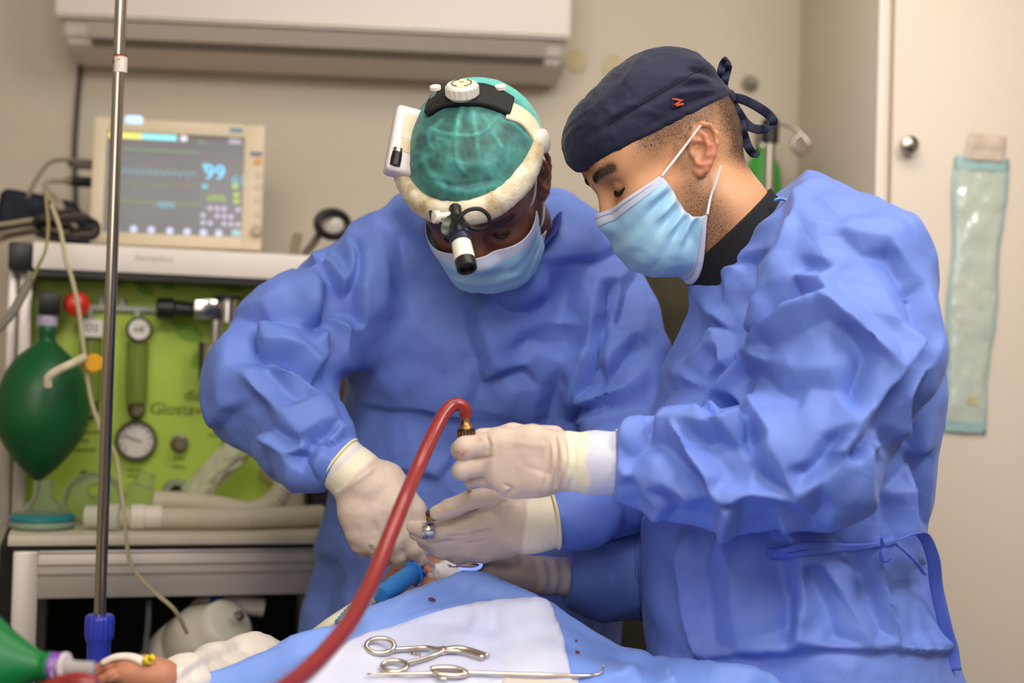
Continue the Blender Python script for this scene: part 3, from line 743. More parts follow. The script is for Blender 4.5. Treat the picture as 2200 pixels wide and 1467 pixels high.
cable('drain_hose', 'grey hose hanging beside the left aluminium post', Pd([(70, 585, 2.32), (50, 630, 2.32), (20, 680, 2.32), (-20, 720, 2.32)]), .008, mat('hose_grey', (140, 136, 126), .5))
cable('oxygen_lead', 'thin beige line curling down from the tray past the rail', Pd([(216, 922, 2.30), (238, 955, 2.26), (252, 990, 2.22), (260, 1050, 2.19), (268, 1110, 2.17), (272, 1165, 2.165), (285, 1220, 2.165), (330, 1270, 2.17), (375, 1310, 2.17), (402, 1360, 2.2)]), .0032, mat('cable_beige', (186, 174, 140), .5))
# white clip over the bag and orange disc
cable('sampling_line', 'short cream tube resting across the front of the dark green breathing bag', Pd([(103, 830, 2.24), (105, 810, 2.235), (125, 795, 2.235), (150, 783, 2.24), (180, 768, 2.28)]), .0068, mat('cream_tube', (214, 202, 172), .4))
o = MB().lathe(P(202, 780, 2.29), -_F + _R * .2, [(-.004, 12 * 2.29 / FPX), (-.002, 20 * 2.29 / FPX), (.002, 20 * 2.29 / FPX), (.004, 17 * 2.29 / FPX), (.004, .001)], 24).build('orange_disc', mat('orange_plastic', (232, 164, 20), .4), None); tag(o, 'bright orange disc hanging in front of the left flow tube', 'disc')

# ---- IV pole in front of the machine
ip0, ip1 = P(263, -80, 2.02), P(214, 1330, 2.02)
iv = thing('iv_pole', 'tall steel drip stand pole with a bright blue collar', 'drip stand', (ip1[0] - .004, ip1[1], 0))
MB().tube([ip0 + (ip0 - ip1) * .1, ip0, ip1 + (ip1 - ip0) * .05], 12.6 * 2.02 / FPX, 24).build('pole', mat('pole_steel', (186, 178, 168), .16, 1.0), iv)
axd = (ip0 - ip1) / np.linalg.norm(ip0 - ip1); s_ = 2.02 / FPX
cb = P(211, 1430, 2.02)
prof = [(-.10, 24), (0, 25), (.033, 25), (.038, 29), (.044, 31), (.066, 31.5), (.070, 30), (.0725, 26), (.0725, 14)]
V, F = lathe(cb, axd, [(a, b * s_) for a, b in prof], 60)
a_ = (V - cb) @ axd; cen = cb + np.outer(a_, axd); rd = V - cen; an = np.arctan2(rd @ _R, rd @ _F)
fl = np.where((a_ > .036) & (a_ < .0715) & (np.linalg.norm(rd, axis=1) > 24 * s_), 1 - .05 * (np.cos(an * 15) > .3), 1)
mk('height_collar', cen + rd * fl[:, None], F, mat('blue_plastic', (52, 66, 190), .38), iv, label='blue fluted plastic collar', angle=40)
MB().tube([cb - axd * .09, np.array([cb[0] - .01, cb[1], .06])], 21 * s_, 20).build('lower_tube', mat('pole_steel', (186, 178, 168), .16, 1.0), iv)
for k in range(5):
    a = 2 * math.pi * k / 5; e = np.array([cb[0] - .01 + .27 * math.cos(a), cb[1] + .27 * math.sin(a), .05])
    MB().tube([np.array([cb[0] - .01, cb[1], .10]), e], [.014, .011], 10).build('foot_leg', M_steel, iv)
    MB().lathe(e + np.array([-.012, 0, -.025]), (1, 0, 0), [(0, .012), (.002, .025), (.022, .025), (.024, .012)], 20).build('caster', M_blackp, iv)
lt, lb = P(259, 122, 2.02), P(258, 156, 2.02)
MB().lathe(lb, axd, [(0, 14.6 * s_), (np.linalg.norm(lt - lb), 14.6 * s_)], 32).build('label_sleeve', mat('label_white', (230, 220, 212), .5), iv, label='white paper label wrapped round the pole')
MB().lathe(lt - axd * .0005, axd, [(0, 14.9 * s_), (.0026, 14.9 * s_)], 32).build('label_band', mat('label_red', (140, 26, 26), .5), iv)
ld = mat('label_gold', (206, 160, 60), .5)
for (u, v, w_, h_, m_) in ((262, 130, 5, 3, ld), (250, 133, 5, 1.2, M_blackp), (249, 136, 4, 1, M_blackp), (265, 144, 3, 1, M_blackp)):
    pnt = P(u, v, 2.02); q = pnt - cb; a = q @ axd; r_ = q - axd * a; r_ = r_ / np.linalg.norm(r_); xs = (u - 259 + (v - 139) * -.03) / 14.6
    dirr = _R * xs - _F * math.sqrt(max(0, 1 - xs * xs)); base = cb + axd * a
    MB().box(base + dirr * 14.8 * s_, np.cross(axd, dirr), dirr, axd, w_ / 2 * s_ * 1.2, .0004, h_ / 2 * s_ * 1.3).build('label_print', m_, iv, False)

# ---- second drip stand and green cylinder behind the assistant's cap
g2 = thing('oxygen_cylinder', 'bright green cylinder standing against the wall behind the navy cap', 'gas cylinder', wp(1622, 800, .12))
cbt = wp(1628, 800, .10); 
V, F = lathe(np.array([cbt[0], cbt[1], 0]), Z, [(0, .03), (.01, .042), (.9, .042), (1.66, .042), (1.74, .036), (1.77, .016), (1.80, .014)], 28)
mk('cylinder_body', V, F, mat('cylinder_green', (62, 160, 62), .4), g2)
MB().lathe(np.array([cbt[0], cbt[1], 1.78]), Z, [(0, .02), (.03, .02), (.034, .012)], 16).build('cylinder_valve', M_steel, g2)
s2 = thing('drip_stand', 'second drip stand with a black clamp and wire hook behind the navy cap', 'drip stand', wp(1655, 800, .2))
b0 = P(1655, 270, 2.78); b1 = P(1645, 620, 2.78)
MB().tube([np.array([b1[0] - .02, b1[1], 0.02]), b1, b0], .010, 16).build('pole', M_steel, s2)
MB().lathe(b0 - Z * .035, Z, [(0, .014), (.002, .017), (.045, .017), (.048, .012)], 18).build('clamp', M_blackp, s2)
hk = spline(Pd([(1655, 262, 2.78), (1690, 268, 2.77), (1715, 282, 2.76), (1735, 305, 2.75), (1738, 322, 2.75), (1722, 332, 2.75), (1703, 318, 2.75), (1706, 300, 2.75), (1718, 290, 2.75)]), 8)
MB().tube(hk, .0042, 10).build('wire_hook', M_steel, s2)
MB().lathe(np.array([b1[0] - .02, b1[1], 0.0]), Z, [(0, .085), (.02, .085), (.04, .03)], 24).build('base', M_steel, s2)

# ---- things on the tray
M_clear = mat('clear_plastic', (225, 232, 215), .06, trans=.92, ior=1.12)
M_hose = mat('hose_white', (206, 198, 176), .4, spec=.4)
zt = ztray + .012
def tray_pt(u, v, off):   # point above the tray at an offset from the panel
    return on_plane(u, v, MP + MN * off, MN)
km = thing('face_mask', 'small clear anaesthetic face mask with a teal cushion, at the left end of the tray', 'face mask', tray_pt(88, 1155, .2))
cm = tray_pt(90, 1145, .20); cm[2] = zt
MB().lathe(cm + Z * .001, Z, [(0, .034), (.001, .048), (.006, .052), (.012, .050), (.014, .046)], 36, cap=True).build('cushion_base', mat('cushion_pale', (180, 200, 180), .3, trans=.5, ior=1.2), km)
MB().lathe(cm + Z * .012, Z, [(0, .047), (.004, .052), (.009, .0515), (.013, .046)], 36).build('cushion', mat('cushion_teal', (30, 122, 128), .35), km, label='teal cushion rim')
MB().lathe(cm + Z * .02, Z, [(0.004, .046), (.014, .034), (.026, .021), (.034, .016), (.036, .0155), (.058, .0155), (.058, .012), (.034, .012), (.024, .018), (.01, .032), (.003, .042)], 36, cap=False).build('dome', M_clear, km)
k2 = thing('large_face_mask', 'big clear domed face mask lying behind the steel pole on the tray', 'face mask', tray_pt(205, 1155, .10))
cm = tray_pt(200, 1150, .14); cm[2] = zt + .044
axm = -_F * .8 + _R * .25 + Z * .35
prm = [(a * .86, b * .86) for a, b in [(-.03, .056), (-.024, .060), (-.018, .056), (0, .054), (.02, .046), (.034, .03), (.04, .018), (.06, .016), (.06, .012), (.038, .013), (.03, .027), (.016, .043), (-.005, .051), (-.02, .052)]]
MB().lathe(cm, axm, prm, 36, cap=False).build('dome', M_clear, k2)
MB().lathe(cm, axm, [(-.029, .043), (-.026, .050), (-.019, .053), (-.014, .050), (-.017, .043)], 36, cap=False).build('cushion', mat('cushion_clear', (206, 216, 190), .15, trans=.7, ior=1.15), k2)
def corrug(name, label, pts, r, m, pitch=.007, amp=.10, cat='hose', parent=None):
    p = spline(pts, 12); L = np.concatenate([[0], np.cumsum(np.linalg.norm(np.diff(p, axis=0), axis=1))])
    n = int(L[-1] / pitch * 4) + 2; s = np.linspace(0, L[-1], n); q = np.stack([np.interp(s, L, p[:, k]) for k in range(3)], 1)
    V, F = tube(q, r * (1 + amp * np.sin(s / pitch * 2 * math.pi)), 14)
    o = mk(name, V, F, m, parent, True)
    if parent is None: tag(o, label, cat)
    return o
def TP(u, v, off, zoff=None):
    p = tray_pt(u, v, off)
    if zoff is not None: p[2] = zt + zoff
    return p
corrug('breathing_hose', 'white corrugated hose lying along the tray and rising at its right end', [TP(330, 1125, .12, .036), TP(400, 1120, .13, .036), TP(470, 1130, .14, .03), TP(540, 1140, .16, .022), TP(590, 1120, .18, .045), TP(625, 1070, .18, .10), TP(650, 1020, .17, .15)], .018, M_hose)
corrug('breathing_hose', 'front white corrugated hose lying along the tray', [TP(250, 1135, .22, .02), TP(330, 1135, .23, .02), TP(430, 1135, .235, .02), TP(520, 1140, .235, .02), TP(600, 1140, .22, .02), TP(690, 1140, .2, .02)], .017, M_hose)
o = MB().lathe(TP(278, 1130, .23, .022), MT, [(0, .018), (.002, .021), (.022, .021), (.024, .019), (.05, .019), (.052, .016)], 24).build('hose_connector', mat('connector_white', (226, 218, 204), .35), None); tag(o, 'white plastic hose connector at the left end of the front hose', 'connector')
o = MB().lathe(TP(185, 1135, .22, .022), MT + MN * .3, [(0, .018), (.03, .018), (.032, .022), (.055, .022)], 24).build('elbow_connector', mat('connector_clear', (222, 222, 206), .2, trans=.3, ior=1.2), None); tag(o, 'pale plastic connector lying before the large face mask', 'connector')
o = MB().lathe(TP(292, 1085, .10), Z * .9 + MT * .3, [(0, .012), (.01, .022), (.03, .026), (.034, .02), (.05, .014), (.06, .014)], 24).build('clear_valve', M_clear, None); tag(o, 'small clear plastic valve between the large mask and the port', 'valve')
# crumpled plastic wrapper
wc = [TP(385, 1098, .10, .055), TP(515, 1015, .10, .17), TP(552, 1062, .10, .13), TP(440, 1108, .12, .04)]
def wpt(s, t): return (wc[0] * (1 - s) + wc[1] * s) * (1 - t) + (wc[3] * (1 - s) + wc[2] * s) * t
def cloth2(f, nu, nv, nrm, disp):
    V = np.array([f(i / nu, j / nv) + nrm * disp(i / nu, j / nv) for j in range(nv + 1) for i in range(nu + 1)])
    a = np.arange((nu + 1) * (nv + 1)).reshape(nv + 1, nu + 1)
    return V, np.stack([a[:-1, :-1], a[:-1, 1:], a[1:, 1:], a[1:, :-1]], -1).reshape(-1, 4)
V, F = cloth2(wpt, 40, 24, MN, lambda s, t: .02 * math.sin(3.1 * t) + .006 * mnoise.noise(Vector((s * 7, t * 5, 0))) + .008 * abs(mnoise.noise(Vector((s * 4, t * 6, 4)))))
V, F = thick_sheet(V, F, .001)
o = mk('plastic_wrapper', V, F, mat('wrapper_film', (206, 206, 176), .18, trans=.25, ior=1.1, spec=.8)); tag(o, 'torn milky plastic wrapper leaning against the green panel', 'wrapper')
# canister below
cn = thing('white_canister', 'white plastic canister lying on the shelf under the aluminium rail', 'canister', mw(.42, .1, .38))
ca, cbp = P(395, 1420, 2.36), P(515, 1322, 2.28)
V, F = lathe(ca, cbp - ca, [(-.05, .060), (0, .066), (.03, .066), (.035, .062), (.04, .066), (.085, .064), (.1, .055), (.118, .046), (.135, .043), (.137, .036), (.137, .004)], 40)
M_can = mat('canister_white', (206, 200, 186), .4)
mk('canister_body', V, F, M_can, cn)
MB().lathe(cbp + (cbp - ca) / np.linalg.norm(cbp - ca) * -.003, cbp - ca, [(0, .009), (.005, .008), (.007, .003)], 16).build('drain_plug', M_steel, cn)
MB().tube(spline(Pd([(425, 1340, 2.36), (430, 1305, 2.36), (470, 1298, 2.36), (520, 1300, 2.36), (565, 1305, 2.37)]), 6), [.016] * 25, 14).build('handle', M_can, cn)
MB().lathe(P(455, 1300, 2.36), _R, [(0, .019), (.022, .019)], 20).build('blue_band', mat('band_blue', (36, 90, 190), .4), cn, label='blue band on the handle')
o = MB().tube(spline(Pd([(320, 1290, 2.3), (318, 1340, 2.3), (312, 1400, 2.3), (310, 1470, 2.3)]), 6), .0045, 8).build('suction_line', mat('line_clear', (120, 122, 124), .2, trans=.4, ior=1.2), None); tag(o, 'thin clear line hanging below the rail beside the canister', 'tube')

# ---- thing on the shelf behind the surgeon's shoulder: headphones-like black ring on a grey bracket
hr = thing('circuit_bracket', 'grey bracket with a black ring clamp behind the surgeon on the top shelf', 'bracket', P(660, 560, 2.62))
rc_ = P(715, 482, 2.6); rp = [rc_ + (_R * math.cos(a) * 30 + _U * math.sin(a) * 27) * 2.6 / FPX + _F * .02 * math.cos(a) for a in np.linspace(0, 2 * math.pi, 24, endpoint=False)]
V, F = tube(rp, .0075, 10, closed=True); mk('ring_clamp', V, F, M_blackp, hr)
MB().tube(spline(Pd([(688, 500, 2.6), (672, 525, 2.6), (655, 548, 2.6), (640, 600, 2.6)]), 6), .007, 10).build('bracket_arm', mat('bracket_grey', (96, 88, 76), .5), hr)
MB().tube(spline(Pd([(640, 505, 2.66), (632, 540, 2.64), (640, 560, 2.62), (655, 556, 2.6)]), 6), .009, 10).build('bracket_hook', mat('bracket_tan', (150, 136, 112), .5), hr)
MB().lathe(P(712, 484, 2.62), -_F, [(0, .020), (.01, .020), (.012, .016), (.012, .001)], 20).build('lens', mat('lens_pale', (196, 186, 176), .2), hr)

# ---- dark olive jacket on a chair between the two men, dark box by the surgeon's hip
ol = thing('hanging_coat', 'dark olive coat hanging on the back wall between the two men', 'coat', P(1440, 1050, 2.8))
S = SDF(); S.cone(P(1440, 580, 2.84), P(1445, 660, 2.84), .045, .075, .02).cone(P(1445, 660, 2.84), P(1435, 1040, 2.84), .08, .095, .03).cone(P(1380, 660, 2.84), P(1500, 660, 2.84), .075, .075, .03)
S.cone(P(1400, 1000, 2.84), P(1480, 1000, 2.84), .085, .085, .03).cone(P(1355, 650, 2.84), P(1315, 930, 2.82), .052, .045, .012).cone(P(1530, 650, 2.84), P(1560, 930, 2.82), .052, .045, .012).cut(lambda p: P(1440, 1065, 2.84)[2] * -1 + p[:, 2], .006)
V, F = polygonize(S, P(1440, 800, 2.80) - np.array([.32, .3, .5]), P(1440, 800, 2.80) + np.array([.32, .2, .42]), .008)
an = pnoise(np.stack([V[:, 0] * 16 + V[:, 2] * 3, V[:, 1] * 16, V[:, 2] * 2.2], 1)); V = V + vnormals(V, F) * (an * .022)[:, None]
mk('coat_cloth', V, F, mat('olive_cloth', (60, 56, 38), .85, bump=.2, bscale=300), ol)
V, F = strap(spline(Pd([(1436, 560, 2.78), (1440, 545, 2.84), (1444, 540, 2.95), (1444, 548, 3.0)]), 5), .012, .003); mk('hanging_loop', V, F, M_blackp, ol)
db = P(675, 1080, 2.62); o = MB().box(np.array([db[0] + .045, db[1], ztray + .012 + .0755]), MT, MN, Z, .055, .03, .075, .005).build('ventilator_bellows', mat('deep_purple', (44, 36, 56), .5), None)
tag(o, 'dark purple box beside the aluminium post at the tray end', 'box')
oc = P(722, 850, 2.78); o = MB().lathe(oc - Z * .08, Z, [(0, .05), (.005, .055), (.16, .055), (.165, .05), (.18, .02)], 24).build('orange_jar', mat('amber_jar', (74, 48, 30), .4), None); tag(o, 'amber jar seen under the bent arm of the surgeon', 'jar')
yb = P(1368, 1340, 2.75); o = MB().box(np.array([yb[0], yb[1], .44]), WT, WN, Z, .12, .12, .44, .02).build('waste_bin', mat('olive_bin', (36, 27, 8), .7), None); tag(o, 'dark yellow bin in the shadow between the two men', 'bin')
# ================================================================== CLOTH AND BODY TOOLS
def pxdist(uv, line):
    """Distance in pixels from points uv (N,2) to a polyline, with the parameter 0..1 and the signed side."""
    line = np.asarray(line, float); best = np.full(len(uv), 1e9); par = np.zeros(len(uv)); side = np.zeros(len(uv))
    L = np.concatenate([[0], np.cumsum(np.linalg.norm(np.diff(line, axis=0), axis=1))])
    for i in range(len(line) - 1):
        a, b = line[i], line[i + 1]; ab = b - a; l2 = ab @ ab + 1e-9
        t = np.clip(((uv - a) @ ab) / l2, 0, 1); q = uv - a - t[:, None] * ab
        d = np.hypot(q[:, 0], q[:, 1]); m = d < best
        best[m] = d[m]; par[m] = (L[i] + t[m] * math.sqrt(l2)) / L[-1]
        side[m] = np.sign(ab[0] * q[m, 1] - ab[1] * q[m, 0])
    return best, par, side
def folds(V, F, lines, tol=0.07, gain=1.0):
    """Raise (+) or press in (-) creases along polylines. Each: (points, width_px, height_m[, kind]).
    kind 'v' sharp crease, 'r' round roll, 's' step: one side stands over the other."""
    N = vnormals(V, F); pz = proj(V); uv = pz[:, :2]; z = pz[:, 2]
    view = (V - CAMLOC); view /= np.linalg.norm(view, axis=1)[:, None]
    fr = np.clip(-(N * view).sum(1) * 2.5 + .3, 0, 1)
    tri = BVHTree.FromPolygons([tuple(v) for v in V], [tuple(f) for f in F.tolist()])
    disp = np.zeros(len(V))
    for ln in lines:
        pts, wd, amp = ln[:3]; kind = ln[3] if len(ln) > 3 else 'v'
        pl = spline(np.asarray(pts, float), 4) if len(pts) > 2 else np.asarray(pts, float)
        zs = []
        for (u, v) in (pl[::3] if len(pl) > 6 else pl):
            d = P(u, v, 1.0) - CAMLOC; h = tri.ray_cast(Vector(CAMLOC), Vector(d / np.linalg.norm(d)))
            if h[0] is not None: zs.append((np.array(h[0]) - CAMLOC) @ _F)
        if not zs: continue
        lo, hi = pl.min(0) - 3 * wd, pl.max(0) + 3 * wd
        m = (uv[:, 0] > lo[0]) & (uv[:, 0] < hi[0]) & (uv[:, 1] > lo[1]) & (uv[:, 1] < hi[1]) & (z < max(zs) + tol) & (z > min(zs) - tol) & (fr > 0)
        ix = np.where(m)[0]
        if not len(ix): continue
        d, t, s = pxdist(uv[ix], pl)
        x = d / wd; env = np.clip(np.minimum(t, 1 - t) * 5, 0, 1) ** .7 * .85 + .15
        if kind == 'v': w_ = np.clip(1 - x, 0, 1) ** 1.4
        elif kind == 'r': w_ = np.exp(-(x * 1.5) ** 2)
        else:
            w_ = np.where(s > 0, np.exp(-(x * 1.1) ** 2), np.exp(-(x * 5) ** 2) - .55 * np.exp(-((x - .45) * 3.2) ** 2))
        disp[ix] += amp * gain * w_ * env * fr[ix]
    return V + N * disp[:, None]
def facets(V, F, pts, edges=(), gain=1.0, sm=2, tol=None):
    """Fold relief from traced crease points (u, v, height in mm), linear between them like stiff cloth."""
    P2 = [Vector((p[0], p[1])) for p in pts]; H = np.array([p[2] for p in pts], float) * 1e-3
    vo, eo, fo, vm, em, fm = delaunay_2d_cdt(P2, [tuple(e) for e in edges], [], 0, 1e-4)
    co = np.array([v[:] for v in vo]); hh = np.array([np.mean([H[i] for i in l]) if l else 0 for l in vm])
    N = vnormals(V, F); pz = proj(V); uv = pz[:, :2]
    view = (V - CAMLOC); view /= np.linalg.norm(view, axis=1)[:, None]
    fr = np.clip(-(N * view).sum(1) * 2.2 + .25, 0, 1)
    disp = np.zeros(len(V))
    for f in fo:
        a, b, c = (co[i] for i in f); ha, hb, hc = (hh[i] for i in f)
        lo = np.minimum(np.minimum(a, b), c); hi = np.maximum(np.maximum(a, b), c)
        ix = np.where((uv[:, 0] >= lo[0]) & (uv[:, 0] <= hi[0]) & (uv[:, 1] >= lo[1]) & (uv[:, 1] <= hi[1]))[0]
        if not len(ix): continue
        den = (b[1] - c[1]) * (a[0] - c[0]) + (c[0] - b[0]) * (a[1] - c[1])
        if abs(den) < 1e-9: continue
        q = uv[ix]
        w1 = ((b[1] - c[1]) * (q[:, 0] - c[0]) + (c[0] - b[0]) * (q[:, 1] - c[1])) / den
        w2 = ((c[1] - a[1]) * (q[:, 0] - c[0]) + (a[0] - c[0]) * (q[:, 1] - c[1])) / den
        w3 = 1 - w1 - w2; ok = (w1 >= -1e-6) & (w2 >= -1e-6) & (w3 >= -1e-6)
        disp[ix[ok]] = (w1 * ha + w2 * hb + w3 * hc)[ok]
    if sm: disp = smooth_s(disp, F, sm, .5)
    return V + N * (disp * fr * gain)[:, None]
def crumple(V, F, scale, amp, seed=0, stretch=(1, 1, 1), ridged=True, mask=None):
    """Stiff paper-like crumples: ridged, domain-warped noise."""
    q = V * np.asarray(stretch) * scale + seed * 11.7
    wq = np.stack([pnoise(q * .6 + 5), pnoise(q * .6 + 31), pnoise(q * .6 + 57)], 1)
    n = fbm(q + wq * 1.3, 3, ridged)
    n = n - n.mean()
    if mask is not None: n = n * mask
    return V + vnormals(V, F) * (n * amp)[:, None]
def cones_px(S, pts, k=0.006):
    q = [(P(u, v, d), r * d / FPX) for u, v, d, r in pts]
    return S.chain(q, k)
def gown_sdf(secs, d_scale):
    """secs: (v, u_left, u_right, depth, half_depth)."""
    rows = []
    for v, ul, ur, d, hy in secs:
        a, b = P(ul, v, d), P(ur, v, d); c = (a + b) / 2; rows.append((c[2], c[0], c[1], (b[0] - a[0]) / 2, hy))
    rows.sort(); r = np.array(rows)
    return lambda p: d_sec(p, r[:, 0], r[:, 1], r[:, 2], r[:, 3], r[:, 4], 2.25)

M_gown = mat('gown_fabric', (104, 131, 212), 0.55, bump=0.0)
def _gown_nodes(m):
    nt = m.node_tree; b = nt.nodes['Principled BSDF']; L = nt.links
    tc = nt.nodes.new('ShaderNodeTexCoord')
    # fine embossed dot weave
    w1 = nt.nodes.new('ShaderNodeTexWave'); w1.inputs['Scale'].default_value = 240; w1.bands_direction = 'Z'; w1.inputs['Distortion'].default_value = .6
    w2 = nt.nodes.new('ShaderNodeTexWave'); w2.inputs['Scale'].default_value = 240; w2.bands_direction = 'X'; w2.inputs['Distortion'].default_value = .6
    ad = nt.nodes.new('ShaderNodeMath'); ad.operation = 'ADD'
    for w_, i in ((w1, 0), (w2, 1)): L.new(tc.outputs['Object'], w_.inputs['Vector']); L.new(w_.outputs['Fac'], ad.inputs[i])
    # papery crumple
    n1 = nt.nodes.new('ShaderNodeTexNoise'); n1.noise_type = 'RIDGED_MULTIFRACTAL'; n1.inputs['Scale'].default_value = 9; n1.inputs['Detail'].default_value = 3.0; n1.inputs['Distortion'].default_value = .7
    L.new(tc.outputs['Object'], n1.inputs['Vector'])
    prev = n1.outputs['Fac']; hs = None
    for k, (rot, sc) in enumerate((((.3, .5, .2), 3.1), ((1.1, -.4, .9), 4.3), ((-.6, .8, 1.7), 5.6))):
        mp_ = nt.nodes.new('ShaderNodeMapping'); mp_.inputs['Rotation'].default_value = rot; L.new(tc.outputs['Object'], mp_.inputs['Vector'])
        wv_ = nt.nodes.new('ShaderNodeTexWave'); wv_.wave_profile = 'TRI'; wv_.inputs['Scale'].default_value = sc; wv_.inputs['Distortion'].default_value = 3.5; wv_.inputs['Detail'].default_value = 1.5; wv_.inputs['Detail Scale'].default_value = 1.2
        L.new(mp_.outputs[0], wv_.inputs['Vector'])
        ms = nt.nodes.new('ShaderNodeTexNoise'); ms.inputs['Scale'].default_value = 5 + k; L.new(mp_.outputs[0], ms.inputs['Vector'])
        rm = nt.nodes.new('ShaderNodeMapRange'); rm.inputs['From Min'].default_value = .45; rm.inputs['From Max'].default_value = .62; L.new(ms.outputs['Fac'], rm.inputs['Value'])
        mm = nt.nodes.new('ShaderNodeMath'); mm.operation = 'MULTIPLY'; L.new(wv_.outputs['Fac'], mm.inputs[0]); L.new(rm.outputs[0], mm.inputs[1])
        aa = nt.nodes.new('ShaderNodeMath'); aa.operation = 'ADD'; L.new(prev, aa.inputs[0]); L.new(mm.outputs[0], aa.inputs[1]); prev = aa.outputs[0]
    b1 = nt.nodes.new('ShaderNodeBump'); b1.inputs['Strength'].default_value = .62; b1.inputs['Distance'].default_value = .006
    L.new(prev, b1.inputs['Height'])
    b2 = nt.nodes.new('ShaderNodeBump'); b2.inputs['Strength'].default_value = .18; b2.inputs['Distance'].default_value = .0006
    L.new(ad.outputs[0], b2.inputs['Height']); L.new(b1.outputs['Normal'], b2.inputs['Normal'])
    L.new(b2.outputs['Normal'], b.inputs['Normal'])
    b.inputs['Sheen Weight'].default_value = .12; b.inputs['Sheen Roughness'].default_value = .35
    b.inputs['Sheen Tint'].default_value = (.75, .82, 1, 1)
_gown_nodes(M_gown)

# skin with stubble: Col = skin colour, Hair.r = density of short hair
def skin_mat(name, hair, rough=.48):
    m = mat(name, (200, 150, 120), rough, sss=.12, attr='Col', bump=.10, bscale=260, bdist=.001)
    nt = m.node_tree; b = nt.nodes['Principled BSDF']; L = nt.links
    a = nt.nodes.new('ShaderNodeVertexColor'); a.layer_name = 'Hair'
    sp = nt.nodes.new('ShaderNodeSeparateColor'); L.new(a.outputs['Color'], sp.inputs[0])
    tc = nt.nodes.new('ShaderNodeTexCoord'); mp_ = nt.nodes.new('ShaderNodeMapping')
    L.new(tc.outputs['Object'], mp_.inputs['Vector'])
    n = nt.nodes.new('ShaderNodeTexNoise'); n.inputs['Scale'].default_value = 900; n.inputs['Detail'].default_value = 2
    L.new(mp_.outputs[0], n.inputs['Vector'])
    th = nt.nodes.new('ShaderNodeMath'); th.operation = 'SUBTRACT'
    mu = nt.nodes.new('ShaderNodeMapRange'); mu.inputs['From Min'].default_value = 0; mu.inputs['From Max'].default_value = 1; mu.inputs['To Min'].default_value = .74; mu.inputs['To Max'].default_value = .34
    L.new(sp.outputs[0], mu.inputs['Value']); L.new(n.outputs['Fac'], th.inputs[0]); L.new(mu.outputs[0], th.inputs[1])
    r = nt.nodes.new('ShaderNodeMapRange'); r.inputs['From Min'].default_value = -.10; r.inputs['From Max'].default_value = .22; r.clamp = True
    L.new(th.outputs[0], r.inputs['Value'])
    gt = nt.nodes.new('ShaderNodeMath'); gt.operation = 'MULTIPLY'
    st = nt.nodes.new('ShaderNodeMapRange'); st.inputs['From Max'].default_value = .12; L.new(sp.outputs[0], st.inputs['Value'])
    L.new(r.outputs[0], gt.inputs[0]); L.new(st.outputs[0], gt.inputs[1])
    mx = nt.nodes.new('ShaderNodeMix'); mx.data_type = 'RGBA'
    L.new(gt.outputs[0], mx.inputs['Factor']); L.new(a.outputs['Color'], mx.inputs[6])
    src = b.inputs['Base Color'].links[0].from_socket
    L.new(src, mx.inputs[6]); mx.inputs[7].default_value = (*lin(hair), 1)
    L.new(mx.outputs[2], b.inputs['Base Color'])
    return m

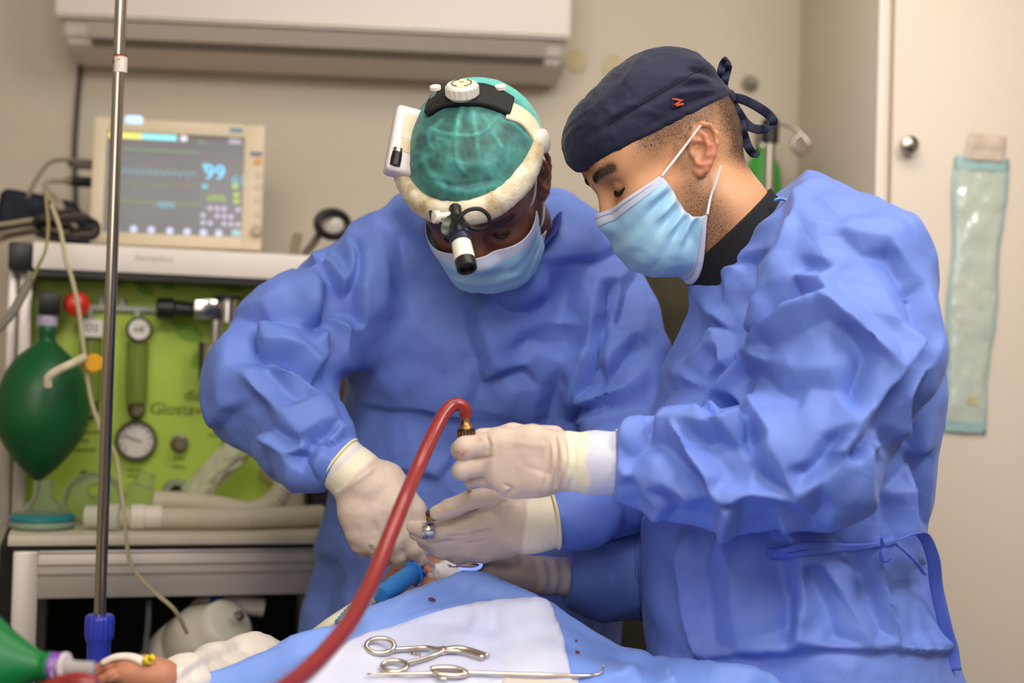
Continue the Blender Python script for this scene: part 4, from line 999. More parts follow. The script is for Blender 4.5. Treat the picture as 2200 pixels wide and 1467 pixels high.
class Frame:
    """Head frame: x forward, y to the person's left, z up; origin between the ears."""
    def __init__(s, o, h, pitch, roll=0.0):
        h = np.asarray(h, float); h /= np.linalg.norm(h)
        f = h * math.cos(pitch) - Z * math.sin(pitch); u = h * math.sin(pitch) + Z * math.cos(pitch); l = np.cross(u, f)
        u2 = u * math.cos(roll) + l * math.sin(roll); l2 = l * math.cos(roll) - u * math.sin(roll)
        s.M = np.stack([f, l2, u2]); s.o = np.asarray(o, float)
    def w(s, p): return s.o + np.asarray(p, float) @ s.M
    def l(s, p): return (np.asarray(p, float) - s.o) @ s.M.T
def head_sdf(neck, ear_tilt=math.radians(22), eye_open=.35):
    """neck: list of (local point, radius)."""
    S = SDF(); sy = lambda p: np.stack([p[:, 0], np.abs(p[:, 1]), p[:, 2]], 1)
    H = SDF()
    H.ell((-.006, 0, .050), (.100, .077, .082), .02)
    H.ell((-.034, 0, .012), (.066, .066, .060), .03)
    H.ell((.040, 0, -.030), (.054, .060, .082), .03)
    H.ell((.052, .028, .040), (.046, .040, .045), .025)
    H.cone((.000, .050, -.050), (.066, .016, -.090), .020, .016, .022)
    H.cone((-.004, .054, -.01), (.000, .050, -.052), .018, .020, .02)
    H.ell((.078, 0, -.088), (.017, .022, .017), .014)
    H.cone((.094, .004, .026), (.074, .046, .026), .0105, .009, .014)
    H.ell((.056, .046, -.014), (.032, .020, .020), .02)
    H.ell((.072, .030, -.045), (.026, .022, .03), .025)
    H.cut(lambda p: np.linalg.norm((p - np.array([.100, .033, .008])) / np.array([1, 1.3, .8]), axis=1) - .0135, .012)
    H.ell((.0775, .0325, .008), (.0140, .0145, .0128), .003)
    H.cone((.092, 0, .016), (.107, 0, -.026), .0080, .0105, .012)
    H.ell((.097, .012, -.031), (.012, .008, .008), .006)
    H.ell((.087, .0, -.055), (.016, .024, .010), .01)
    H.cone((.094, .0, -.058), (.085, .018, -.060), .006, .004, .006)
    H.cone((.093, .0, -.066), (.084, .016, -.065), .0065, .004, .006)
    S.fn(lambda p: H(sy(p)), 0)
    for (a, ra), (b, rb) in zip(neck[:-1], neck[1:]): S.cone(a, b, ra, rb, .03)
    # ears
    ct, st = math.cos(ear_tilt), math.sin(ear_tilt)
    E = SDF()
    def ep(a, b, o=0.0):
        a, b = a * 1e-3, b * 1e-3
        return np.array([-.010 + a * ct - b * st, .0715 + .004 + o * 1e-3 + max(0, .010 - a) * .42, .002 + a * st + b * ct])
    el = np.array([.0, .42, 0]); 
    E.cone(ep(-2, 14, -2), ep(-4, -14, -2), .0125, .0105, .004)
    hx = [(5, 1, -2), (10, 9, 0), (9, 19, 1), (3, 27, 1), (-7, 31, 1.5), (-16, 27, 2), (-20.5, 17, 2), (-20, 5, 2), (-16, -8, 1.5), (-11, -18, 1), (-6, -25, 0), (0, -28, -1), (4, -24, -2)]
    rr = [2.2, 2.8, 3.2, 3.4, 3.5, 3.5, 3.4, 3.2, 3.2, 3.6, 4.6, 5, 4]
    E.chain([(ep(*h), r * 1e-3) for h, r in zip(hx, rr)], .003)
    E.cut(lambda p: d_cone(p, ep(-1, 17, 12), ep(-8, 20, 12), .0085, .0075), .004)
    E.cut(lambda p: d_cone(p, ep(1, 0, 10), ep(-1, -8, 10), .0105, .0095), .004)
    E.cut(lambda p: d_cone(p, ep(-14, 17, 8), ep(-15, 2, 8), .0035, .003), .003)
    E.chain([(ep(-2, 23, 1), .0022), (ep(-9, 15, 3), .003), (ep(-11.5, 4, 3.5), .0032), (ep(-9, -8, 3), .003), (ep(-4, -14, 2), .003)], .003)
    E.ell(ep(7.5, -4, 2), (.004, .003, .006), .003)
    E.cone(ep(2, 4, 0), ep(8, 3, 0), .002, .0025, .002)
    S.fn(lambda p: np.where(np.abs(p[:, 1]) > .045, E(sy(p)), .05), .004)
    return S

def mask_mesh(fr, E, M, name, parent, m, mf, amp=.0035, n_s=56, n_t=48, top=.09, bot=.93, exps=1.0, far=1.0, puff=None, clear=None):
    """Pleated face mask lofted from the side edge curve E(t) to the midline M(t) in the head frame."""
    Es = spline(np.array(E), 8); Ms = spline(np.array(M), 8)
    def at(C, t): x = t * (len(C) - 1); i = np.clip(np.floor(x).astype(int), 0, len(C) - 2); f = (x - i)[:, None]; return C[i] * (1 - f) + C[i + 1] * f
    t = np.linspace(0, 1, n_t); e = at(Es, t); c = at(Ms, t); V = []
    col = []
    for i in range(n_s + 1):
        s = -1 + 2 * i / n_s; ph = (1 - abs(s)) * math.pi / 2; k = math.sin(ph) ** (exps * .85)
        q = np.stack([e[:, 0] + (c[:, 0] - e[:, 0]) * k, np.sign(s) * e[:, 1] * np.cos(ph) ** .62 * (1 if s > 0 else far), e[:, 2] + (c[:, 2] - e[:, 2]) * k], 1)
        if s < 0: q[:, 1] = -np.abs(q[:, 1])
        V.append(q)
    V = np.array(V).transpose(1, 0, 2).reshape(-1, 3)
    T = np.repeat(t, n_s + 1); Sg = np.tile(np.linspace(-1, 1, n_s + 1), n_t)
    a = np.arange((n_s + 1) * n_t).reshape(n_t, n_s + 1)
    F = np.stack([a[:-1, :-1], a[:-1, 1:], a[1:, 1:], a[1:, :-1]], -1).reshape(-1, 4)
    n = vnormals(V, F)
    if (n[:, 0].mean()) < 0: F = F[:, ::-1]; n = -n
    if clear is not None:
        for _ in range(4):
            V = V + n * np.clip(.0068 - clear(V), 0, .012)[:, None]; V = smooth_v(V, F, 1, .3); n = vnormals(V, F)
    edge = np.abs(Sg)
    pl = (np.abs(((T * 5.2 + .25 * edge) % 1) - .5) - .25) * 2
    w_ = np.clip((T - top) * 8, 0, 1) * np.clip((bot - T) * 8, 0, 1)
    gath = np.exp(-((edge - .86) / .13) ** 2)
    dsp = amp * pl * w_ * (.35 + 2.2 * gath) * (edge < .985) + .0018 * fbm(V * 60, 2) * w_
    if puff is not None: dsp = dsp + puff(T, Sg)
    V = V + n * dsp[:, None]
    blue = np.array(lin((158, 205, 234))); white = np.array(lin((206, 210, 232)))
    k = np.clip((top + .02 - T) * 60, 0, 1) + np.clip((T - bot) * 60, 0, 1) + .0 * edge
    k = np.clip(k + np.clip((edge - .955) * 60, 0, 1) * .6, 0, 1)[:, None]
    Cc = blue * (1 - k) + white * k
    n1 = len(V); W, FF = thick_sheet(V, F, .0012)
    return mk(name, fr.w(W), FF, m, parent, cols=np.concatenate([Cc, Cc])), V, T, Sg
M_mask = mat('mask_fabric', (150, 200, 232), .6, attr='Col', sheen=.2, bump=.06, bscale=700, bdist=.0006)
M_loop = mat('ear_loop', (226, 222, 224), .7)
M_glove = mat('latex_glove', (206, 190, 172), .46, attr='Col', sss=.08, bump=.12, bscale=90, bdist=.002, spec=.45)
def trace(V, F, crops, gain=1.0, sm=3, border=None):
    """crops: list of (x0, y0, scale, [(height_mm, [(x, y), ...]), ...]) traced on enlarged views of the photo."""
    pts, edges = [], []
    for x0, y0, s, L in crops:
        for h, pl in L:
            hs = h if isinstance(h, (list, tuple)) else [h] * len(pl)
            k0 = len(pts)
            for (x, y), hh in zip(pl, hs): pts.append((x0 + x / s, y0 + y / s, hh))
            edges += [(i, i + 1) for i in range(k0, len(pts) - 1)]
    if border:
        for p in border: pts.append((p[0], p[1], 0.0))
    return facets(V, F, pts, edges, gain, sm)
def ss(a, b, t):
    t = np.clip((t - a) / (b - a), 0, 1); return t * t * (3 - 2 * t)

def crisp(V, F, sig=.35, n_it=8, v_it=8, keep=.0, mask=None):
    """Bilateral filter of the face normals: flat facets that meet in sharp creases, like stiff non-woven cloth."""
    E = np.concatenate([np.stack([F[:, i], F[:, (i + 1) % 4]], 1) for i in range(4)]); fid = np.tile(np.arange(len(F)), 4)
    Es = np.sort(E, 1); key = Es[:, 0].astype(np.int64) * len(V) + Es[:, 1]
    o = np.argsort(key, kind='stable'); k = key[o]; same = np.where(k[:-1] == k[1:])[0]
    a, b = fid[o[same]], fid[o[same + 1]]
    def fn(V):
        n = np.cross(V[F[:, 2]] - V[F[:, 0]], V[F[:, 3]] - V[F[:, 1]]); return n / (np.linalg.norm(n, axis=1)[:, None] + 1e-12)
    n = fn(V)
    for _ in range(n_it):
        w = np.exp(-((n[a] - n[b]) ** 2).sum(1) / (sig * sig))
        acc = n * 1.0
        for c in range(3): acc[:, c] += np.bincount(a, w * n[b, c], len(F)) + np.bincount(b, w * n[a, c], len(F))
        n = acc / (np.linalg.norm(acc, axis=1)[:, None] + 1e-12)
    val = np.bincount(F.ravel(), minlength=len(V))[:, None] + 1e-9; W = V.copy()
    for _ in range(v_it):
        c = W[F].mean(1); d = np.zeros_like(W)
        for i in range(4):
            p = ((c - W[F[:, i]]) * n).sum(1)
            for q in range(3): d[:, q] += np.bincount(F[:, i], p * n[:, q], len(W))
        s_ = d / val
        if mask is not None: s_ = s_ * mask[:, None]
        W = W + s_
    return W * (1 - keep) + V * keep

def creases(V, F, seed, n=9, wl=(.06, .16), amp=.0022, warp=.5, mask=None, sm=0):
    """Sharp straight creases between flat planes: warped triangle waves in random directions, each fading in patches."""
    r = np.random.default_rng(seed); h = np.zeros(len(V))
    q = V * 7.0; wv = np.stack([pnoise(q + 3), pnoise(q + 41), pnoise(q + 77)], 1) * .05 * warp
    for i in range(n):
        d = r.normal(size=3); d /= np.linalg.norm(d); w_ = r.uniform(*wl)
        t = ((V + wv * w_ * 12) @ d) / w_ + r.uniform(0, 1)
        tri_ = np.abs((t % 1) - .5) * 2
        a = np.clip(.15 + 1.5 * pnoise(V * r.uniform(4, 7) + i * 13.3 + seed), 0, 1)
        h += amp * (w_ / wl[1]) * (tri_ - .5) * a
    if mask is not None: h = h * mask
    if sm: h = smooth_s(h, F, sm, .5)
    return V + vnormals(V, F) * h[:, None]
def cuff_cut(c, toward, r=.075):
    """Region past a sleeve end: beyond the plane through c (towards the hand) and near it."""
    c = np.asarray(c); n = np.asarray(toward, float) - c; n /= np.linalg.norm(n)
    return lambda p: np.maximum(-((p - c) @ n), np.linalg.norm(p - c, axis=1) - r)
def away(V, pts, r0, r1):
    """0 close to any of the points, 1 far from all."""
    m = np.ones(len(V))
    for c in pts: m = np.minimum(m, ss(r0, r1, np.linalg.norm(V - c, axis=1)))
    return m
# ================================================================== ASSISTANT (right): profile, navy cap
A = thing('person', 'man in navy cloth cap, mask and blue gown, in profile, holding a suction handle', 'person', (P(1700, 900, 1.86)[0], P(1700, 900, 1.86)[1], 0))
yaw = math.radians(13)
hA = np.array([-math.cos(yaw), -math.sin(yaw), 0])
fA = Frame((0, 0, 0), hA, math.radians(29), math.radians(-2))
fA.o = P(1490, 328, 1.735) - np.array([-.004, .078, .002]) @ fA.M
def la(u, v, d=1.80): return fA.l(P(u, v, d))
nkA = [((-.020, 0, -.010), .056)] + [(la(1545, 470, 1.81), .061), (la(1605, 560, 1.82), .066), (la(1655, 650, 1.85), .070)]
HS = head_sdf(nkA)
HSA = HS
V, F = polygonize(HS, (-.19, -.10, -.26), (.135, .10, .15), .0021)
hairA = np.zeros((len(V), 3)); x, y, z = V.T

nz = fbm(V * 45, 3) * .5
skin = np.array(lin((206, 152, 112))); red = np.array(lin((190, 112, 88))); dk = np.array(lin((150, 100, 72)))
C = np.repeat(skin[None], len(V), 0)
earm = ss(.079, .088, np.abs(y)) * ss(.05, .03, np.abs(z)) * ss(.03, .015, np.abs(x + .01)); C = C * (1 - earm[:, None] * .75) + red * earm[:, None] * .75
eyem = np.exp(-(((x - .088) / .016) ** 2 + ((np.abs(y) - .033) / .02) ** 2 + ((z - .008) / .013) ** 2)); C = C * (1 - .6 * eyem[:, None]) + dk * .6 * eyem[:, None]  # eye socket shading painted into the skin colour
C = C * (1 + .10 * np.clip(nz, -1, 1))[:, None]
# hair fade under the cap and round the back, stubble along the jaw
hb = ss(-.005, .04, z + .25 * (x + .02) * 0 + .02 * nz) * ss(.075, .035, x + .015 * nz) * .75
hb = np.maximum(hb, ss(-.030, -.075, x + .012 * nz) * ss(-.075, -.02, z + .02 * nz) * .95)
notear = 1 - earm
jaw = ss(-.012, -.040, z + .012 * nz) * ss(-.03, .012, x + .010 * nz - .15 * (z + .06)) * .62 * ss(-.16, -.115, z)
jaw = np.maximum(jaw, np.exp(-((x - .010) / .014) ** 2) * ss(-.04, .0, z) * ss(.05, .02, z) * .5)
cheek = ss(.012, .05, x) * ss(-.062, -.03, z); jaw = jaw * (1 - .8 * cheek)
H = np.clip(np.maximum(hb, jaw) * notear, 0, 1) * (np.abs(y) > .0)
brow = np.exp(-((z - .031 - .10 * (np.abs(y) - .03) * (np.abs(y) < .04)) / .0065) ** 2) * ss(.008, .014, np.abs(y)) * ss(.062, .052, np.abs(y)) * (x > .06)
H = np.maximum(H, np.clip(brow * 1.6, 0, 1))
tone = np.array(lin((104, 78, 60)))
C = C * (1 - .62 * H[:, None]) + tone * .62 * H[:, None]
M_skA = skin_mat('skin_tan', (34, 25, 21))
# neck and shoulders that run on under the gown, same mesh
T = SDF(); W2 = lambda u, v, d: P(u, v, d)
T.cone(W2(1612, 560, 1.82), W2(1720, 700, 1.87), .066, .105, .03).cone(W2(1720, 700, 1.87), W2(1690, 1150, 1.87), .11, .115, .03)
T.cone(W2(1780, 600, 1.76), W2(1745, 985, 1.63), .055, .042, .03).cone(W2(1745, 985, 1.63), W2(1250, 993, 1.645), .042, .026, .02)
T.cone(W2(1700, 600, 1.98), W2(1600, 1100, 2.03), .055, .042, .03).cone(W2(1600, 1100, 2.03), W2(1215, 1238, 1.94), .042, .014, .02)
T.cone(W2(1690, 1150, 1.80), W2(1690, 1500, 1.80), .09, .08, .02).cone(W2(1690, 1150, 1.93), W2(1690, 1500, 1.93), .09, .08, .02)
V2, F2 = polygonize(T, P(1700, 900, 1.86) - np.array([.48, .32, .62]), P(1700, 900, 1.86) + np.array([.3, .32, .42]), .009)
n1 = len(V); VA = np.concatenate([fA.w(V), V2]); FA = np.concatenate([F, F2 + n1])
CA = np.concatenate([C, np.repeat(skin[None], len(V2), 0)]); HA = np.concatenate([H, np.zeros(len(V2))])
def body_obj(V, F, C, H, m, parent, name='body'):
    o = mk(name, V, F, m, parent, cols=C)
    ca = o.data.color_attributes.new('Hair', 'FLOAT_COLOR', 'POINT'); c4 = np.ones((len(V), 4), np.float32); c4[:, :3] = H[:, None]
    ca.data.foreach_set('color', c4.ravel()); return o
body_obj(VA, FA, CA, HA, M_skA, A)
# eyes: lashes and brow hair
M_hair = mat('black_hair', (22, 17, 15), .55)
for s in (1, -1):
    V, F = tube(fA.w(spline([(.0885, .0200 * s, .0030), (.0925, .028 * s, -.0010), (.0920, .036 * s, -.0015), (.0855, .046 * s, .0010), (.0800, .051 * s, .0035)], 6)), .0021, 6)
    mk('eyelashes', V, F, M_hair, A)
    bl_ = None
    V, F = tube(fA.w(spline([(.1020, .010 * s, .0265), (.1010, .018 * s, .0295), (.0965, .030 * s, .0335), (.0880, .043 * s, .0345), (.0780, .055 * s, .0270)], 6)), np.interp(np.arange(25), [0, 4, 12, 20, 24], [.002, .0045, .0050, .0036, .0012]), 10, flat=(.8, 1.0), ref=fA.M[0])
    n_ = fbm(V * 300, 2) * .0009; V = V + n_[:, None]
    mk('eyebrow', V, F, M_hair, A)

# mask
E_ = [la(1385, 397), la(1412, 425), la(1436, 462), la(1456, 476), la(1476, 471)]
E_ = [(e[0], yy, e[2]) for e, yy in zip(E_, (.062, .066, .068, .067, .064))]
M_ = [la(1293, 456), la(1308, 505), la(1330, 548), la(1368, 580), la(1422, 594), la(1492, 590)]
M_ = [(e[0], 0, e[2]) for e in M_]
mo, mV, mT, mS = mask_mesh(fA, E_, M_, 'face_mask', A, M_mask, None, amp=.0058, clear=HSA)
_mg = mV.reshape(48, 57, 3)
for r_ in (2, 5, 45): V, F = tube(fA.w(_mg[r_, 3:54] + np.array([.0012, 0, .0004])), .00042, 5); mk('stitch_line', V, F, mat('mask_stitch', (168, 178, 208), .7), mo)
MB().tube(fA.w(spline([_mg[1, 56] + (0, .001, 0), la(1425, 345) * (1, 0, 1) + (0, .080, 0), la(1463, 294) * (1, 0, 1) + (0, .088, 0)], 6)), .0016, 8).build('ear_loop', M_loop, mo)
MB().tube(fA.w(spline([_mg[46, 56] + (0, .002, 0), la(1486, 440) * (1, 0, 1) + (0, .083, 0), la(1494, 415) * (1, 0, 1) + (0, .087, 0), la(1505, 376) * (1, 0, 1) + (0, .090, 0)], 6)), .0016, 8).build('ear_loop', M_loop, mo)

# cap
cp = SDF()
cp.ell((.018, 0, .078), (.094, .083, .055), .03)
cp.ell((-.026, 0, .078), (.078, .080, .066), .03)
cp.ell((.052, 0, .060), (.064, .072, .036), .02)
def capcut(p): return p[:, 2] - .042 - .03 * (p[:, 0] - .02)
cp.cut(lambda p: capcut(p), .003)
V, F = polygonize(cp, (-.13, -.11, .02), (.14, .11, .17), .0026)
V, F = keep_largest(V, F); V = smooth_v(V, F, 6, .5)
for _ in range(3): V = V + vnormals(V, F) * np.clip(.0045 - HSA(V), 0, .01)[:, None] * np.array([1, 1, 0]) * (np.abs(vnormals(V, F)[:, 2:3]) < .7)
V = smooth_v(V, F, 10, .5, mask=ss(.062, .050, V[:, 2] - .03 * (V[:, 0] - .02)))
wv = fA.w(V)
wv = crumple(wv, F, 16, .0028, 3, (1, 1, 1.5))
capl = [([(1308, 265), (1370, 225), (1440, 185), (1480, 160), (1510, 146)], 14, -.0030), ([(1308, 262), (1370, 221), (1440, 181), (1482, 155)], 12, .0022),
        ([(1540, 190), (1500, 170), (1450, 165)], 12, .004, 'r'), ([(1545, 200), (1500, 195), (1440, 205)], 10, .004, 'r'), ([(1540, 150), (1500, 135), (1450, 130)], 14, .004, 'r'), ([(1545, 170), (1510, 155), (1480, 148)], 8, -.004),
        ([(1560, 195), (1500, 215), (1440, 235)], 10, -.003), ([(1390, 120), (1360, 155), (1345, 190)], 18, .004, 'r'),
        ([(1260, 250), (1330, 190), (1400, 140)], 20, .003, 'r'), ([(1275, 290), (1350, 240), (1420, 210)], 16, -.003), ([(1545, 178), (1500, 180), (1455, 190)], 7, -.003), ([(1553, 140), (1520, 118), (1480, 110)], 9, -.003)]
wv = folds(wv, F, capl)
M_navy = mat('navy_cotton', (23, 27, 54), .8, sheen=.12, bump=.15, bscale=420, bdist=.0008)
co = mk('surgical_cap', wv, F, M_navy, A)
tri = BVHTree.FromPolygons([tuple(v) for v in wv], [tuple(f) for f in F.tolist()])
def hit(tri, u, v, off=.001):
    d = P(u, v, 1.0) - CAMLOC; h = tri.ray_cast(Vector(CAMLOC), Vector(d / np.linalg.norm(d)))
    if h[0] is None: return None
    return np.array(h[0]) + np.array(h[1]) * off
def on_surf(tri, pts, off=.001, dflt=1.75):
    out = []; last = dflt
    for u, v in pts:
        q = hit(tri, u, v, off)
        if q is None: q = P(u, v, last)
        last = (q - CAMLOC) @ _F; out.append(q)
    return np.array(out)
def stitch(tri, pts, r, m, parent, name='stitching', n=8, off=.0006):
    q = on_surf(tri, spline(np.asarray(pts, float), n), off); V, F = tube(q, r, 6); return mk(name, V, F, m, parent)
stitch(tri, [(1308, 268), (1370, 228), (1440, 188), (1482, 162), (1508, 148)], .0007, mat('navy_thread', (14, 16, 30), .8), co)
# maker's tag with an orange emblem
tg = on_surf(tri, [(1440, 212), (1470, 206), (1473, 224), (1443, 232)], .0018)
V = np.concatenate([tg, tg - _F * -.0015]); mk('cap_tag', V, [[0, 1, 2, 3], [7, 6, 5, 4], [0, 4, 5, 1], [1, 5, 6, 2], [2, 6, 7, 3], [3, 7, 4, 0]], mat('tag_navy', (36, 42, 80), .7), co, False)
orange = mat('orange_thread', (238, 96, 36), .6)
for pl in ([(1443, 214), (1455, 214), (1458, 218), (1447, 224)], [(1447, 224), (1457, 222), (1463, 226)], [(1455, 216), (1463, 214)], [(1450, 226), (1464, 220)]):
    q = on_surf(tri, pl, .0035); V, F = tube(q, .0009, 6); mk('emblem', V, F, orange, co)
# knot and ribbons at the back
kd = 1.80
kb = MB(); kb.lathe(P(1562, 210, kd), _R * .7 + _U * .4, [(-.008, .002), (-.005, .009), (.004, .010), (.010, .006), (.012, .001)], 14)
kb.build('knot', M_navy, co)
for pts, wd in (([(1558, 205), (1552, 190), (1548, 165), (1552, 140), (1562, 128), (1566, 135), (1562, 155), (1556, 180), (1556, 205)], .010),
                ([(1562, 210), (1590, 212), (1620, 225), (1650, 245), (1662, 262), (1655, 272), (1630, 278), (1605, 268), (1585, 240), (1568, 215)], .012),
                ([(1562, 212), (1580, 240), (1592, 265), (1600, 295), (1610, 320), (1622, 332), (1630, 325)], .011)):
    q = np.array([P(u, v, kd + .006 * math.sin(i * .9)) for i, (u, v) in enumerate(spline(np.array(pts, float), 5))])
    V, F = strap(q, wd, .0022, refn=-_F + _R * .3); mk('cap_ribbon', V, F, M_navy, co)

# gown
gs = [(428, 1672, 1752, 1.86, .05), (455, 1640, 1805, 1.86, .10), (500, 1585, 1870, 1.86, .155), (560, 1525, 1915, 1.86, .19), (640, 1500, 1950, 1.86, .20), (720, 1465, 1975, 1.86, .205), (800, 1430, 1998, 1.86, .20),
      (900, 1405, 2008, 1.86, .195), (1000, 1392, 1990, 1.86, .19), (1100, 1385, 1965, 1.86, .185), (1180, 1385, 1962, 1.86, .185), (1300, 1392, 2008, 1.86, .20), (1467, 1405, 2060, 1.86, .215), (1750, 1420, 2090, 1.86, .225), (2600, 1440, 2110, 1.86, .23)]
G = SDF(); G.fn(gown_sdf(gs, 1))
G.chain([(P(1745, 500, 1.74), .07), (P(1815, 590, 1.70), .098), (P(1815, 760, 1.65), .098), (P(1752, 985, 1.61), .074), (P(1580, 1012, 1.615), .069), (P(1450, 1008, 1.63), .054), (P(1370, 1000, 1.638), .042), (P(1322, 997, 1.642), .0335)], .022)
G.chain([(P(1690, 560, 1.98), .09), (P(1600, 1050, 2.05), .08), (P(1400, 1210, 1.99), .066), (P(1290, 1235, 1.95), .054), (P(1215, 1240, 1.935), .036)], .03)
# neck opening
G.cone(P(1598, 602, 1.82), P(1710, 510, 1.84), .064, .088, .03)
nrmA = -_R * .697 + _U * .717; pnA = P(1520, 578, 1.78)
G.cut(lambda p: -((p - pnA) @ nrmA), .003)

G.cut(cuff_cut(P(1318, 997, 1.642), P(1270, 995, 1.642)), .002); G.cut(cuff_cut(P(1216, 1240, 1.937), P(1170, 1237, 1.932)), .002)
GV, GF = polygonize(G, P(1700, 900, 1.86) - np.array([.50, .36, .80]), P(1700, 900, 1.86) + np.array([.33, .34, .36]), .0036)
TA = [(1250, 400, 2.445, [
 (4, [(1130, 100), (1140, 300), (1130, 480)]), (12, [(1110, 210), (1050, 400), (1000, 560), (915, 750)]),
 (-10, [(865, 400), (890, 560), (880, 690), (876, 800)]), (7, [(830, 420), (780, 540), (700, 690)]),
 (-9, [(690, 720), (780, 770), (872, 832)]), (6, [(700, 748), (725, 830), (740, 930)]), (-6, [(765, 790), (785, 880), (760, 950)]),
 (14, [(1255, 600), (1100, 660), (980, 740), (900, 850), (780, 990), (705, 1080), (690, 1180)]),
 (-3, [(1290, 690), (1110, 790), (960, 850)]), (-9, [(1130, 545), (1010, 690), (885, 840), (760, 965), (655, 1085)]),
 (14, [(1262, 604), (1400, 710), (1545, 850), (1636, 950)]), (1, [(1350, 540), (1500, 650), (1650, 780)]),
 (8, [(1138, 490), (1250, 503), (1300, 560)]), (-6, [(1150, 545), (1225, 588)]),
 (-9, [(1420, 760), (1500, 905), (1430, 1130)]), (6, [(1548, 866), (1505, 1010), (1445, 1150)]),
 (16, [(1740, 825), (1645, 958), (1540, 1090), (1420, 1250), (1330, 1400)]), (-14, [(1795, 890), (1665, 1045), (1565, 1250), (1425, 1410)]),
 (10, [(1745, 535), (1832, 780), (1885, 1080)]), (-8, [(1730, 570), (1772, 720), (1786, 810)]), (8, [(1590, 285), (1700, 470)]), (-5, [(1610, 380), (1700, 540)]),
 (9, [(1700, 1080), (1672, 1300)]), (-9, [(1610, 1290), (1545, 1440)]), (-6, [(1735, 1120), (1722, 1400)]), (7, [(1800, 920), (1802, 1200), (1770, 1400)]),
 (4, [(850, 1050), (1000, 1130), (1120, 1222), (1165, 1185)]), (-4, [(905, 1000), (1050, 1090), (1140, 1140)]), (3, [(1000, 920), (1150, 960), (1300, 950)]), (-3, [(1200, 1060), (1330, 1080)]),
 (10, [(775, 1080), (850, 1150), (900, 1230), (962, 1320)]), (-15, [(700, 1205), (765, 1185), (842, 1165)]), (9, [(690, 1250), (760, 1238), (845, 1210)]),
 (3, [(1240, 190), (1400, 230), (1550, 330)]), (-3, [(1320, 170), (1400, 300), (1450, 350)]), (4, [(1160, 370), (1260, 380), (1340, 430)]), (-3, [(1180, 420), (1250, 440)]),
 (3, [(600, 560), (640, 480), (720, 420)]), (-5, [(600, 800), (640, 740)]), (5, [(590, 900), (650, 840), (680, 760)]), (-5, [(620, 1000), (680, 900)]), (5, [(440, 960), (540, 940), (560, 1020)]), (-4, [(470, 1080), (540, 1060)]),
 (-4, [(720, 560), (760, 640)]), (3, [(1600, 600), (1680, 720)]), (-3, [(1000, 300), (1080, 240)]),
 ]),
 (1300, 850, 2.3775, [
 (9, [(95, 200), (140, 150), (190, 138)]), (-10, [(130, 300), (215, 210), (245, 155)]), (11, [(255, 170), (330, 105), (480, 88)]),
 (-9, [(300, 210), (385, 330), (470, 440)]), (10, [(330, 160), (420, 290), (520, 400), (610, 540)]), (-10, [(560, 180), (500, 215), (550, 320), (630, 420)]), (12, [(510, 190), (570, 165), (705, 112)]),
 (-14, [(718, 118), (760, 180), (788, 240)]), (10, [(800, 246), (900, 380), (968, 480)]), (-7, [(690, 260), (760, 360), (820, 440)]),
 (10, [(550, 462), (740, 484), (975, 510)]), (-6, [(500, 540), (700, 560), (900, 580)]), (10, [(622, 560), (600, 690)]), (-9, [(560, 600), (565, 660)]), (-9, [(315, 530), (345, 600), (420, 660)]), (6, [(230, 420), (300, 440), (420, 520)]), (6, [(120, 400), (200, 470), (290, 560)]), (-6, [(90, 330), (140, 440), (170, 560)]),
 (-7, [(700, 640), (860, 620)]), (7, [(1100, 420), (1200, 330), (1280, 230)]), (-6, [(1020, 400), (1130, 300), (1180, 240)]), (5, [(1040, 330), (1080, 250), (1110, 200)]),
 (9, [(1330, 260), (1345, 500), (1375, 700)]), (-9, [(1400, 215), (1480, 350), (1528, 440)]), (9, [(1545, 460), (1535, 600), (1520, 700)]), (-4, [(1420, 500), (1430, 690)]), (5, [(1110, 690), (1160, 560), (1300, 330)]), (-5, [(1060, 640), (1120, 560)]), (5, [(1200, 520), (1300, 660)]),
 (7, [(1640, 250), (1625, 500), (1600, 680)]), (-6, [(1590, 330), (1580, 600)]),
 (9, [(890, 660), (945, 730), (990, 860), (1008, 1000), (965, 1240)]), (-9, [(872, 750), (905, 900), (955, 1060), (950, 1200)]),
 (9, [(1370, 810), (1400, 920), (1470, 1150), (1510, 1290)]), (-7, [(1410, 840), (1450, 1000), (1560, 1240)]), (-5, [(1300, 880), (1420, 1200)]),
 (9, [(205, 690), (235, 1000), (245, 1340)]), (-9, [(330, 680), (352, 900), (400, 1200), (440, 1330)]), (8, [(385, 850), (420, 1100), (480, 1320)]), (-4, [(500, 900), (560, 1280)]), (4, [(640, 900), (680, 1270)]),
 (5, [(470, 1335), (700, 1312), (930, 1300), (1100, 1278), (1345, 1288), (1500, 1268), (1780, 1302)]), (-2.5, [(470, 1365), (700, 1340), (880, 1330), (1100, 1310), (1340, 1318), (1500, 1300), (1780, 1330)]),
 (6, [(1100, 870), (1230, 1050), (1330, 1240)]), (-6, [(1050, 900), (1150, 1120), (1180, 1240)]),
 (9, [(1550, 800), (1645, 950), (1720, 1150), (1760, 1280)]), (-5, [(1600, 960), (1680, 1200)]),
 (6, [(500, 1400), (520, 1480)]), (-5, [(900, 1400), (920, 1480)]), (5, [(1250, 1400), (1260, 1480)]), (-5, [(1530, 1400), (1540, 1480)]),
 ])]
GV = trace(GV, GF, TA, 1.75, 1, [(1300, 300), (1700, 380), (2100, 380), (2150, 900), (2150, 1600), (1300, 1600), (1250, 1100), (1250, 900), (1328, 925), (1324, 960), (1322, 1000), (1324, 1040), (1334, 1075)])
mkA = away(GV, [P(1318, 997, 1.642), P(1222, 1240, 1.94)], .045, .08) * .9 + .1
GV = crumple(GV, GF, 9, .0034, 1, (1, 1, .7), mask=mkA); GV = crisp(GV, GF, .28, 6, 6)
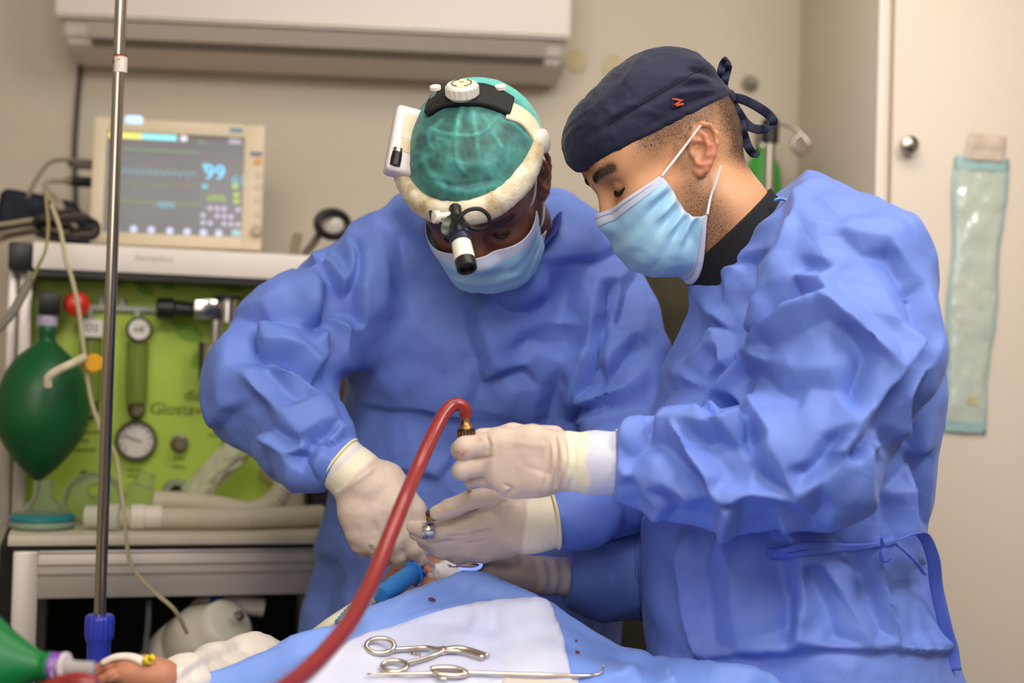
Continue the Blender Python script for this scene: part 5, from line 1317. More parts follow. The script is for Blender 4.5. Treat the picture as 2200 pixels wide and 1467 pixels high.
GV = creases(GV, GF, 5, 10, (.05, .15), .0050, mask=mkA); GV = creases(GV, GF, 15, 8, (.025, .06), .0026, mask=mkA); GV = smooth_v(GV, GF, 1, .5)
gownA = mk('gown', GV, GF, M_gown, A)
# ---------------------------------------------------------------- gloved hands
gl_c = np.array(lin((208, 188, 172))); gl_cuff = np.array(lin((236, 226, 200))); gl_blue = np.array(lin((206, 206, 222))); blood = np.array(lin((176, 60, 44)))
def glove(name, S, box, parent, paint=None, lines=(), h=.0017, label=None):
    V, F = polygonize(S, box[0], box[1], h)
    if lines: V = folds(V, F, lines, tol=.05)
    V = V + vnormals(V, F) * (fbm(V * 90, 2) * .0005)[:, None]
    C = np.repeat(gl_c[None], len(V), 0)
    pz = proj(V)
    C = C * (1 + .05 * np.clip(fbm(V * 40, 3), -1, 1))[:, None]
    if paint: C = paint(C, pz, V)
    return mk(name, V, F, M_glove, parent, cols=C, label=label), V, F
def boxof(pts, pad=.06):
    q = np.array([P(u, v, d) for u, v, d in pts]); return q.min(0) - pad, q.max(0) + pad
def mixc(C, col, m): m = np.clip(m, 0, 1)[:, None]; return C * (1 - m) + col * m

# assistant's left hand: fist round the suction handle, back of the hand to the camera
D = 1.642
S = SDF()
cones_px(S, [(1330, 995, D + .003, 69), (1275, 994, D + .002, 66), (1225, 992, D, 58)], .008)
for (k, a, b, ra, rb) in ((0, (1215, 958), (1072, 950), 30, 31), (1, (1215, 982), (1066, 985), 31, 31), (2, (1215, 1005), (1068, 1018), 30, 29), (3, (1215, 1022), (1092, 1040), 28, 27)):
    cones_px(S, [(*a, D + .002, ra), ((a[0] + b[0]) / 2, (a[1] + b[1]) / 2 - (6 if k == 0 else 0), D - .004, (ra + rb) / 2 + 2), (*b, D - .002, rb)], .012)
cones_px(S, [(1170, 1030, D + .006, 32), (1110, 1048, D + .006, 22)], .012)     # heel of the hand
cones_px(S, [(1072, 952, D - .001, 29), (1000, 963, D - .001, 25), (992, 966, D + .016, 22)], .005)
cones_px(S, [(992, 966, D + .016, 22), (1030, 968, D + .034, 18)], .004)
cones_px(S, [(1064, 992, D, 26), (994, 1009, D + .001, 21), (990, 1011, D + .016, 19)], .003)
cones_px(S, [(990, 1011, D + .016, 19), (1030, 1012, D + .034, 16)], .003)
cones_px(S, [(1068, 1024, D + .004, 25), (1030, 1024, D + .014, 18), (1012, 1030, D + .03, 15), (1050, 1035, D + .04, 14)], .003)
cones_px(S, [(1092, 1042, D + .006, 22), (1068, 1036, D + .022, 16), (1060, 1038, D + .036, 14)], .003)
cones_px(S, [(1190, 940, D + .022, 26), (1100, 932, D + .034, 21), (1035, 940, D + .040, 17), (1000, 952, D + .040, 15)], .008)   # thumb behind the handle
wr = [([(1190 + i * 9, 925 + abs(i - 1) * 2), (1198 + i * 9, 985), (1188 + i * 9, 1052)], 7, .0016 * (1 if i % 2 else -1), 'r') for i in range(-3, 5)]
wr += [([(1045, 935), (1052, 960), (1045, 985)], 6, -.0016), ([(1055, 935), (1062, 965), (1056, 1000)], 7, .0013, 'r'), ([(1080, 1040), (1100, 1050), (1085, 1065)], 7, -.003),
       ([(1010, 988), (1050, 982), (1060, 978)], 6, -.004), ([(1100, 950), (1180, 960)], 12, .001, 'r'), ([(1120, 1000), (1190, 1020)], 10, -.001), ([(1000, 1032), (1040, 1026)], 5, -.002)]
def paintA(C, pz, V):
    u, v = pz[:, 0], pz[:, 1]
    C = mixc(C, gl_cuff, ss(1206, 1222, u - .06 * (v - 990) ** 2 / 60)); C = mixc(C, gl_blue, ss(1258, 1268, u + 6 * np.sin(v / 14)) * ss(1326, 1320, u))
    bl = np.exp(-(((u - 992) / 16) ** 2 + ((v - 973) / 7) ** 2)) + .7 * np.exp(-(((u - 1028) / 8) ** 2 + ((v - 944) / 6) ** 2)) + .4 * np.exp(-(((u - 1010) / 5) ** 2 + ((v - 1022) / 4) ** 2))
    return mixc(C, blood, bl * (.5 + .9 * fbm(V * 250, 2)) * (pz[:, 2] < D + .01))
S.cut(lambda p, A_=P(1331, 995, D), n_=-_R: (p - A_) @ n_, .002)
gA, _, _ = glove('glove', S, boxof([(960, 920, D), (1335, 1070, D)]), A, paintA, wr)
rr = [P(1330, 995, D + .003) + (_U * math.cos(a) * 70 + _F * math.sin(a) * 70 + _R * (6 * math.sin(a) * 0 - 4 * math.cos(a))) * D / FPX for a in np.linspace(0, 2 * math.pi, 40, endpoint=False)]
V, F = tube(rr, .0021, 8, closed=True); mk('rolled_cuff', V, F, mat('latex_bead', (232, 220, 180), .4), gA)

# assistant's right hand: low, in the shade behind
D = 1.93
S = SDF()
cones_px(S, [(1240, 1240, D + .005, 44), (1165, 1236, D, 37), (1110, 1230, D - .005, 38), (1060, 1222, D - .01, 34)], .012)
for i, (y0, y1) in enumerate(((1198, 1196), (1212, 1214), (1228, 1230), (1240, 1240))):
    cones_px(S, [(1070, y0 + 4, D - .01 + .006 * i, 17), (1015, y1 - 4, D - .014 + .006 * i, 14), (975, y1 + 6, D - .004 + .006 * i, 12)], .004)
cones_px(S, [(1100, 1205, D - .02, 18), (1040, 1196, D - .03, 14), (1000, 1204, D - .028, 12)], .006)
wr = [([(1150 + i * 13, 1200), (1158 + i * 13, 1240), (1150 + i * 13, 1275)], 8, .0018 * (1 if i % 2 else -1), 'r') for i in range(0, 6)]
def paintB(C, pz, V): return mixc(C, gl_blue, ss(1150, 1180, pz[:, 0]) * .5)
S.cut(lambda p, A_=P(1228, 1240, D), n_=-_R: (p - A_) @ n_, .002)
glove('glove', S, boxof([(960, 1190, D), (1235, 1280, D)]), A, paintB, wr, .0022)

# gown tie with stitched waist band
tri = BVHTree.FromPolygons([tuple(v) for v in GV], [tuple(f) for f in GF.tolist()])
M_tie = mat('gown_tie', (88, 112, 206), .6, bump=.1, bscale=400)
def ribbon(name, top, bot, parent, m, off=.003, n=8, dflt=1.68):
    a = on_surf(tri, spline(np.array(top, float), n), off, dflt); b = on_surf(tri, spline(np.array(bot, float), n), off, dflt)
    k = 4; rows = [a * (1 - t) + b * t for t in np.linspace(0, 1, k)]
    V = np.concatenate(rows); nn = len(a); ix = np.arange(nn * k).reshape(k, nn)
    F = np.stack([ix[:-1, :-1], ix[1:, :-1], ix[1:, 1:], ix[:-1, 1:]], -1).reshape(-1, 4)
    if (vnormals(V, F) @ _F).mean() > 0: F = F[:, ::-1]
    V = smooth_v(V, F, 4, .5); V, F = thick_sheet(V, F, .0030); return mk(name, V, F, m, parent)
rb = ribbon('waist_tie', [(1642, 1172), (1700, 1162), (1760, 1157), (1830, 1158), (1900, 1160)], [(1642, 1205), (1700, 1202), (1760, 1195), (1830, 1182), (1900, 1174)], gownA, M_tie, .009)
stitch(tri, [(1650, 1188), (1720, 1180), (1800, 1174), (1840, 1170)], .0006, mat('tie_thread', (70, 84, 160), .7), gownA, 'tie_stitching', off=.008)
V, F = strap(np.array([P(u, v, d) for u, v, d in spline(np.array([(1895, 1167, 1.655), (1925, 1160, 1.65), (1960, 1148, 1.66), (1985, 1152, 1.68), (2005, 1200, 1.70), (2012, 1260, 1.72), (2030, 1340, 1.73), (2045, 1400, 1.74), (2052, 1440, 1.74)], float), 6)]), .016, .003); mk('tie_end', V, F, M_tie, gownA)
V, F = strap(np.array([P(u, v, d) for u, v, d in spline(np.array([(1905, 1165, 1.65), (1895, 1185, 1.645), (1898, 1205, 1.645), (1910, 1200, 1.645), (1915, 1180, 1.648), (1912, 1162, 1.65)], float), 6)]), .008, .003); mk('tie_loop', V, F, M_tie, gownA)
V, F = strap(np.array([P(u, v, d) for u, v, d in spline(np.array([(1915, 1162, 1.652), (1945, 1185, 1.655), (1970, 1210, 1.66), (1985, 1232, 1.67)], float), 6)]), .010, .003); mk('tie_end', V, F, M_tie, gownA)
MB().lathe(P(1908, 1163, 1.648), _R + _U * .3, [(-.009, .002), (-.006, .007), (.006, .007), (.009, .002)], 12).build('tie_knot', M_tie, gownA)
# neck edge, black undershirt and pale collar loop
US = lambda p: np.maximum(np.maximum(HSA(fA.l(p)) - .006, -(p - pnA) @ nrmA - .045), (p - pnA) @ nrmA - (.017 + .05 * np.clip((p - pnA) @ (_R * .717 + _U * .697) - .02, -.05, .06) * -.2))
V, F = polygonize(US, P(1600, 510, 1.82) - np.array([.14, .13, .14]), P(1600, 510, 1.82) + np.array([.14, .13, .12]), .003); V, F = keep_largest(V, F)
mk('undershirt_collar', V, F, mat('black_cotton', (16, 16, 17), .85), A)
nk = on_surf(tri, spline(np.array([(1524, 584), (1545, 560), (1580, 527), (1615, 493), (1645, 464), (1668, 442)], float), 6), .0005, 1.76)
V, F = strap(nk, .009, .004); mk('neck_binding', V, F, M_tie, gownA)
V, F = strap(np.array([P(u, v, d) for u, v, d in spline(np.array([(1664, 430, 1.745), (1680, 428, 1.745), (1705, 438, 1.74), (1730, 446, 1.74)], float), 5)]), .010, .003, refn=_R); mk('collar_loop', V, F, mat('pale_blue_tape', (132, 176, 230), .6), gownA)
# ================================================================== SURGEON (left): headlight, bowed head
B = thing('person', 'man in teal bouffant cap and blue gown, head bowed over the patient, wearing a headlight', 'person', (P(1040, 900, 2.15)[0], P(1040, 900, 2.15)[1], 0))
psi = math.radians(4)
fB = Frame((0, 0, 0), (-math.sin(psi), -math.cos(psi), 0), math.radians(52), math.radians(-10))
fB.o = P(1166, 382, 1.90) - np.array([-.010, .082, .0]) @ fB.M
lb = lambda u, v, d: fB.l(P(u, v, d))
nkB = [((-.025, 0, -.010), .056), (lb(1085, 490, 2.00), .058), (lb(1080, 580, 2.09), .070)]
HS = head_sdf(nkB)
HSB = HS
V, F = polygonize(HS, (-.22, -.10, -.20), (.135, .10, .15), .0024)
x, y, z = V.T; nz = fbm(V * 45, 3) * .5
skin = np.array(lin((122, 78, 60))); dk = np.array(lin((74, 44, 36)))
C = np.repeat(skin[None], len(V), 0)
eyem = np.exp(-(((x - .088) / .016) ** 2 + ((np.abs(y) - .033) / .02) ** 2 + ((z - .008) / .013) ** 2)); C = mixc(C, dk, .6 * eyem)  # shade of the eye sockets mixed into the skin tone
C = C * (1 + .1 * np.clip(nz, -1, 1))[:, None]
H = np.clip(np.maximum(ss(-.015, -.045, z + .012 * nz) * ss(-.01, .02, x) * .8, ss(.0, .035, z) * ss(.06, .03, x) * .9), 0, 1) * (np.abs(y) < .082)
brow = np.exp(-((z - .031) / .007) ** 2) * ss(.008, .014, np.abs(y)) * ss(.062, .052, np.abs(y)) * (x > .06); H = np.maximum(H, np.clip(brow * 1.7, 0, 1))
T = SDF()
T.cone(P(1080, 580, 2.11), P(1050, 760, 2.22), .07, .11, .03).cone(P(1050, 760, 2.22), P(1030, 1250, 2.26), .11, .11, .03)
T.cone(P(800, 625, 2.13), P(585, 850, 2.0), .045, .042, .03).cone(P(585, 850, 2.0), P(770, 1020, 1.865), .042, .026, .02)
T.cone(P(1270, 600, 2.12), P(1385, 960, 2.02), .050, .042, .03).cone(P(1400, 970, 2.02), P(1150, 1125, 1.79), .042, .026, .02)
T.cone(P(810, 625, 2.14), P(1270, 600, 2.12), .05, .05, .04)
T.cone(P(960, 1250, 2.26), P(950, 1600, 2.26), .09, .08, .02).cone(P(1110, 1250, 2.26), P(1120, 1600, 2.26), .09, .08, .02)
V2, F2 = polygonize(T, P(1030, 900, 2.1) - np.array([.5, .42, .62]), P(1030, 900, 2.1) + np.array([.4, .36, .34]), .010)
body_obj(np.concatenate([fB.w(V), V2]), np.concatenate([F, F2 + len(V)]), np.concatenate([C, np.repeat(skin[None], len(V2), 0)]), np.concatenate([H, np.zeros(len(V2))]), skin_mat('skin_brown', (20, 14, 12)), B)
for s in (1, -1):
    V, F = tube(fB.w(spline([(.0890, .0215 * s, .0020), (.0922, .028 * s, -.0005), (.0918, .036 * s, -.0008), (.0865, .044 * s, .0015)], 6)), .0014, 6); mk('eyelashes', V, F, M_hair, B)
    V, F = tube(fB.w(spline([(.1020, .010 * s, .0285), (.1005, .020 * s, .0310), (.0935, .033 * s, .0345), (.0840, .046 * s, .0340), (.0760, .054 * s, .0290)], 6)), .0032, 8, flat=(1, .8)); mk('eyebrow', V, F, M_hair, B)
EB = [(e[0], e[1], e[2]) for e in E_]; MBm = [(m_[0] * (.97 if i else .96), 0, m_[2]) for i, m_ in enumerate(M_)]
mo2, _, _, _ = mask_mesh(fB, EB, MBm, 'face_mask', B, M_mask, None, amp=.0046, top=.11, clear=HSB)
for s in (1, -1):
    MB().tube(fB.w(spline([np.array(EB[0]) * (1, s, 1), (.035, .075 * s, .010), (.0, .0795 * s, .028)], 6)), .0016, 8).build('ear_loop', M_loop, mo2)
    MB().tube(fB.w(spline([np.array(EB[4]) * (1, s, 1), (.020, .074 * s, -.050), (-.004, .080 * s, -.026)], 6)), .0016, 8).build('ear_loop', M_loop, mo2)
# bouffant cap
cp = SDF(); cp.ell((-.006, 0, .056), (.113, .090, .090), .02); cp.ell((-.05, 0, .03), (.085, .082, .078), .03)
cp.cut(lambda p: p[:, 2] - .040 - .22 * p[:, 0] * (p[:, 0] > 0) * 0 + np.maximum(0, -.35 * p[:, 0]) - np.maximum(0, .12 * p[:, 0]) * -1 * -1, .006)
V, F = polygonize(cp, (-.16, -.11, -.06), (.14, .11, .17), .0028)
wv = fB.w(V); wv = crumple(wv, F, 22, .0016, 9)
bl = [([(1000, 205), (985, 260), (975, 290)], 12, .004), ([(1010, 215), (1020, 270), (1030, 350)], 10, .0032), ([(985, 240), (980, 320), (985, 350), (1000, 375)], 9, .0035), ([(1035, 240), (1060, 290), (1090, 330)], 10, .004), ([(960, 250), (920, 290), (935, 330)], 10, .003),
      ([(920, 275), (960, 288), (1000, 292), (1035, 285), (1075, 250)], 8, .0038), ([(1090, 255), (1130, 290), (1150, 310)], 10, .003), ([(905, 330), (920, 370), (960, 400)], 12, .003, 'r'), ([(930, 395), (1000, 412), (1080, 395)], 10, .0035, 'r'), ([(920, 380), (980, 398), (1060, 385)], 8, -.003),
      ([(985, 355), (1005, 380)], 6, .002), ([(1110, 230), (1145, 265), (1165, 300)], 12, .004, 'r'), ([(1075, 195), (1120, 215), (1150, 250)], 10, .004, 'r'), ([(1000, 300), (1005, 345)], 8, -.002), ([(1055, 300), (1045, 350)], 10, -.002), ([(945, 300), (950, 350)], 10, -.002)]
wv = folds(wv, F, bl, gain=.45)
lz = fB.l(wv); d0 = d_ell(lz, np.array([-.006, 0, .056]), (.113, .090, .090))
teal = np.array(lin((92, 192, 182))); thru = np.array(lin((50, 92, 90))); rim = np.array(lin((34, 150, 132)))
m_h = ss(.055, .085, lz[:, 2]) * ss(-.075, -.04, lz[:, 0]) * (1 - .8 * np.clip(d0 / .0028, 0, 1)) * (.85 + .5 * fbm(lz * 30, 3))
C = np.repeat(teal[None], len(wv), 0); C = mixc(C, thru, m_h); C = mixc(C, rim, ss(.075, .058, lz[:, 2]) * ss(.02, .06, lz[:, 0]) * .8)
C = C * (1 + .22 * np.clip(fbm(lz * 190, 2) * 1.3, -1, 1))[:, None]
M_teal = mat('bouffant_fabric', (70, 170, 160), .6, attr='Col', bump=.15, bscale=300, bdist=.0008, sheen=.2)
CAPF = F
capB = mk('bouffant_cap', wv, F, M_teal, B, cols=C)
# gown
gs = [(430, 850, 1190, 2.10, .06), (462, 825, 1240, 2.12, .10), (505, 775, 1300, 2.14, .12), (560, 745, 1355, 2.15, .13), (640, 735, 1360, 2.16, .135), (740, 770, 1370, 2.17, .14), (850, 745, 1385, 2.19, .14), (1000, 710, 1385, 2.20, .14),
      (1150, 690, 1370, 2.21, .15), (1250, 672, 1350, 2.22, .155), (1340, 655, 1335, 2.22, .16), (1467, 640, 1335, 2.22, .165), (1700, 620, 1340, 2.23, .17), (2250, 600, 1350, 2.24, .18)]
G = SDF(); G.fn(gown_sdf(gs, 1))
G.chain([(P(828, 590, 2.10), .078), (P(740, 655, 2.07), .082), (P(634, 728, 2.02), .078), (P(582, 845, 1.98), .088), (P(655, 945, 1.91), .066), (P(703, 984, 1.885), .040), (P(722, 993, 1.877), .030), (P(738, 1004, 1.870), .027)], .022)
G.chain([(P(1262, 588, 2.10), .075), (P(1296, 680, 2.07), .072), (P(1335, 800, 2.04), .072), (P(1385, 960, 2.0), .074), (P(1310, 1055, 1.90), .060), (P(1235, 1098, 1.825), .046), (P(1200, 1113, 1.80), .031), (P(1180, 1117, 1.785), .027)], .025)
G.ell(P(1050, 730, 2.10), (.17, .10, .13), .05); G.cone(P(1120, 560, 2.10), P(1250, 545, 2.10), .075, .06, .03)
G.chain([(P(1120, 600, 1.99), .030), (P(1195, 540, 2.03), .038), (P(1220, 495, 2.07), .034), (P(1190, 470, 2.12), .045)], .03)
G.cut(lambda p: d_cone(p, P(1060, 430, 1.93), P(1085, 510, 2.03), .070, .064), .008)
G.cut(cuff_cut(P(737, 1000, 1.872), P(770, 1026, 1.868)), .002); G.cut(cuff_cut(P(1181, 1116, 1.781), P(1150, 1122, 1.778)), .002)
GV, GF = polygonize(G, P(1000, 900, 2.1) - np.array([.52, .44, .80]), P(1000, 900, 2.1) + np.array([.42, .34, .36]), .0040)
TB = [(440, 420, 2.293, [
 (6, [(800, 85), (792, 250), (778, 480), (775, 640)]), (-8, [(762, 280), (742, 420), (758, 630)]),
 (6, [(490, 248), (540, 292), (588, 330)]), (6, [(382, 348), (470, 382), (505, 386)]), (-8, [(430, 330), (500, 345)]), (-10, [(555, 300), (600, 390), (680, 500), (738, 600)]),
 (-6, [(612, 235), (690, 320)]), (6, [(700, 200), (742, 335)]), (6, [(640, 340), (690, 430)]), (9, [(512, 392), (578, 450), (560, 560)]), (-12, [(596, 475), (602, 560), (578, 648)]),
 (10, [(152, 605), (290, 545), (420, 455)]), (-9, [(265, 625), (250, 690), (272, 770)]), (8, [(285, 640), (400, 690), (505, 738)]), (-5, [(340, 620), (470, 640)]),
 (12, [(280, 735), (400, 742), (470, 765), (548, 850)]), (-13, [(255, 790), (310, 805), (440, 835), (552, 915)]), (9, [(588, 665), (580, 800)]), (-8, [(640, 650), (622, 850)]), (8, [(700, 640), (670, 780)]),
 (8, [(85, 960), (125, 850), (210, 862)]), (8, [(165, 880), (255, 975), (380, 1085), (465, 1180)]), (-6, [(310, 840), (420, 965)]), (6, [(345, 845), (470, 905), (560, 985)]), (-9, [(450, 975), (540, 985)]),
 (8, [(548, 1012), (618, 1105)]), (-9, [(245, 985), (212, 1150), (235, 1240)]), (9, [(285, 1200), (400, 1262), (500, 1235)]), (-5, [(330, 1140), (450, 1210)]), (-10, [(485, 1300), (525, 1240), (630, 1172)]), (8, [(540, 1330), (570, 1260)]), (6, [(640, 1115), (700, 1165)]), (-6, [(600, 1235), (690, 1185)]), (7, [(600, 1200), (650, 1180)]),
 (-7, [(110, 1080), (190, 1110)]), (6, [(60, 1010), (90, 1060)]),
 (8, [(850, 120), (880, 300), (890, 500)]), (-5, [(960, 200), (990, 400), (1000, 600)]), (6, [(1030, 60), (1060, 160)]),
 (3, [(785, 1022), (1000, 1045), (1240, 1085)]), (-3, [(790, 1050), (1000, 1075), (1200, 1108)]), (4, [(880, 1338), (1150, 1372)]), (-3, [(870, 1370), (1150, 1405)]), (-6, [(660, 930), (700, 1100)]),
 ]), (900, 420, 2.157, [
 (-13, [(165, 450), (205, 600), (262, 760), (285, 900)]), (8, [(275, 560), (322, 700), (358, 800)]), (6, [(365, 745), (430, 792), (500, 782)]), (-5, [(395, 845), (480, 812)]), (5, [(380, 1000), (440, 900)]), (-4, [(250, 1000), (270, 1060)]),
 (5, [(480, 620), (620, 592), (780, 602)]), (-5, [(500, 668), (700, 695)]), (4, [(540, 730), (660, 760)]), (6, [(520, 300), (560, 450)]), (-4, [(640, 330), (680, 520)]),
 (8, [(842, 405), (815, 560), (790, 715), (742, 860), (705, 1060)]), (-11, [(872, 430), (855, 600), (808, 760), (752, 900)]), (6, [(930, 395), (920, 520), (880, 640)]), (-6, [(965, 440), (912, 590)]), (7, [(1005, 640), (880, 760)]), (-6, [(985, 720), (870, 880)]), (6, [(1050, 800), (960, 880)]),
 (8, [(745, 955), (900, 905)]), (10, [(722, 1045), (850, 1030), (1080, 1000)]), (-9, [(730, 1002), (900, 975), (1075, 955)]), (4, [(700, 285), (850, 268)]), (-4, [(720, 315), (860, 300)]), (5, [(1060, 560), (1090, 720)]),
 (-6, [(640, 900), (600, 1060)]), (5, [(560, 880), (520, 1050)]),
 ]), (600, 950, 2.75, [(5, [(190, 640), (330, 660)]), (-4, [(200, 700), (340, 720)]), (6, [(180, 800), (160, 1000)]), (-6, [(300, 780), (260, 1000)]), (5, [(420, 820), (400, 1000)]), (4, [(640, 150), (860, 160)])])]
GV = trace(GV, GF, TB, 1.75, 1, [(400, 350), (700, 400), (1000, 400), (1450, 450), (1500, 900), (1500, 1500), (1000, 1500), (600, 1500), (400, 1000), (690, 1040), (725, 995), (765, 946), (1192, 1062), (1186, 1116), (1190, 1172)])
mkB = away(GV, [P(737, 1000, 1.872), P(1181, 1116, 1.781)], .045, .08) * .9 + .1
GV = crumple(GV, GF, 9, .0032, 21, (1, 1, .7), mask=mkB); GV = crisp(GV, GF, .28, 6, 6)
GV = creases(GV, GF, 25, 14, (.05, .17), .0080, mask=mkB); GV = creases(GV, GF, 35, 8, (.025, .06), .0026, mask=mkB); GV = smooth_v(GV, GF, 1, .5)
gownB = mk('gown', GV, GF, M_gown, B)
tri = BVHTree.FromPolygons([tuple(v) for v in GV], [tuple(f) for f in GF.tolist()])
nkl = np.array([P(u, v, d) for u, v, d in spline(np.array([(1125, 572, 1.965), (1165, 545, 1.985), (1205, 510, 2.01), (1224, 478, 2.035), (1218, 455, 2.07), (1195, 442, 2.10)], float), 6)])
V, F = strap(nkl, .012, .005, refn=_R); mk('neck_binding', V, F, M_tie, gownB)
V, F = strap(np.array([P(u, v, d) for u, v, d in spline(np.array([(1130, 560, 1.965), (1165, 530, 1.965), (1190, 500, 1.975), (1196, 470, 2.0)], float), 6)]), .03, .008, refn=_R); mk('scrub_collar', V, F, mat('scrub_blue', (48, 60, 150), .75), B)

# surgeon's right hand (image left): back of the hand, fingers closed downward
S = SDF(); D = 1.868
hplane = lambda a, b: (lambda p, A_=P(*a), n_=(P(*b) - P(*a)) / np.linalg.norm(P(*b) - P(*a)): (p - A_) @ n_)  # negative behind the cuff edge
cones_px(S, [(728, 993, D + .004, 60), (765, 1022, D, 57), (790, 1050, D - .002, 57)], .008)
for k, (a, b, rb) in enumerate((((762, 1055), (772, 1142), 31), ((785, 1045), (803, 1160), 31), ((810, 1038), (842, 1160), 31), ((832, 1030), (872, 1140), 29))):
    cones_px(S, [(*a, D + .001, 38), ((a[0] + b[0]) / 2, (a[1] + b[1]) / 2, D - .010, 38), (*b, D - .012, rb)], .012)
    fx = b[0] + (4, 14, 16, 12)[k]; fy = b[1] + (32, 34, 40, 46)[k]
    cones_px(S, [(*b, D - .012, rb - 2), (fx, fy - 10, D - .004, 25 - k), (fx + 8, fy + 2, D + .018, 21)], .003)
    cones_px(S, [(fx + 8, fy + 2, D + .018, 21), (fx + 34, fy - 22, D + .036, 18)], .003)
cones_px(S, [(850, 1050, D + .006, 34), (888, 1095, D - .004, 25), (902, 1150, D - .004, 20), (898, 1185, D + .002, 16)], .008)
cones_px(S, [(872, 1142, D - .012, 26), (890, 1180, D - .012, 18), (905, 1205, D - .006, 14)], .004)
wr = [([(712 + i * 9, 1062 - i * 3), (755 + i * 8, 1040 - i * 5), (812 + i * 3, 1000 - i * 2)], 7, .0016 * (1 if i % 2 else -1), 'r') for i in range(-1, 4)] + [([(795, 1172), (800, 1188)], 6, -.004), ([(800, 1120), (812, 1145)], 14, -.001, 'r')]
def paintC(C, pz, V):
    t = (pz[:, 0] - 728) * .66 + (pz[:, 1] - 993) * .75
    C = mixc(C, gl_cuff, ss(52, 40, t + 4 * np.sin(pz[:, 0] / 20))); return mixc(C, gl_blue, ss(14, 6, t) * ss(-6, 0, t) * .6)
S.cut(hplane((729, 994, D + .004), (765, 1022, D)), .002)
gC, _, _ = glove('glove', S, boxof([(680, 950, D), (920, 1240, D)]), B, paintC, wr)
ax = P(765, 1022, D) - P(728, 993, D + .004); ax /= np.linalg.norm(ax); e1 = np.cross(ax, _F); e1 /= np.linalg.norm(e1); e2 = np.cross(ax, e1)
rr = [P(728, 993, D + .004) + (e1 * math.cos(a) + e2 * math.sin(a)) * 61 * D / FPX for a in np.linspace(0, 2 * math.pi, 40, endpoint=False)]
V, F = tube(rr, .0022, 8, closed=True); mk('rolled_cuff', V, F, mat('latex_bead', (232, 220, 180), .4), gC)
# surgeon's left hand: thumb above, fingers pointing left
S = SDF(); D = 1.775
cones_px(S, [(1186, 1116, D + .006, 62), (1150, 1122, D + .003, 62), (1110, 1126, D, 58)], .008)
for k, (a, m_, b, c, e) in enumerate((((1120, 1100), (1050, 1112), (1000, 1130), (930, 1142), (888, 1132)), ((1120, 1120), (1060, 1138), (1000, 1155), (935, 1160), (893, 1146)), ((1125, 1140), (1075, 1158), (1010, 1174), (950, 1178), (910, 1164)), ((1130, 1150), (1090, 1168), (1040, 1183), (985, 1190), (945, 1180)))):
    dd_ = D - .006 + k * .010
    cones_px(S, [(*a, D + .002, 34), (*m_, dd_, 32 - k), (*b, dd_ - .002, 25 - k)], .012)
    cones_px(S, [(*b, dd_ - .002, 26 - k), (*c, dd_ + .002, 22 - k), (*e, dd_ + .016, 15 - k * .5)], .003 if k < 2 else .010)
cones_px(S, [(1120, 1090, D - .004, 36), (1075, 1066, D - .016, 25), (1060, 1064, D - .018, 23)], .010)
cones_px(S, [(1060, 1064, D - .018, 23), (1010, 1074, D - .026, 20.5), (965, 1092, D - .028, 20), (938, 1102, D - .026, 16)], .003)
cones_px(S, [(1130, 1120, D - .014, 30), (1090, 1090, D - .016, 28)], .012)
wr = [([(1090, 1075), (1060, 1088), (1030, 1100)], 6, -.002), ([(940, 1086), (955, 1078), (968, 1080)], 5, -.0012), ([(930, 1092), (945, 1098)], 6, .0008), ([(1010, 1148), (1040, 1140), (1060, 1138)], 5, -.0035), ([(960, 1152), (1005, 1150)], 5, -.002), ([(1000, 1168), (1050, 1160)], 5, -.002), ([(1130, 1080), (1135, 1130), (1128, 1180)], 6, .0012, 'r'), ([(1100, 1050), (1118, 1080)], 8, -.001)]
def paintD(C, pz, V):
    u, v = pz[:, 0], pz[:, 1]
    C = mixc(C, gl_cuff, ss(1122, 1136, u + .12 * (v - 1120))); sp_ = (fbm(V * 330, 1) > .42) * ss(1080, 1060, v) * .25 * (pz[:, 2] < D)
    return mixc(C, np.array(lin((140, 96, 80))), sp_)
S.cut(hplane((1189, 1115, D + .006), (1150, 1122, D + .003)), .002)
gD, _, _ = glove('glove', S, boxof([(870, 1045, D), (1210, 1200, D)]), B, paintD, wr)
ax = P(1186, 1116, D + .006) - P(1150, 1122, D + .003); ax /= np.linalg.norm(ax); e1 = np.cross(ax, _F); e1 /= np.linalg.norm(e1); e2 = np.cross(ax, e1)
rr = [P(1190, 1115, D + .006) + (e1 * math.cos(a) + e2 * math.sin(a)) * 63 * D / FPX for a in np.linspace(0, 2 * math.pi, 40, endpoint=False)]
V, F = tube(rr, .0024, 8, closed=True); mk('rolled_cuff', V, F, mat('latex_bead', (232, 220, 180), .4), gD)

# ---- headlight worn over the cap
HL = thing('surgical_headlight', 'worn white headlight with a padded band, battery box and lamp, over the teal cap', 'headlight', fB.w((0, 0, .06)))
def bandpt(t):   # t angle round the head, 0 = forehead, + towards his left
    c, s = math.cos(t), math.sin(t)
    return np.array([-.004 + .114 * c, .0925 * s, .066 + .010 * (1 - c)])
an = np.linspace(-1.75, 1.45, 60); pts = fB.w(np.array([bandpt(a) for a in an]))
rads = np.interp(an, [-1.75, -1.2, 0, 1.0, 1.45], [.013, .0165, .0185, .0165, .010])
V, F = tube(pts, rads, 18, flat=(1.0, .72), ref=fB.M[0])
V = crumple(V, np.array([f for f in F if len(f) == 4]), 60, .0016, 3)
M_pad = mat('fleece_pad', (232, 222, 196), .9, noise=.5, nscale=32, col2=(176, 152, 106), bump=.5, bscale=260, bdist=.002, sheen=.4)
mk('padded_band', V, F, M_pad, HL)
M_hlw = mat('headlight_white', (232, 226, 214), .4)
M_yel = mat('aged_plastic', (226, 214, 184), .45)
capn = wv
triC = BVHTree.FromPolygons([tuple(v) for v in capn], [tuple(f) for f in CAPF.tolist()])
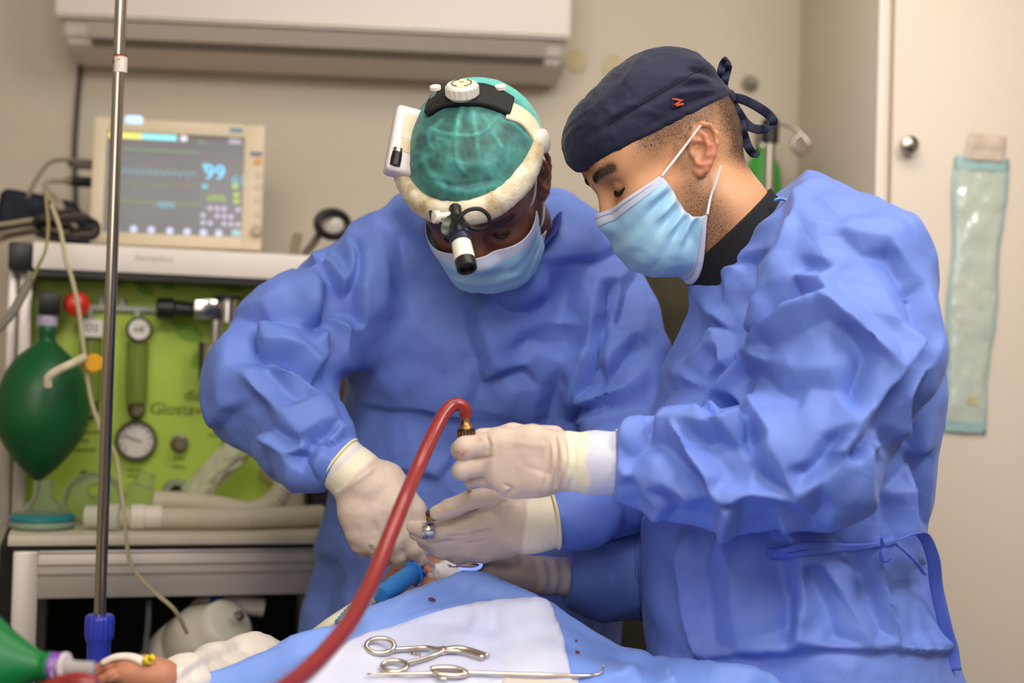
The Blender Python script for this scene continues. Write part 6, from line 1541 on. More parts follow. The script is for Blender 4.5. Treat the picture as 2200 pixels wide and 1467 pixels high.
def ribbon2(name, t3, top, bot, parent, m, off, th, n=8, dflt=1.93, rows_=6, label=None):
    a = on_surf(t3, spline(np.array(top, float), n), off, dflt); b = on_surf(t3, spline(np.array(bot, float), n), off, dflt)
    mid = on_surf(t3, (spline(np.array(top, float), n) + spline(np.array(bot, float), n)) / 2, off, dflt)
    tt = np.linspace(0, 1, rows_); rows = [a * (1 - t) * (1 - 2 * t) + mid * 4 * t * (1 - t) + b * t * (2 * t - 1) for t in tt]
    V = np.concatenate(rows); nn = len(a); ix = np.arange(nn * rows_).reshape(rows_, nn)
    F = np.stack([ix[:-1, :-1], ix[1:, :-1], ix[1:, 1:], ix[:-1, 1:]], -1).reshape(-1, 4)
    if (vnormals(V, F) @ _F).mean() > 0: F = F[:, ::-1]
    V = smooth_v(V, F, 6, .5); V, F = thick_sheet(V, F, th); return mk(name, V, F, m, parent, label=label)
ribbon2('side_strap', triC, [(1090, 214), (1120, 228), (1150, 256), (1170, 296)], [(1080, 262), (1112, 272), (1136, 298), (1150, 330)], HL, M_yel, .004, .004)
ribbon2('rear_pad', triC, [(926, 200), (958, 186), (1000, 181), (1050, 184), (1106, 212)], [(914, 262), (950, 242), (1000, 237), (1050, 242), (1094, 260)], HL, mat('neoprene', (24, 22, 22), .75, bump=.2, bscale=300), .0075, .008, label='black neoprene pad')
q = P(1164, 312, 1.80); MB().lathe(fB.w((-.002, .099, .072)), fB.M[1] + _R * .2 - _F * .5, [(-.006, .016), (0, .016), (.002, .013), (.003, .002)], 20).build('pivot_boss', M_hlw, HL)
kc = hit(triC, 997, 212, .006); kax = -_F * .50 + _U * .86 - _R * .05; kax /= np.linalg.norm(kax)
kn = MB().lathe(kc, kax, [(-.004, .017), (-.002, .0185), (0, .0205), (.012, .0205), (.0145, .0185), (.0150, .016)], 36)
o = kn.build('ratchet_knob', M_hlw, HL)
MB().lathe(kc + kax * .0146, kax, [(0, .0150), (.0012, .0148), (.0013, .001)], 32).build('knob_sticker', mat('sticker_cream', (226, 210, 176), .5), o)
kx, ky = frame_axes(kax, _R)
for a0, a1 in ((.3, 2.6), (3.4, 5.8)):
    V, F = tube([kc + kax * .0162 + (kx * math.cos(a) + ky * math.sin(a)) * .0125 for a in np.linspace(a0, a1, 18)], .0006, 6); mk('knob_arrow', V, F, M_blackp, o)
for dx in (-.0012, .0012): V, F = tube([kc + kax * .0162 - _R * .003 + _U * dx - _F * dx, kc + kax * .0162 + _R * .003 + _U * dx - _F * dx], .0004, 5); mk('knob_mark', V, F, M_blackp, o)
for i in range(18):
    a = 2 * math.pi * i / 18; d = kx * math.cos(a) + ky * math.sin(a)
    MB().tube([kc + d * .0205 + kax * .001, kc + d * .0205 + kax * .0115], .0014, 6).build('grip_rib', M_hlw, o)
for u, v in ((941, 200), (1070, 198)):
    q = hit(triC, u, v, .009); MB().lathe(q, kax, [(-.003, .0078), (.001, .0072), (.002, .004), (.002, .0005)], 16).build('snap_button', M_hlw, HL)
# battery box on his right temple
bx_c = P(872, 308, 1.845); by = P(862, 385, 1.835) - P(890, 236, 1.86); by /= np.linalg.norm(by); bxx = _R * .96 + _F * .28 ; bxx -= by * (bxx @ by); bxx /= np.linalg.norm(bxx); bzz = np.cross(bxx, by)
bo = MB().box(bx_c, bxx, by, bzz, .0215, .046, .015, .006, 3).build('battery_box', mat('box_white', (230, 220, 222), .4), HL)
MB().box(bx_c + bzz * np.sign(bzz @ -_F) * .0152 - by * .018 + bxx * .002, bxx, by, bzz, .012, .018, .0005).build('box_label', mat('label_beige', (222, 212, 186), .6), bo, False)
MB().box(bx_c + bzz * np.sign(bzz @ -_F) * .0152 + by * .010 + bxx * .004, bxx, by, bzz, .012, .008, .0005).build('box_label', mat('label_tan', (214, 196, 158), .7), bo, False)
kq = P(851, 341, 1.822); MB().lathe(kq + by * -.008, by, [(-.004, .004), (-.002, .0065), (.008, .0072), (.018, .0070), (.019, .001)], 16).build('dimmer_knob', M_blackp, bo, label='small black dimmer knob')
MB().lathe(kq + by * -.011, by, [(-.003, .0066), (.004, .0066)], 16).build('knob_ring', M_chrome, bo)
MB().tube([bx_c + by * .035 + bxx * .018, P(884, 372, 1.83)], .006, 8).build('box_bracket', mat('rusty_metal', (126, 112, 92), .5, .6), HL)
MB().tube([bx_c - by * .01 + bxx * .016, P(905, 300, 1.86)], .007, 8).build('box_bracket', M_hlw, HL)
# front lamp
lc = P(976, 487, 1.705)
br = MB(); br.tube([P(978, 448, 1.735), P(980, 470, 1.715), P(985, 492, 1.71)], .008, 10); br.build('lamp_bracket', M_blackp, HL)
MB().tube([P(938, 466, 1.72), P(972, 462, 1.722)], .0045, 12).build('tilt_pin', M_hlw, HL)
MB().lathe(P(937, 466, 1.72), -_F * .5 - _R, [(-.003, .008), (.003, .008), (.004, .006)], 16).build('pin_head', M_hlw, HL)
dax = -_F * .80 - _R * .42 + _U * .42; dax /= np.linalg.norm(dax)
MB().lathe(lc, dax, [(-.012, .012), (-.004, .0155), (.003, .0165), (.005, .0155), (.003, .013), (-.001, .005), (-.001, .001)], 28).build('heat_sink', mat('gunmetal', (70, 74, 66), .35, .7), HL)
MB().lathe(lc + dax * .0, dax, [(-.001, .004), (.005, .0036), (.006, .001)], 12).build('lamp_pivot', M_blackp, HL)
b0, b1 = P(986, 500, 1.706), P(1003, 576, 1.676); bax = (b1 - b0) / np.linalg.norm(b1 - b0); Lb = np.linalg.norm(b1 - b0)
MB().lathe(b0, bax, [(-.012, .008), (0, .0125), (.006, .0135), (.007, .0122), (.010, .0122), (.011, .0135), (.016, .0130), (.017, .0115)], 24).build('focus_ring', mat('blue_black', (36, 42, 60), .35), HL)
MB().lathe(b0, bax, [(.012, .0112), (.016, .0118), (Lb - .012, .0125)], 28).build('lamp_barrel', M_hlw, HL)
MB().lathe(b0, bax, [(Lb - .0125, .0122), (Lb - .011, .0128), (Lb + .001, .0122), (Lb + .001, .009), (Lb - .004, .008), (Lb - .004, .0005)], 28).build('lens_hood', M_blackp, HL)
cb_ = spline(Pd([(975, 490, 1.692), (985, 470, 1.69), (1005, 452, 1.69), (1030, 449, 1.695), (1048, 462, 1.70), (1052, 482, 1.705), (1040, 492, 1.708), (1018, 492, 1.712), (1000, 480, 1.715)]), 8)
MB().tube(cb_, .0026, 8).build('lamp_cable', M_blackp, HL)
MB().tube(spline(Pd([(972, 480, 1.715), (950, 482, 1.725), (930, 470, 1.74), (925, 455, 1.755)]), 6), .0025, 8).build('lamp_cable', M_blackp, HL)

# ---- trousers and clogs below the gowns (mostly below the frame)
M_trous = mat('scrub_trousers', (44, 56, 120), .8); M_clog = mat('white_clog', (214, 212, 206), .5)
for who, cx, cy, sx, sy, fx, fy in ((A, P(1690, 1150, 1.86)[0], P(1690, 1150, 1.86)[1], 0, .11, -.09, 0), (B, P(1030, 1150, 2.22)[0], P(1030, 1150, 2.22)[1] + .02, .11, 0, 0, -.09)):
    for s in (-1, 1):
        x, y = cx + s * sx, cy + s * sy
        MB().tube(np.array([(x, y, .90), (x, y, .50), (x, y, .075)]), [.085, .075, .062], 16).build('trouser_leg', M_trous, who)
        S = SDF(); S.cone((x, y, .045), (x + fx * 1.4, y + fy * 1.4, .036), .042, .034, .01); S.cut(lambda p: p[:, 2] * 1.0, .004)
        V, F = polygonize(S, (x - .25, y - .25, -.02), (x + .25, y + .25, .12), .008); mk('clog', V, F, M_clog, who)
# ================================================================== OPERATING TABLE, PATIENT, DRAPES, INSTRUMENTS
tb = thing('operating_table', 'operating table hidden under the blue drape', 'table', (P(1000, 1400, 1.5)[0], 1.35, 0))
tcx = P(1000, 1400, 1.5)[0]
MB().box((tcx, 1.34, .80), (1, 0, 0), (0, 1, 0), Z, .22, .66, .035, .012).build('mattress', mat('mattress_black', (24, 24, 26), .5), tb)
MB().box((tcx, 1.34, .74), (1, 0, 0), (0, 1, 0), Z, .21, .64, .02, .004).build('table_top', M_steel, tb)
MB().box((tcx, 1.35, .40), (1, 0, 0), (0, 1, 0), Z, .12, .16, .32, .02).build('column', M_steel, tb)
MB().box((tcx, 1.35, .05), (1, 0, 0), (0, 1, 0), Z, .20, .40, .05, .02).build('base', M_steel, tb)
# patient: face up, crown towards the surgeon
PT = thing('person', 'patient lying under the blue drape, hand and nose showing, asleep on the table', 'person', (tcx, 1.4, .83))
fP = Frame((0, 0, 0), (0, 0, 1), 0)
sc_p = .90
fP.M = np.stack([np.array([-.10, -.22, .97]), np.array([.995, 0, .10]), np.array([0, .97, .22])]); fP.M[0] /= np.linalg.norm(fP.M[0]); fP.M[2] = np.cross(fP.M[0], fP.M[1]); fP.M[2] /= np.linalg.norm(fP.M[2]); fP.M[1] = np.cross(fP.M[2], fP.M[0])
fP.o = P(925, 1352, 1.94)
HS = head_sdf([((-.020, 0, -.010), .05), ((-.03, 0, -.16), .055)])
V, F = polygonize(HS, (-.12, -.10, -.24), (.135, .10, .15), .0034)
skP = np.array(lin((196, 132, 100)))
C = np.repeat(skP[None], len(V), 0); Hh = np.zeros(len(V))
T = SDF(); T.cone((tcx, 1.76, .90), (tcx, 1.60, .865), .05, .050, .03).cone((tcx, 1.60, .865), (tcx, 1.05, .825), .050, .050, .03).cone((tcx, 1.05, .825), (tcx, .80, .82), .05, .045, .03)
sh_ = P(640, 1495, 1.93)
T.cone((tcx - .05, 1.70, .90), sh_, .045, .036, .03).cone(sh_, P(500, 1452, 1.80), .028, .026, .02).cone(P(500, 1452, 1.80), P(400, 1464, 1.64), .026, .018, .02).cone(P(400, 1464, 1.64), P(345, 1458, 1.58), .018, .016, .02)
V2, F2 = polygonize(T, np.array([-.62, .70, .70]), np.array([.30, 1.85, 1.05]), .008)
# patient's hand
S = SDF(); D = 1.58
cones_px(S, [(385, 1462, D + .03, 32), (345, 1455, D, 34), (310, 1447, D - .003, 33), (270, 1440, D - .006, 27)], .012)
cones_px(S, [(330, 1458, D - .008, 32), (280, 1452, D - .012, 28)], .012)
cones_px(S, [(272, 1432, D - .004, 20), (235, 1432, D - .006, 15), (207, 1444, D - .006, 11), (198, 1452, D - .005, 8)], .004)
cones_px(S, [(278, 1446, D - .016, 19), (240, 1452, D - .022, 14), (214, 1462, D - .024, 11)], .003)
cones_px(S, [(280, 1462, D - .012, 17), (250, 1472, D - .016, 13), (228, 1480, D - .016, 10)], .003)
cones_px(S, [(286, 1474, D - .004, 16), (262, 1486, D - .004, 12), (244, 1496, D - .002, 9)], .003)
cones_px(S, [(310, 1430, D + .006, 22), (262, 1420, D + .010, 15), (228, 1428, D + .010, 12), (205, 1438, D + .008, 9)], .006)
V3, F3 = polygonize(S, *boxof([(190, 1410, D), (430, 1500, D + .03)], .05), .0016)
V3 = folds(V3, F3, [([(216, 1452), (222, 1442), (220, 1435)], 4, -.0012), ([(235, 1462), (245, 1450), (258, 1444)], 5, -.002), ([(203, 1448), (198, 1455)], 3, .0006)])
C3 = np.repeat(skP[None], len(V3), 0); pz = proj(V3); C3 = mixc(C3, np.array(lin((190, 104, 84))), ss(250, 205, pz[:, 0]) * .5); C3 = C3 * (1 + .1 * np.clip(fbm(V3 * 70, 3), -1, 1))[:, None]
Vw = fP.o + V @ fP.M * sc_p
n1, n2 = len(V), len(V) + len(V2)
body_obj(np.concatenate([Vw, V2, V3]), np.concatenate([F, F2 + n1, F3 + n2]), np.concatenate([C, np.repeat(skP[None], len(V2), 0), C3]), np.zeros(n2 + len(V3)), skin_mat('skin_patient', (40, 28, 24)), PT)
S = SDF(); cones_px(S, [(365, 1462, 1.59, 41), (395, 1462, 1.63, 48), (460, 1452, 1.76, 60), (540, 1440, 1.83, 70), (640, 1475, 1.92, 80), (740, 1530, 1.96, 82)], .02)
V, F = polygonize(S, *boxof([(340, 1400, 1.58), (780, 1560, 1.98)], .09), .004)
V = trace(V, F, [(0, 0, 1.0, [(5, [(380, 1440), (450, 1400), (530, 1368)]), (-5, [(390, 1462), (440, 1425), (520, 1390)]), (4, [(400, 1475), (470, 1445), (540, 1410)]), (3, [(352, 1440), (360, 1467)]), (-3, [(376, 1435), (384, 1470)])])], 1.0, 2, [(300, 1350), (800, 1300), (800, 1600), (300, 1600)])
V = crumple(V, F, 14, .0025, 4)
mk('sleeve', V, F, mat('white_cotton', (236, 226, 212), .8, bump=.15, bscale=300), PT, label='white cotton sleeve')
V, F = tube(np.array([P(u, v, d) for u, v, d in spline(np.array([(222, 1424, 1.572), (250, 1412, 1.572), (285, 1412, 1.57), (312, 1424, 1.565)], float), 5)]), .0085, 10, flat=(1, .5)); mk('hand_dressing', V, F, mat('white_cotton', (236, 226, 212), .8), PT)
MB().lathe(P(316, 1420, 1.56), _R * .6 - _F * .5 + _U * .5, [(-.006, .003), (-.003, .005), (.004, .0055), (.006, .003), (.012, .003)], 14).build('cannula_cap', mat('yellow_plastic', (236, 204, 30), .35), PT, label='yellow cannula cap')

# ---- drape: surface heights from traced points (u, v, depth)
ridge = [(400, 1452, 1.60), (425, 1441, 1.62), (560, 1397, 1.66), (650, 1357, 1.69), (760, 1322, 1.73), (900, 1268, 1.77), (1010, 1226, 1.80), (1100, 1256, 1.79), (1190, 1300, 1.77), (1300, 1360, 1.74), (1395, 1416, 1.71), (1480, 1421, 1.69), (1640, 1452, 1.66), (1800, 1520, 1.60)]
_iv = [1295, 1340, 1400, 1450, 1500, 1560, 1640, 1700, 2100]; _id = [1.745, 1.715, 1.665, 1.63, 1.59, 1.53, 1.44, 1.40, 1.10]
inner = [(u, v, float(np.interp(v, _iv, _id))) for u, v in [(430, 1480), (560, 1440), (700, 1385), (850, 1335), (1000, 1295), (1120, 1300), (1200, 1350), (1300, 1420), (1420, 1445), (1560, 1475), (600, 1475), (800, 1400), (1000, 1370), (1150, 1390), (700, 1450), (900, 1430), (1100, 1435),
    (1250, 1460), (1400, 1480), (560, 1530), (800, 1500), (1000, 1495), (1200, 1510), (1400, 1540), (1600, 1560), (500, 1640), (800, 1620), (1100, 1620), (1400, 1660), (1650, 1700), (400, 1560), (1750, 1640), (350, 2100), (700, 2100), (1100, 2100), (1500, 2100), (1900, 2100)]]
Rw = np.array([P(*p) for p in ridge]); Iw = np.array([P(*p) for p in inner])
back = []
for i, p in enumerate(Rw):
    t = Rw[min(i + 1, len(Rw) - 1)] - Rw[max(i - 1, 0)]; n = np.array([-t[1], t[0], 0]); n /= np.linalg.norm(n)
    if n[1] < 0: n = -n
    back += [p + n * .030 - Z * .035, p + n * .055 - Z * .14, p + n * .075 - Z * .30]
ctl = np.concatenate([Rw, Iw, np.array(back)])
# outer skirts
xs0, xs1 = ctl[:, 0].min(), ctl[:, 0].max()
vo, eo, fo, vm, em, fm = delaunay_2d_cdt([Vector((p[0], p[1])) for p in ctl], [(i, i + 1) for i in range(len(Rw) - 1)], [], 0, 1e-5)
hc = np.array([ctl[l[0], 2] if l else 0 for l in vm]); cc = np.array([v[:] for v in vo])
gx = np.arange(-.52, .48, .0052); gy = np.arange(.86, 1.92, .0052)
GX, GY = np.meshgrid(gx, gy); q = np.stack([GX.ravel(), GY.ravel()], 1); hz = np.full(len(q), np.nan)
for f in fo:
    a, b, c = (cc[i] for i in f[:3]); den = (b[1] - c[1]) * (a[0] - c[0]) + (c[0] - b[0]) * (a[1] - c[1])
    if abs(den) < 1e-12: continue
    lo = np.minimum(np.minimum(a, b), c); hi = np.maximum(np.maximum(a, b), c); ix = np.where((q >= lo).all(1) & (q <= hi).all(1))[0]
    if not len(ix): continue
    w1 = ((b[1] - c[1]) * (q[ix, 0] - c[0]) + (c[0] - b[0]) * (q[ix, 1] - c[1])) / den; w2 = ((c[1] - a[1]) * (q[ix, 0] - c[0]) + (a[0] - c[0]) * (q[ix, 1] - c[1])) / den; w3 = 1 - w1 - w2
    ok = (w1 > -1e-6) & (w2 > -1e-6) & (w3 > -1e-6); hz[ix[ok]] = (w1 * hc[f[0]] + w2 * hc[f[1]] + w3 * hc[f[2]])[ok]
valid = ~np.isnan(hz); ny, nx = GX.shape
ids = np.full(ny * nx, -1); ids[valid] = np.arange(valid.sum())
V = np.stack([q[valid, 0], q[valid, 1], hz[valid]], 1)
a = ids.reshape(ny, nx); F = np.stack([a[:-1, :-1], a[:-1, 1:], a[1:, 1:], a[1:, :-1]], -1).reshape(-1, 4); F = F[(F >= 0).all(1)]
V, F = keep_largest(V, F); V = smooth_v(V, F, 5, .5)
DT = [(620, 950, 2.75, [(7, [(440, 1060), (700, 960), (880, 880), (1060, 790)]), (-4, [(700, 1010), (900, 930), (1050, 850)]), (5, [(1060, 790), (1280, 870), (1460, 950)]), (-4, [(1060, 900), (1200, 900), (1420, 940)]), (3, [(1120, 880), (1300, 890)]),
     (5, [(120, 1330), (330, 1190), (480, 1130)]), (-5, [(60, 1260), (200, 1190), (330, 1130)]), (6, [(0, 1170), (180, 1100)]), (4, [(620, 1080), (800, 1020), (960, 990)]), (-3, [(700, 1150), (900, 1080), (1040, 1060)]), (3, [(1140, 960), (1120, 1100), (1060, 1200)]), (-3, [(1230, 960), (1180, 1120)]), (3, [(1300, 1000), (1340, 1150)])]),
    (1300, 1350, 1.0, [(9, [(80, 66), (120, 72), (160, 110)]), (-8, [(100, 80), (120, 100)]), (8, [(130, 68), (190, 76), (240, 100)]), (-9, [(150, 100), (170, 117)]), (10, [(310, 105), (330, 95), (345, 110)]), (-7, [(220, 100), (290, 110)]), (6, [(20, 110), (60, 90)]), (-5, [(50, 115), (90, 108)]), (-6, [(40, 60), (75, 75)])])]
V = trace(V, F, DT, 1.6, 1, [(350, 1380), (700, 1250), (1000, 1180), (1300, 1300), (1700, 1380), (1700, 1550), (1000, 1600), (350, 1600)])
V = crumple(V, F, 12, .0024, 2, (1, 1, 1)); V = crisp(V, F, .25, 5, 5); V = creases(V, F, 61, 12, (.04, .13), .0042); V = creases(V, F, 63, 8, (.02, .05), .0014)
M_drape = mat('drape_fabric', (124, 158, 236), .5, bump=.12, bscale=40, sheen=.2)
# side and end skirts hang to below the table top
Vd, Fd = thick_sheet(V, F, .0012)
o = mk('surgical_drape', Vd, Fd, M_drape); tag(o, 'blue surgical drape spread over the patient on the table', 'drape')
DV, DF = V, F
triD = BVHTree.FromPolygons([tuple(v) for v in DV], [tuple(f) for f in DF.tolist()])
def dz(x, y):
    h = triD.ray_cast(Vector((x, y, 2)), Vector((0, 0, -1))); return h[0].z if h[0] is not None else np.nan
def on_drape(u, v, off=.002, d0=1.4):
    d = P(u, v, 1.0) - CAMLOC; h = triD.ray_cast(Vector(CAMLOC), Vector(d / np.linalg.norm(d)))
    if h[0] is None: return P(u, v, d0)
    return np.array(h[0]) + Z * off
# blood flecks
for i, (u, v, r) in enumerate(((925, 1287, 7), (932, 1290, 4), (1240, 1402, 5), (1238, 1377, 3), (1128, 1364, 3), (1145, 1370, 2.5), (1162, 1421, 3))):
    c = on_drape(u, v, .0012); n = 10
    ring = [c + (_R * math.cos(a) * r * (1 + .35 * math.sin(3 * a + i)) + np.array([0, 1, .1]) * math.sin(a) * r * 2.2 * (1 + .3 * math.cos(2 * a + i))) * 1.6 / FPX for a in np.linspace(0, 2 * math.pi, n, endpoint=False)]
    V = np.array(ring + [c + Z * .0012]); F = [[k, (k + 1) % n, n] for k in range(n)]; 
    o = mk('blood_spot', V, F, mat('dried_blood', (140, 56, 48), .5)); tag(o, ('largest blood fleck on the blue drape ridge', 'tiny blood fleck beside the largest one on the drape ridge', 'larger of the two flecks right of the absorbent sheet', 'smaller of the two flecks right of the absorbent sheet', 'left fleck of the pair on the absorbent sheet', 'right fleck of the pair on the absorbent sheet', 'lone fleck near the front of the absorbent sheet')[i], 'blood spot', 'blood flecks on the drapes')
# absorbent sheet lying on the drape
poly = np.array([(1183, 1287), (1190, 1300), (1205, 1350), (1222, 1400), (1226, 1432), (1240, 1500), (1250, 1700), (560, 1700), (560, 1500), (610, 1470), (690, 1425), (760, 1380), (850, 1345), (950, 1318), (1060, 1297), (1130, 1288)], float)
def inpoly(pt, poly):
    x, y = pt[:, 0], pt[:, 1]; r = np.zeros(len(pt), bool); j = len(poly) - 1
    for i in range(len(poly)):
        c = ((poly[i, 1] > y) != (poly[j, 1] > y)) & (x < (poly[j, 0] - poly[i, 0]) * (y - poly[i, 1]) / (poly[j, 1] - poly[i, 1] + 1e-12) + poly[i, 0]); r ^= c; j = i
    return r
pzD = proj(DV); vis = np.array([(h := triD.ray_cast(Vector(CAMLOC), (Vector(v) - Vector(CAMLOC)).normalized()))[0] is not None and (h[0] - Vector(v)).length < .02 for v in DV])
sel = inpoly(pzD[:, :2], poly) & (vnormals(DV, DF)[:, 2] > .2) & vis | (inpoly(pzD[:, :2], poly) & (DV[:, 1] < 1.62) & (vnormals(DV, DF)[:, 2] > .4))
Fs = DF[sel[DF].all(1)]; used = np.unique(Fs); rm = np.full(len(DV), -1); rm[used] = np.arange(len(used))
SV = DV[used] + np.array([0, 0, .004]); SF = rm[Fs]
bm_ = np.bincount(SF.ravel(), minlength=len(SV)) < 4
_E = np.concatenate([np.stack([SF[:, i], SF[:, (i + 1) % 4]], 1) for i in range(4)]); _k = np.sort(_E, 1); _k = _k[:, 0].astype(np.int64) * len(SV) + _k[:, 1]
_u, _c = np.unique(_k, return_counts=True); _b = _u[_c == 1]; _b = np.stack([_b // len(SV), _b % len(SV)], 1)
for _ in range(30):
    dg_ = np.bincount(_b.ravel(), minlength=len(SV))[:, None] + 1e-9
    av = np.stack([np.bincount(_b[:, 0], SV[_b[:, 1], k], len(SV)) + np.bincount(_b[:, 1], SV[_b[:, 0], k], len(SV)) for k in range(3)], 1) / dg_
    SV = np.where(dg_ > .5, SV * .5 + av * .5, SV)
SV = smooth_v(SV, SF, 2, .5, mask=(~bm_).astype(float))
SV[:, 2] += .003
SV = trace(SV, SF, [(620, 950, 2.75, [(3, [(480, 1100), (700, 1020), (1000, 970), (1250, 960)]), (4, [(1120, 940), (1160, 1060), (1080, 1160)]), (-3, [(1200, 950), (1220, 1080), (1150, 1150)]), (3, [(1240, 960), (1260, 1060)]), (-3, [(700, 1080), (900, 1040), (1050, 1040)]), (4, [(140, 1290), (160, 1260), (240, 1250)]), (3, [(500, 1130), (760, 1090), (960, 1100)]), (-2, [(1400, 1000), (1450, 1150)]), (2, [(1330, 1000), (1380, 1150)])])], 1.0, 1)
SV = crumple(SV, SF, 24, .0016, 12)
SVt, SFt = thick_sheet(SV, SF, .0012)
o = mk('absorbent_sheet', SVt, SFt, mat('absorbent_paper', (222, 224, 246), .7, noise=.35, nscale=6, col2=(198, 206, 242), bump=.3, bscale=70)); tag(o, 'white absorbent sheet covering the middle of the blue drape', 'sheet')
# towel hump in the foreground over the clamp tips
tw = [(868, 1432, 1.632), (930, 1406, 1.650), (1050, 1405, 1.652), (1150, 1413, 1.646), (1230, 1440, 1.628), (1270, 1475, 1.605)]
tp = spline(np.array(tw), 8); rows = []
for k, (dy, dh) in enumerate(((.020, -.02), (.010, -.005), (.004, .0), (0, 0), (-.010, -.003), (-.028, -.011), (-.06, -.028), (-.10, -.050), (-.15, -.078))):
    rows.append(np.array([P(*p) for p in tp]) + np.array([0, dy, dh]))
# refine rows by spline
R_ = np.array(rows); nr = 40; Rf = np.array([spline(R_[:, j], 6) for j in range(R_.shape[1])]).transpose(1, 0, 2)
V = Rf.reshape(-1, 3); ix = np.arange(len(V)).reshape(Rf.shape[:2]); F = np.stack([ix[:-1, :-1], ix[1:, :-1], ix[1:, 1:], ix[:-1, 1:]], -1).reshape(-1, 4)
if vnormals(V, F)[:, 2].mean() < 0: F = F[:, ::-1]
V = crumple(V, F, 22, .0018, 8); TV, TF = V, F
Vt, Ft = thick_sheet(V, F, .0012); o = mk('folded_towel', Vt, Ft, mat('towel_paper', (220, 222, 246), .7, noise=.3, nscale=8, col2=(202, 208, 240), bump=.3, bscale=80)); tag(o, 'folded pale towel lying over the tips of the ring handled clamp', 'towel')
triT = BVHTree.FromPolygons([tuple(v) for v in np.concatenate([TV, SV])], [tuple(f) for f in np.concatenate([TF, SF + len(TV)]).tolist()])
def on_sheet(u, v, off):
    d = P(u, v, 1.0) - CAMLOC; h = triT.ray_cast(Vector(CAMLOC), Vector(d / np.linalg.norm(d)))
    return (np.array(h[0]) if h[0] is not None else P(u, v, 1.62)) + Z * off
M_inst = mat('instrument_steel', (214, 204, 190), .24, 1.0)
# clamp
cl = thing('ring_handled_clamp', 'steel ring handled clamp lying on the white absorbent sheet', 'clamp', on_sheet(860, 1400, 0))
def dep(u, v): return (on_sheet(u, v, .003) - CAMLOC) @ _F
def hug(L, off=.0032): return [on_sheet(u, v, off) for u, v in L]
def ring(u, v, ru, rv):
    d = dep(u, v + rv); return np.array([P(u + ru * math.cos(a), v + rv * math.sin(a), d - .006 + .0075 * (1 - math.sin(a))) for a in np.linspace(0, 2 * math.pi, 40, endpoint=False)])
def bar_px(L, up=.003):
    return spline(np.array([P(u, v, dep(u, v + 7) - .004) for u, v in L]), 6)
V, F = tube(ring(817, 1387, 30, 16), .0029, 10, closed=True); mk('finger_ring', V, F, M_inst, cl)
V, F = tube(ring(848, 1431, 27, 12), .0029, 10, closed=True); mk('finger_ring', V, F, M_inst, cl)
q = bar_px([(843, 1395), (880, 1393), (920, 1391), (950, 1396), (985, 1392), (1015, 1397), (1050, 1408)]); V, F = tube(q, np.interp(np.arange(len(q)), [0, 14, 18, 24, len(q)], [.0028, .0028, .0042, .0034, .0022]), 10); mk('shank', V, F, M_inst, cl)
q = bar_px([(872, 1424), (900, 1418), (930, 1408), (955, 1399), (990, 1399), (1040, 1412)]); V, F = tube(q, .0026, 10); mk('shank', V, F, M_inst, cl)
MB().lathe(P(952, 1396, dep(952, 1403) - .006), -_F * .4 + Z, [(-.004, .0042), (.003, .0042), (.004, .002)], 12).build('pivot', M_inst, cl)
for k in range(3):
    e = P(882 + 9 * k, 1399, dep(885, 1404) - .003); MB().tube([e, e - Z * .006 + _R * .001], .0018, 8).build('ratchet_tooth', M_inst, cl)
# hook-tipped instrument lying across the front
el = thing('curved_needle_driver', 'slim steel instrument with a curved hook tip, nearest the camera on the towel', 'instrument', on_sheet(1000, 1440, 0))
def flat_px(L): return spline(np.array([P(u, v, dep(u, v + 4) - .006) for u, v in L]), 6)
q = flat_px([(788, 1448), (860, 1447), (940, 1446)]); V, F = tube(q, np.linspace(.0010, .0024, len(q)), 10); mk('rod', V, F, M_inst, el)
q = flat_px([(990, 1444), (1060, 1446), (1160, 1449), (1245, 1452), (1280, 1450)]); d2 = (q[-1] - CAMLOC) @ _F
q = np.concatenate([q, spline(np.array([P(1286, 1448, d2), P(1294, 1440, d2), P(1297, 1428, d2)]), 5)]); V, F = tube(q, np.interp(np.arange(len(q)), [0, 22, len(q)], [.0024, .0022, .0009]), 10); mk('hook_shaft', V, F, M_inst, el)
q = flat_px([(925, 1437), (950, 1434), (980, 1436), (1002, 1446), (985, 1451), (950, 1449), (930, 1444)]); V, F = tube(q, .0034, 10); mk('handle_loop', V, F, M_inst, el)
q = flat_px([(938, 1448), (945, 1456), (960, 1458)]); V, F = tube(q, .0016, 8); mk('spring', V, F, M_inst, el)
o = MB().box(P(1160, 1478, 1.585), (1, 0, 0), (0, 1, 0), Z, .042, .03, .006, .004).build('gauze_pad', mat('cream_gauze', (240, 228, 214), .85, bump=.4, bscale=200)); tag(o, 'cream gauze pad at the bottom edge in front of the hooked instrument', 'gauze pad')

# ---- suction tube and handle
M_redt = mat('red_rubber_tube', (150, 46, 42), .32, spec=.5, coat=.25, noise=.3, nscale=20)
tube_pts = spline(Pd([(1001, 893, 1.668), (998, 878, 1.666), (985, 869, 1.664), (968, 874, 1.66), (950, 896, 1.65), (925, 945, 1.63), (898, 1005, 1.60), (868, 1075, 1.55), (838, 1150, 1.51), (800, 1245, 1.45), (752, 1335, 1.38), (700, 1400, 1.32), (655, 1445, 1.28), (610, 1480, 1.24), (540, 1530, 1.18)]), 8)
o = MB().tube(tube_pts, np.interp(np.arange(len(tube_pts)), [0, 40, len(tube_pts)], [.0078, .0082, .0094]), 18).build('suction_tube', M_redt); tag(o, 'red suction tube arching from the handle down to the bottom edge', 'tube')
sh = thing('suction_instrument', 'tarnished brass suction instrument gripped in the assistant\'s upper gloved fist', 'suction tool', P(1003, 1030, 1.668))
hx_ = P(1005, 1000, 1.669) - P(999, 884, 1.668); hx_ /= np.linalg.norm(hx_); hb_ = P(999, 884, 1.668); k_ = 1.668 / FPX
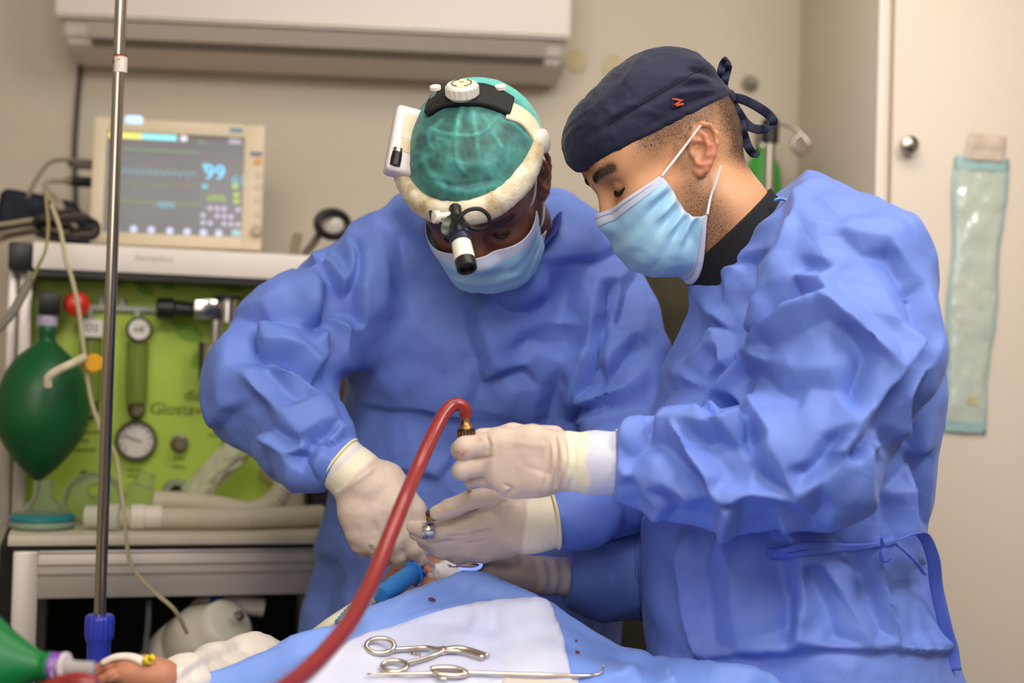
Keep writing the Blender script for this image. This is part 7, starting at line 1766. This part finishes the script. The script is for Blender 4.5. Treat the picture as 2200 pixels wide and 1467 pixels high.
M_brass = mat('tarnished_brass', (176, 128, 66), .35, .7, noise=.9, nscale=120, col2=(66, 50, 36))
MB().lathe(hb_, hx_, [(0, 8 * k_), (4 * k_, 9.5 * k_), (9 * k_, 12 * k_), (13 * k_, 11 * k_), (17 * k_, 9.5 * k_), (24 * k_, 10 * k_), (30 * k_, 13 * k_), (36 * k_, 17 * k_), (40 * k_, 18.5 * k_)], 24).build('hose_barb', M_brass, sh)
kb = MB().lathe(hb_ + hx_ * 36 * k_, hx_, [(0, 17.5 * k_), (4 * k_, 19 * k_), (26 * k_, 18.5 * k_), (60 * k_, 15 * k_), (78 * k_, 13 * k_)], 24).build('knurled_grip', mat('dark_knurl', (62, 52, 42), .4, .8), sh)
gx_, gy_ = frame_axes(hx_)
for i in range(16):
    a = 2 * math.pi * i / 16; d = gx_ * math.cos(a) + gy_ * math.sin(a)
    MB().tube([hb_ + hx_ * 42 * k_ + d * 18.6 * k_, hb_ + hx_ * 66 * k_ + d * 18.4 * k_], 1.9 * k_, 6).build('grip_ridge', mat('ridge_brass', (150, 120, 84), .35, .8), kb)
MB().tube([hb_ + hx_ * 100 * k_, P(1010, 1040, 1.70), P(1008, 1062, 1.80), P(1003, 1108, 1.83), P(950, 1190, 1.90)], 6.0 * k_, 12).build('suction_cannula', M_inst, sh)
# plate over the index finger
fp = thing('finger_plate_probe', 'shiny steel plate with a brass stub held across the surgeon\'s gloved index finger', 'instrument', P(920, 1158, 1.74))
V = []; 
for j, t in enumerate(np.linspace(-1.25, 1.25, 15)):
    for s_ in (-13, 13):
        V.append(P(920 + s_ * (1 - .12 * (abs(t) > 1)), 1140 + 18.5 * math.sin(t * 1.15), 1.765 - .022 * math.cos(t * 1.1)))
V = np.array(V); ix = np.arange(30).reshape(15, 2); F = np.stack([ix[:-1, 0], ix[1:, 0], ix[1:, 1], ix[:-1, 1]], -1)
if (vnormals(V, F) @ _F).mean() > 0: F = F[:, ::-1]
V, F = thick_sheet(V, F, .0012); mk('steel_plate', V, F, mat('satin_steel', (224, 220, 214), .3, 1.0), fp)
MB().lathe(P(928, 1120, 1.752), _U - _R * .15, [(0, 11 * k_), (6 * k_, 12.5 * k_), (12 * k_, 11 * k_), (22 * k_, 12 * k_), (26 * k_, 9 * k_)], 10).build('brass_stub', M_brass, fp)
# ---- breathing tube connector
et = thing('breathing_tube_connector', 'translucent blue breathing tube connector at the patient\'s mouth', 'connector', P(830, 1275, 1.80))
e0, e1 = P(890, 1230, 1.84), P(785, 1300, 1.76); ea = (e1 - e0) / np.linalg.norm(e1 - e0); s8 = 1.8 / FPX
M_bt = mat('blue_translucent', (66, 150, 232), .2, trans=.25, ior=1.3)
MB().lathe(e0, ea, [(-4 * s8, 6 * s8), (0, 27 * s8), (4 * s8, 27 * s8), (6 * s8, 20 * s8), (10 * s8, 22 * s8), (78 * s8, 22 * s8), (82 * s8, 20 * s8), (122 * s8, 20 * s8)], 28).build('connector_body', M_bt, et)
for a in (0, 1.57, 3.14, 4.71):
    cx_, cy_ = frame_axes(ea); d = cx_ * math.cos(a) + cy_ * math.sin(a)
    MB().lathe(e0 + d * 25 * s8, ea, [(0, 7 * s8), (4 * s8, 7 * s8)], 12).build('flange_lug', mat('blue_lug', (40, 62, 190), .35), et)
MB().tube([e0 - ea * 28 * s8, e0 - ea * 2 * s8], 6 * s8, 10).build('luer_tip', mat('blue_lug', (40, 62, 190), .35), et)
corrug('flexible_end', '', [e1 - ea * 5 * s8, e1 + ea * 40 * s8, e1 + ea * 75 * s8 - Z * .006], 17 * s8, mat('cyan_clear', (110, 196, 224), .15, trans=.4, ior=1.25), .006, .12, parent=et)
o = MB().tube(spline(Pd([(875, 1247, 1.85), (890, 1228, 1.85), (905, 1212, 1.85), (918, 1206, 1.86), (930, 1215, 1.88)]), 6), 5.5 * s8, 10).build('breathing_tube', mat('clear_tube', (226, 222, 220), .08, trans=.7, ior=1.2)); tag(o, 'short clear breathing tube entering the patient\'s mouth', 'tube')
o = MB().tube(spline(Pd([(800, 1290, 1.80), (775, 1300, 1.78), (735, 1325, 1.75), (705, 1345, 1.74), (660, 1380, 1.75)]), 6), 15 * s8, 14).build('white_hose', M_hose); tag(o, 'white hose running behind the red tube along the drape ridge', 'hose')
# ---- gauze over the patient's face
def blob(name, c, r, m, seed, amp, lab, cat, M=None):
    S = SDF(); S.ell(c, r, 0, M)
    lo, hi = np.asarray(c) - max(r) * 1.5, np.asarray(c) + max(r) * 1.5
    V, F = polygonize(S, lo, hi, min(r) / 5); V = crumple(V, F, 26, amp, seed); o = mk(name, V, F, m); tag(o, lab, cat); return o
M_gz = mat('white_gauze', (236, 230, 232), .85, bump=.5, bscale=160, bdist=.002)
blob('gauze_swab', P(965, 1238, 1.90), (.032, .03, .020), M_gz, 3, .007, 'crumpled white gauze between the patient\'s nose and the drape', 'gauze')
blob('gauze_swab', P(882, 1252, 1.87), (.013, .016, .020), M_gz, 8, .005, 'small white gauze behind the blue connector', 'gauze')
# retractor blade; the lamp's reflection on it is painted as an emissive tube
rt = thing('steel_retractor', 'polished retractor blade with a painted emissive glint on its edge, beside the shaded glove', 'retractor', P(1000, 1222, 1.885))
V = []
for j in range(13):
    t = j / 12
    for i in range(5):
        s_ = i / 4; V.append(P(955 + 78 * t, 1214 + 4 * t - 8 * s_ * (1 - .3 * t) + 10 * (s_ - .5) ** 2, 1.885 - .02 * t + .03 * s_))
V = np.array(V); ix = np.arange(65).reshape(13, 5); F = np.stack([ix[:-1, :-1], ix[1:, :-1], ix[1:, 1:], ix[:-1, 1:]], -1).reshape(-1, 4)
V, F = thick_sheet(V, F, .0015); mk('blade', V, F, mat('polished_steel', (214, 210, 206), .12, 1.0), rt)
MB().tube(spline(Pd([(985, 1222, 1.868), (1010, 1224, 1.865), (1028, 1220, 1.862), (1034, 1212, 1.865), (1024, 1206, 1.87)]), 6), .0022, 8).build('blade_glint', mat('blade_glint', (170, 190, 255), .3, emit=(130, 150, 255), estr=1.0), rt)  # emissive stand-in for lamp light reflected off the steel

# ---- green bag with purple collar at the lower left corner
rbg = thing('resuscitator_bag', 'dark green bag with a purple collar at the lower left corner', 'breathing bag', P(40, 1460, 1.40))
g0, g1 = P(-150, 1420, 1.42), P(112, 1432, 1.40); ga = (g1 - g0) / np.linalg.norm(g1 - g0); Lg = np.linalg.norm(g1 - g0); s4 = 1.4 / FPX
pr = spline([(-.05, .0), (0, .02), (.03, .045), (.25 * Lg, 112 * s4), (.45 * Lg, 108 * s4), (.65 * Lg, 72 * s4), (.85 * Lg, 38 * s4), (.93 * Lg, 29 * s4), (.96 * Lg, 31 * s4), (Lg, 31 * s4)], 6)
V, F = lathe(g0, ga, [tuple(p) for p in np.maximum(pr, [-1, .0005])], 48)
an_ = (V - g0) @ ga; rd = V - g0 - np.outer(an_, ga); th_ = np.arctan2(rd @ _F, rd @ _U); V = g0 + np.outer(an_, ga) + rd * (1 + .09 * np.cos(th_ * 3 + .4) * np.clip((.9 - an_ / Lg) * 3, 0, 1))[:, None]
mk('bag', V, F, mat('green_rubber_bright', (10, 116, 56), .4, bump=.06, bscale=40), rbg)
cu = MB().lathe(g1, ga, [(-2 * s4, 29 * s4), (0, 30.5 * s4), (26 * s4, 30.5 * s4), (28 * s4, 28 * s4)], 36).build('collar', mat('purple_band', (128, 74, 178), .4), rbg, label='purple printed collar')
MB().lathe(g1 + ga * 26 * s4, ga, [(0, 27 * s4), (0, 32 * s4), (6 * s4, 32 * s4), (8 * s4, 28 * s4), (8 * s4, 20 * s4)], 36).build('collar_rim', mat('rim_white', (222, 212, 208), .4), rbg)
M_wp = mat('collar_print', (214, 190, 226), .5)
cxx, cyy = frame_axes(ga, _U)
def collar_pt(a_px, v_px): # along, and px offset vertically on the front
    yv = v_px * s4; zz = math.sqrt(max(0, (30.9 * s4) ** 2 - yv * yv)); up = _U - ga * (_U @ ga); up /= np.linalg.norm(up); fr_ = np.cross(ga, up); fr_ = fr_ if fr_ @ _F < 0 else -fr_
    return g1 + ga * a_px * s4 + up * yv + fr_ * zz
for (a0, v0, a1, v1) in ((8, 8, 20, 20), (20, 8, 8, 20), (8, 4, 20, 4), (8, 22, 20, 22), (8, 4, 8, 22), (20, 4, 20, 22)):
    MB().tube([collar_pt(a0, v0), collar_pt((a0 + a1) / 2, (v0 + v1) / 2), collar_pt(a1, v1)], .0004, 5).build('collar_mark', M_wp, cu)
for v0 in (-4, -10, -16): MB().lathe(collar_pt(14, v0), -_F, [(-.0004, .0016), (.0004, .0014)], 10).build('collar_mark', M_wp, cu)
corrug('clear_hose', 'clear ribbed hose joining the purple collar towards the patient\'s hand', [g1 + ga * 34 * s4, g1 + ga * 60 * s4 + _U * -.001, g1 + ga * 92 * s4 - _U * .001], 17 * s4, mat('hose_clear', (214, 210, 206), .15, trans=.45, ior=1.2), .0042, .10)
o = MB().tube(spline(Pd([(90, 1490, 1.38), (130, 1472, 1.375), (170, 1466, 1.37), (205, 1475, 1.37)]), 6), .010, 12).build('red_tube', M_redt); tag(o, 'short red tube under the purple collar', 'tube')
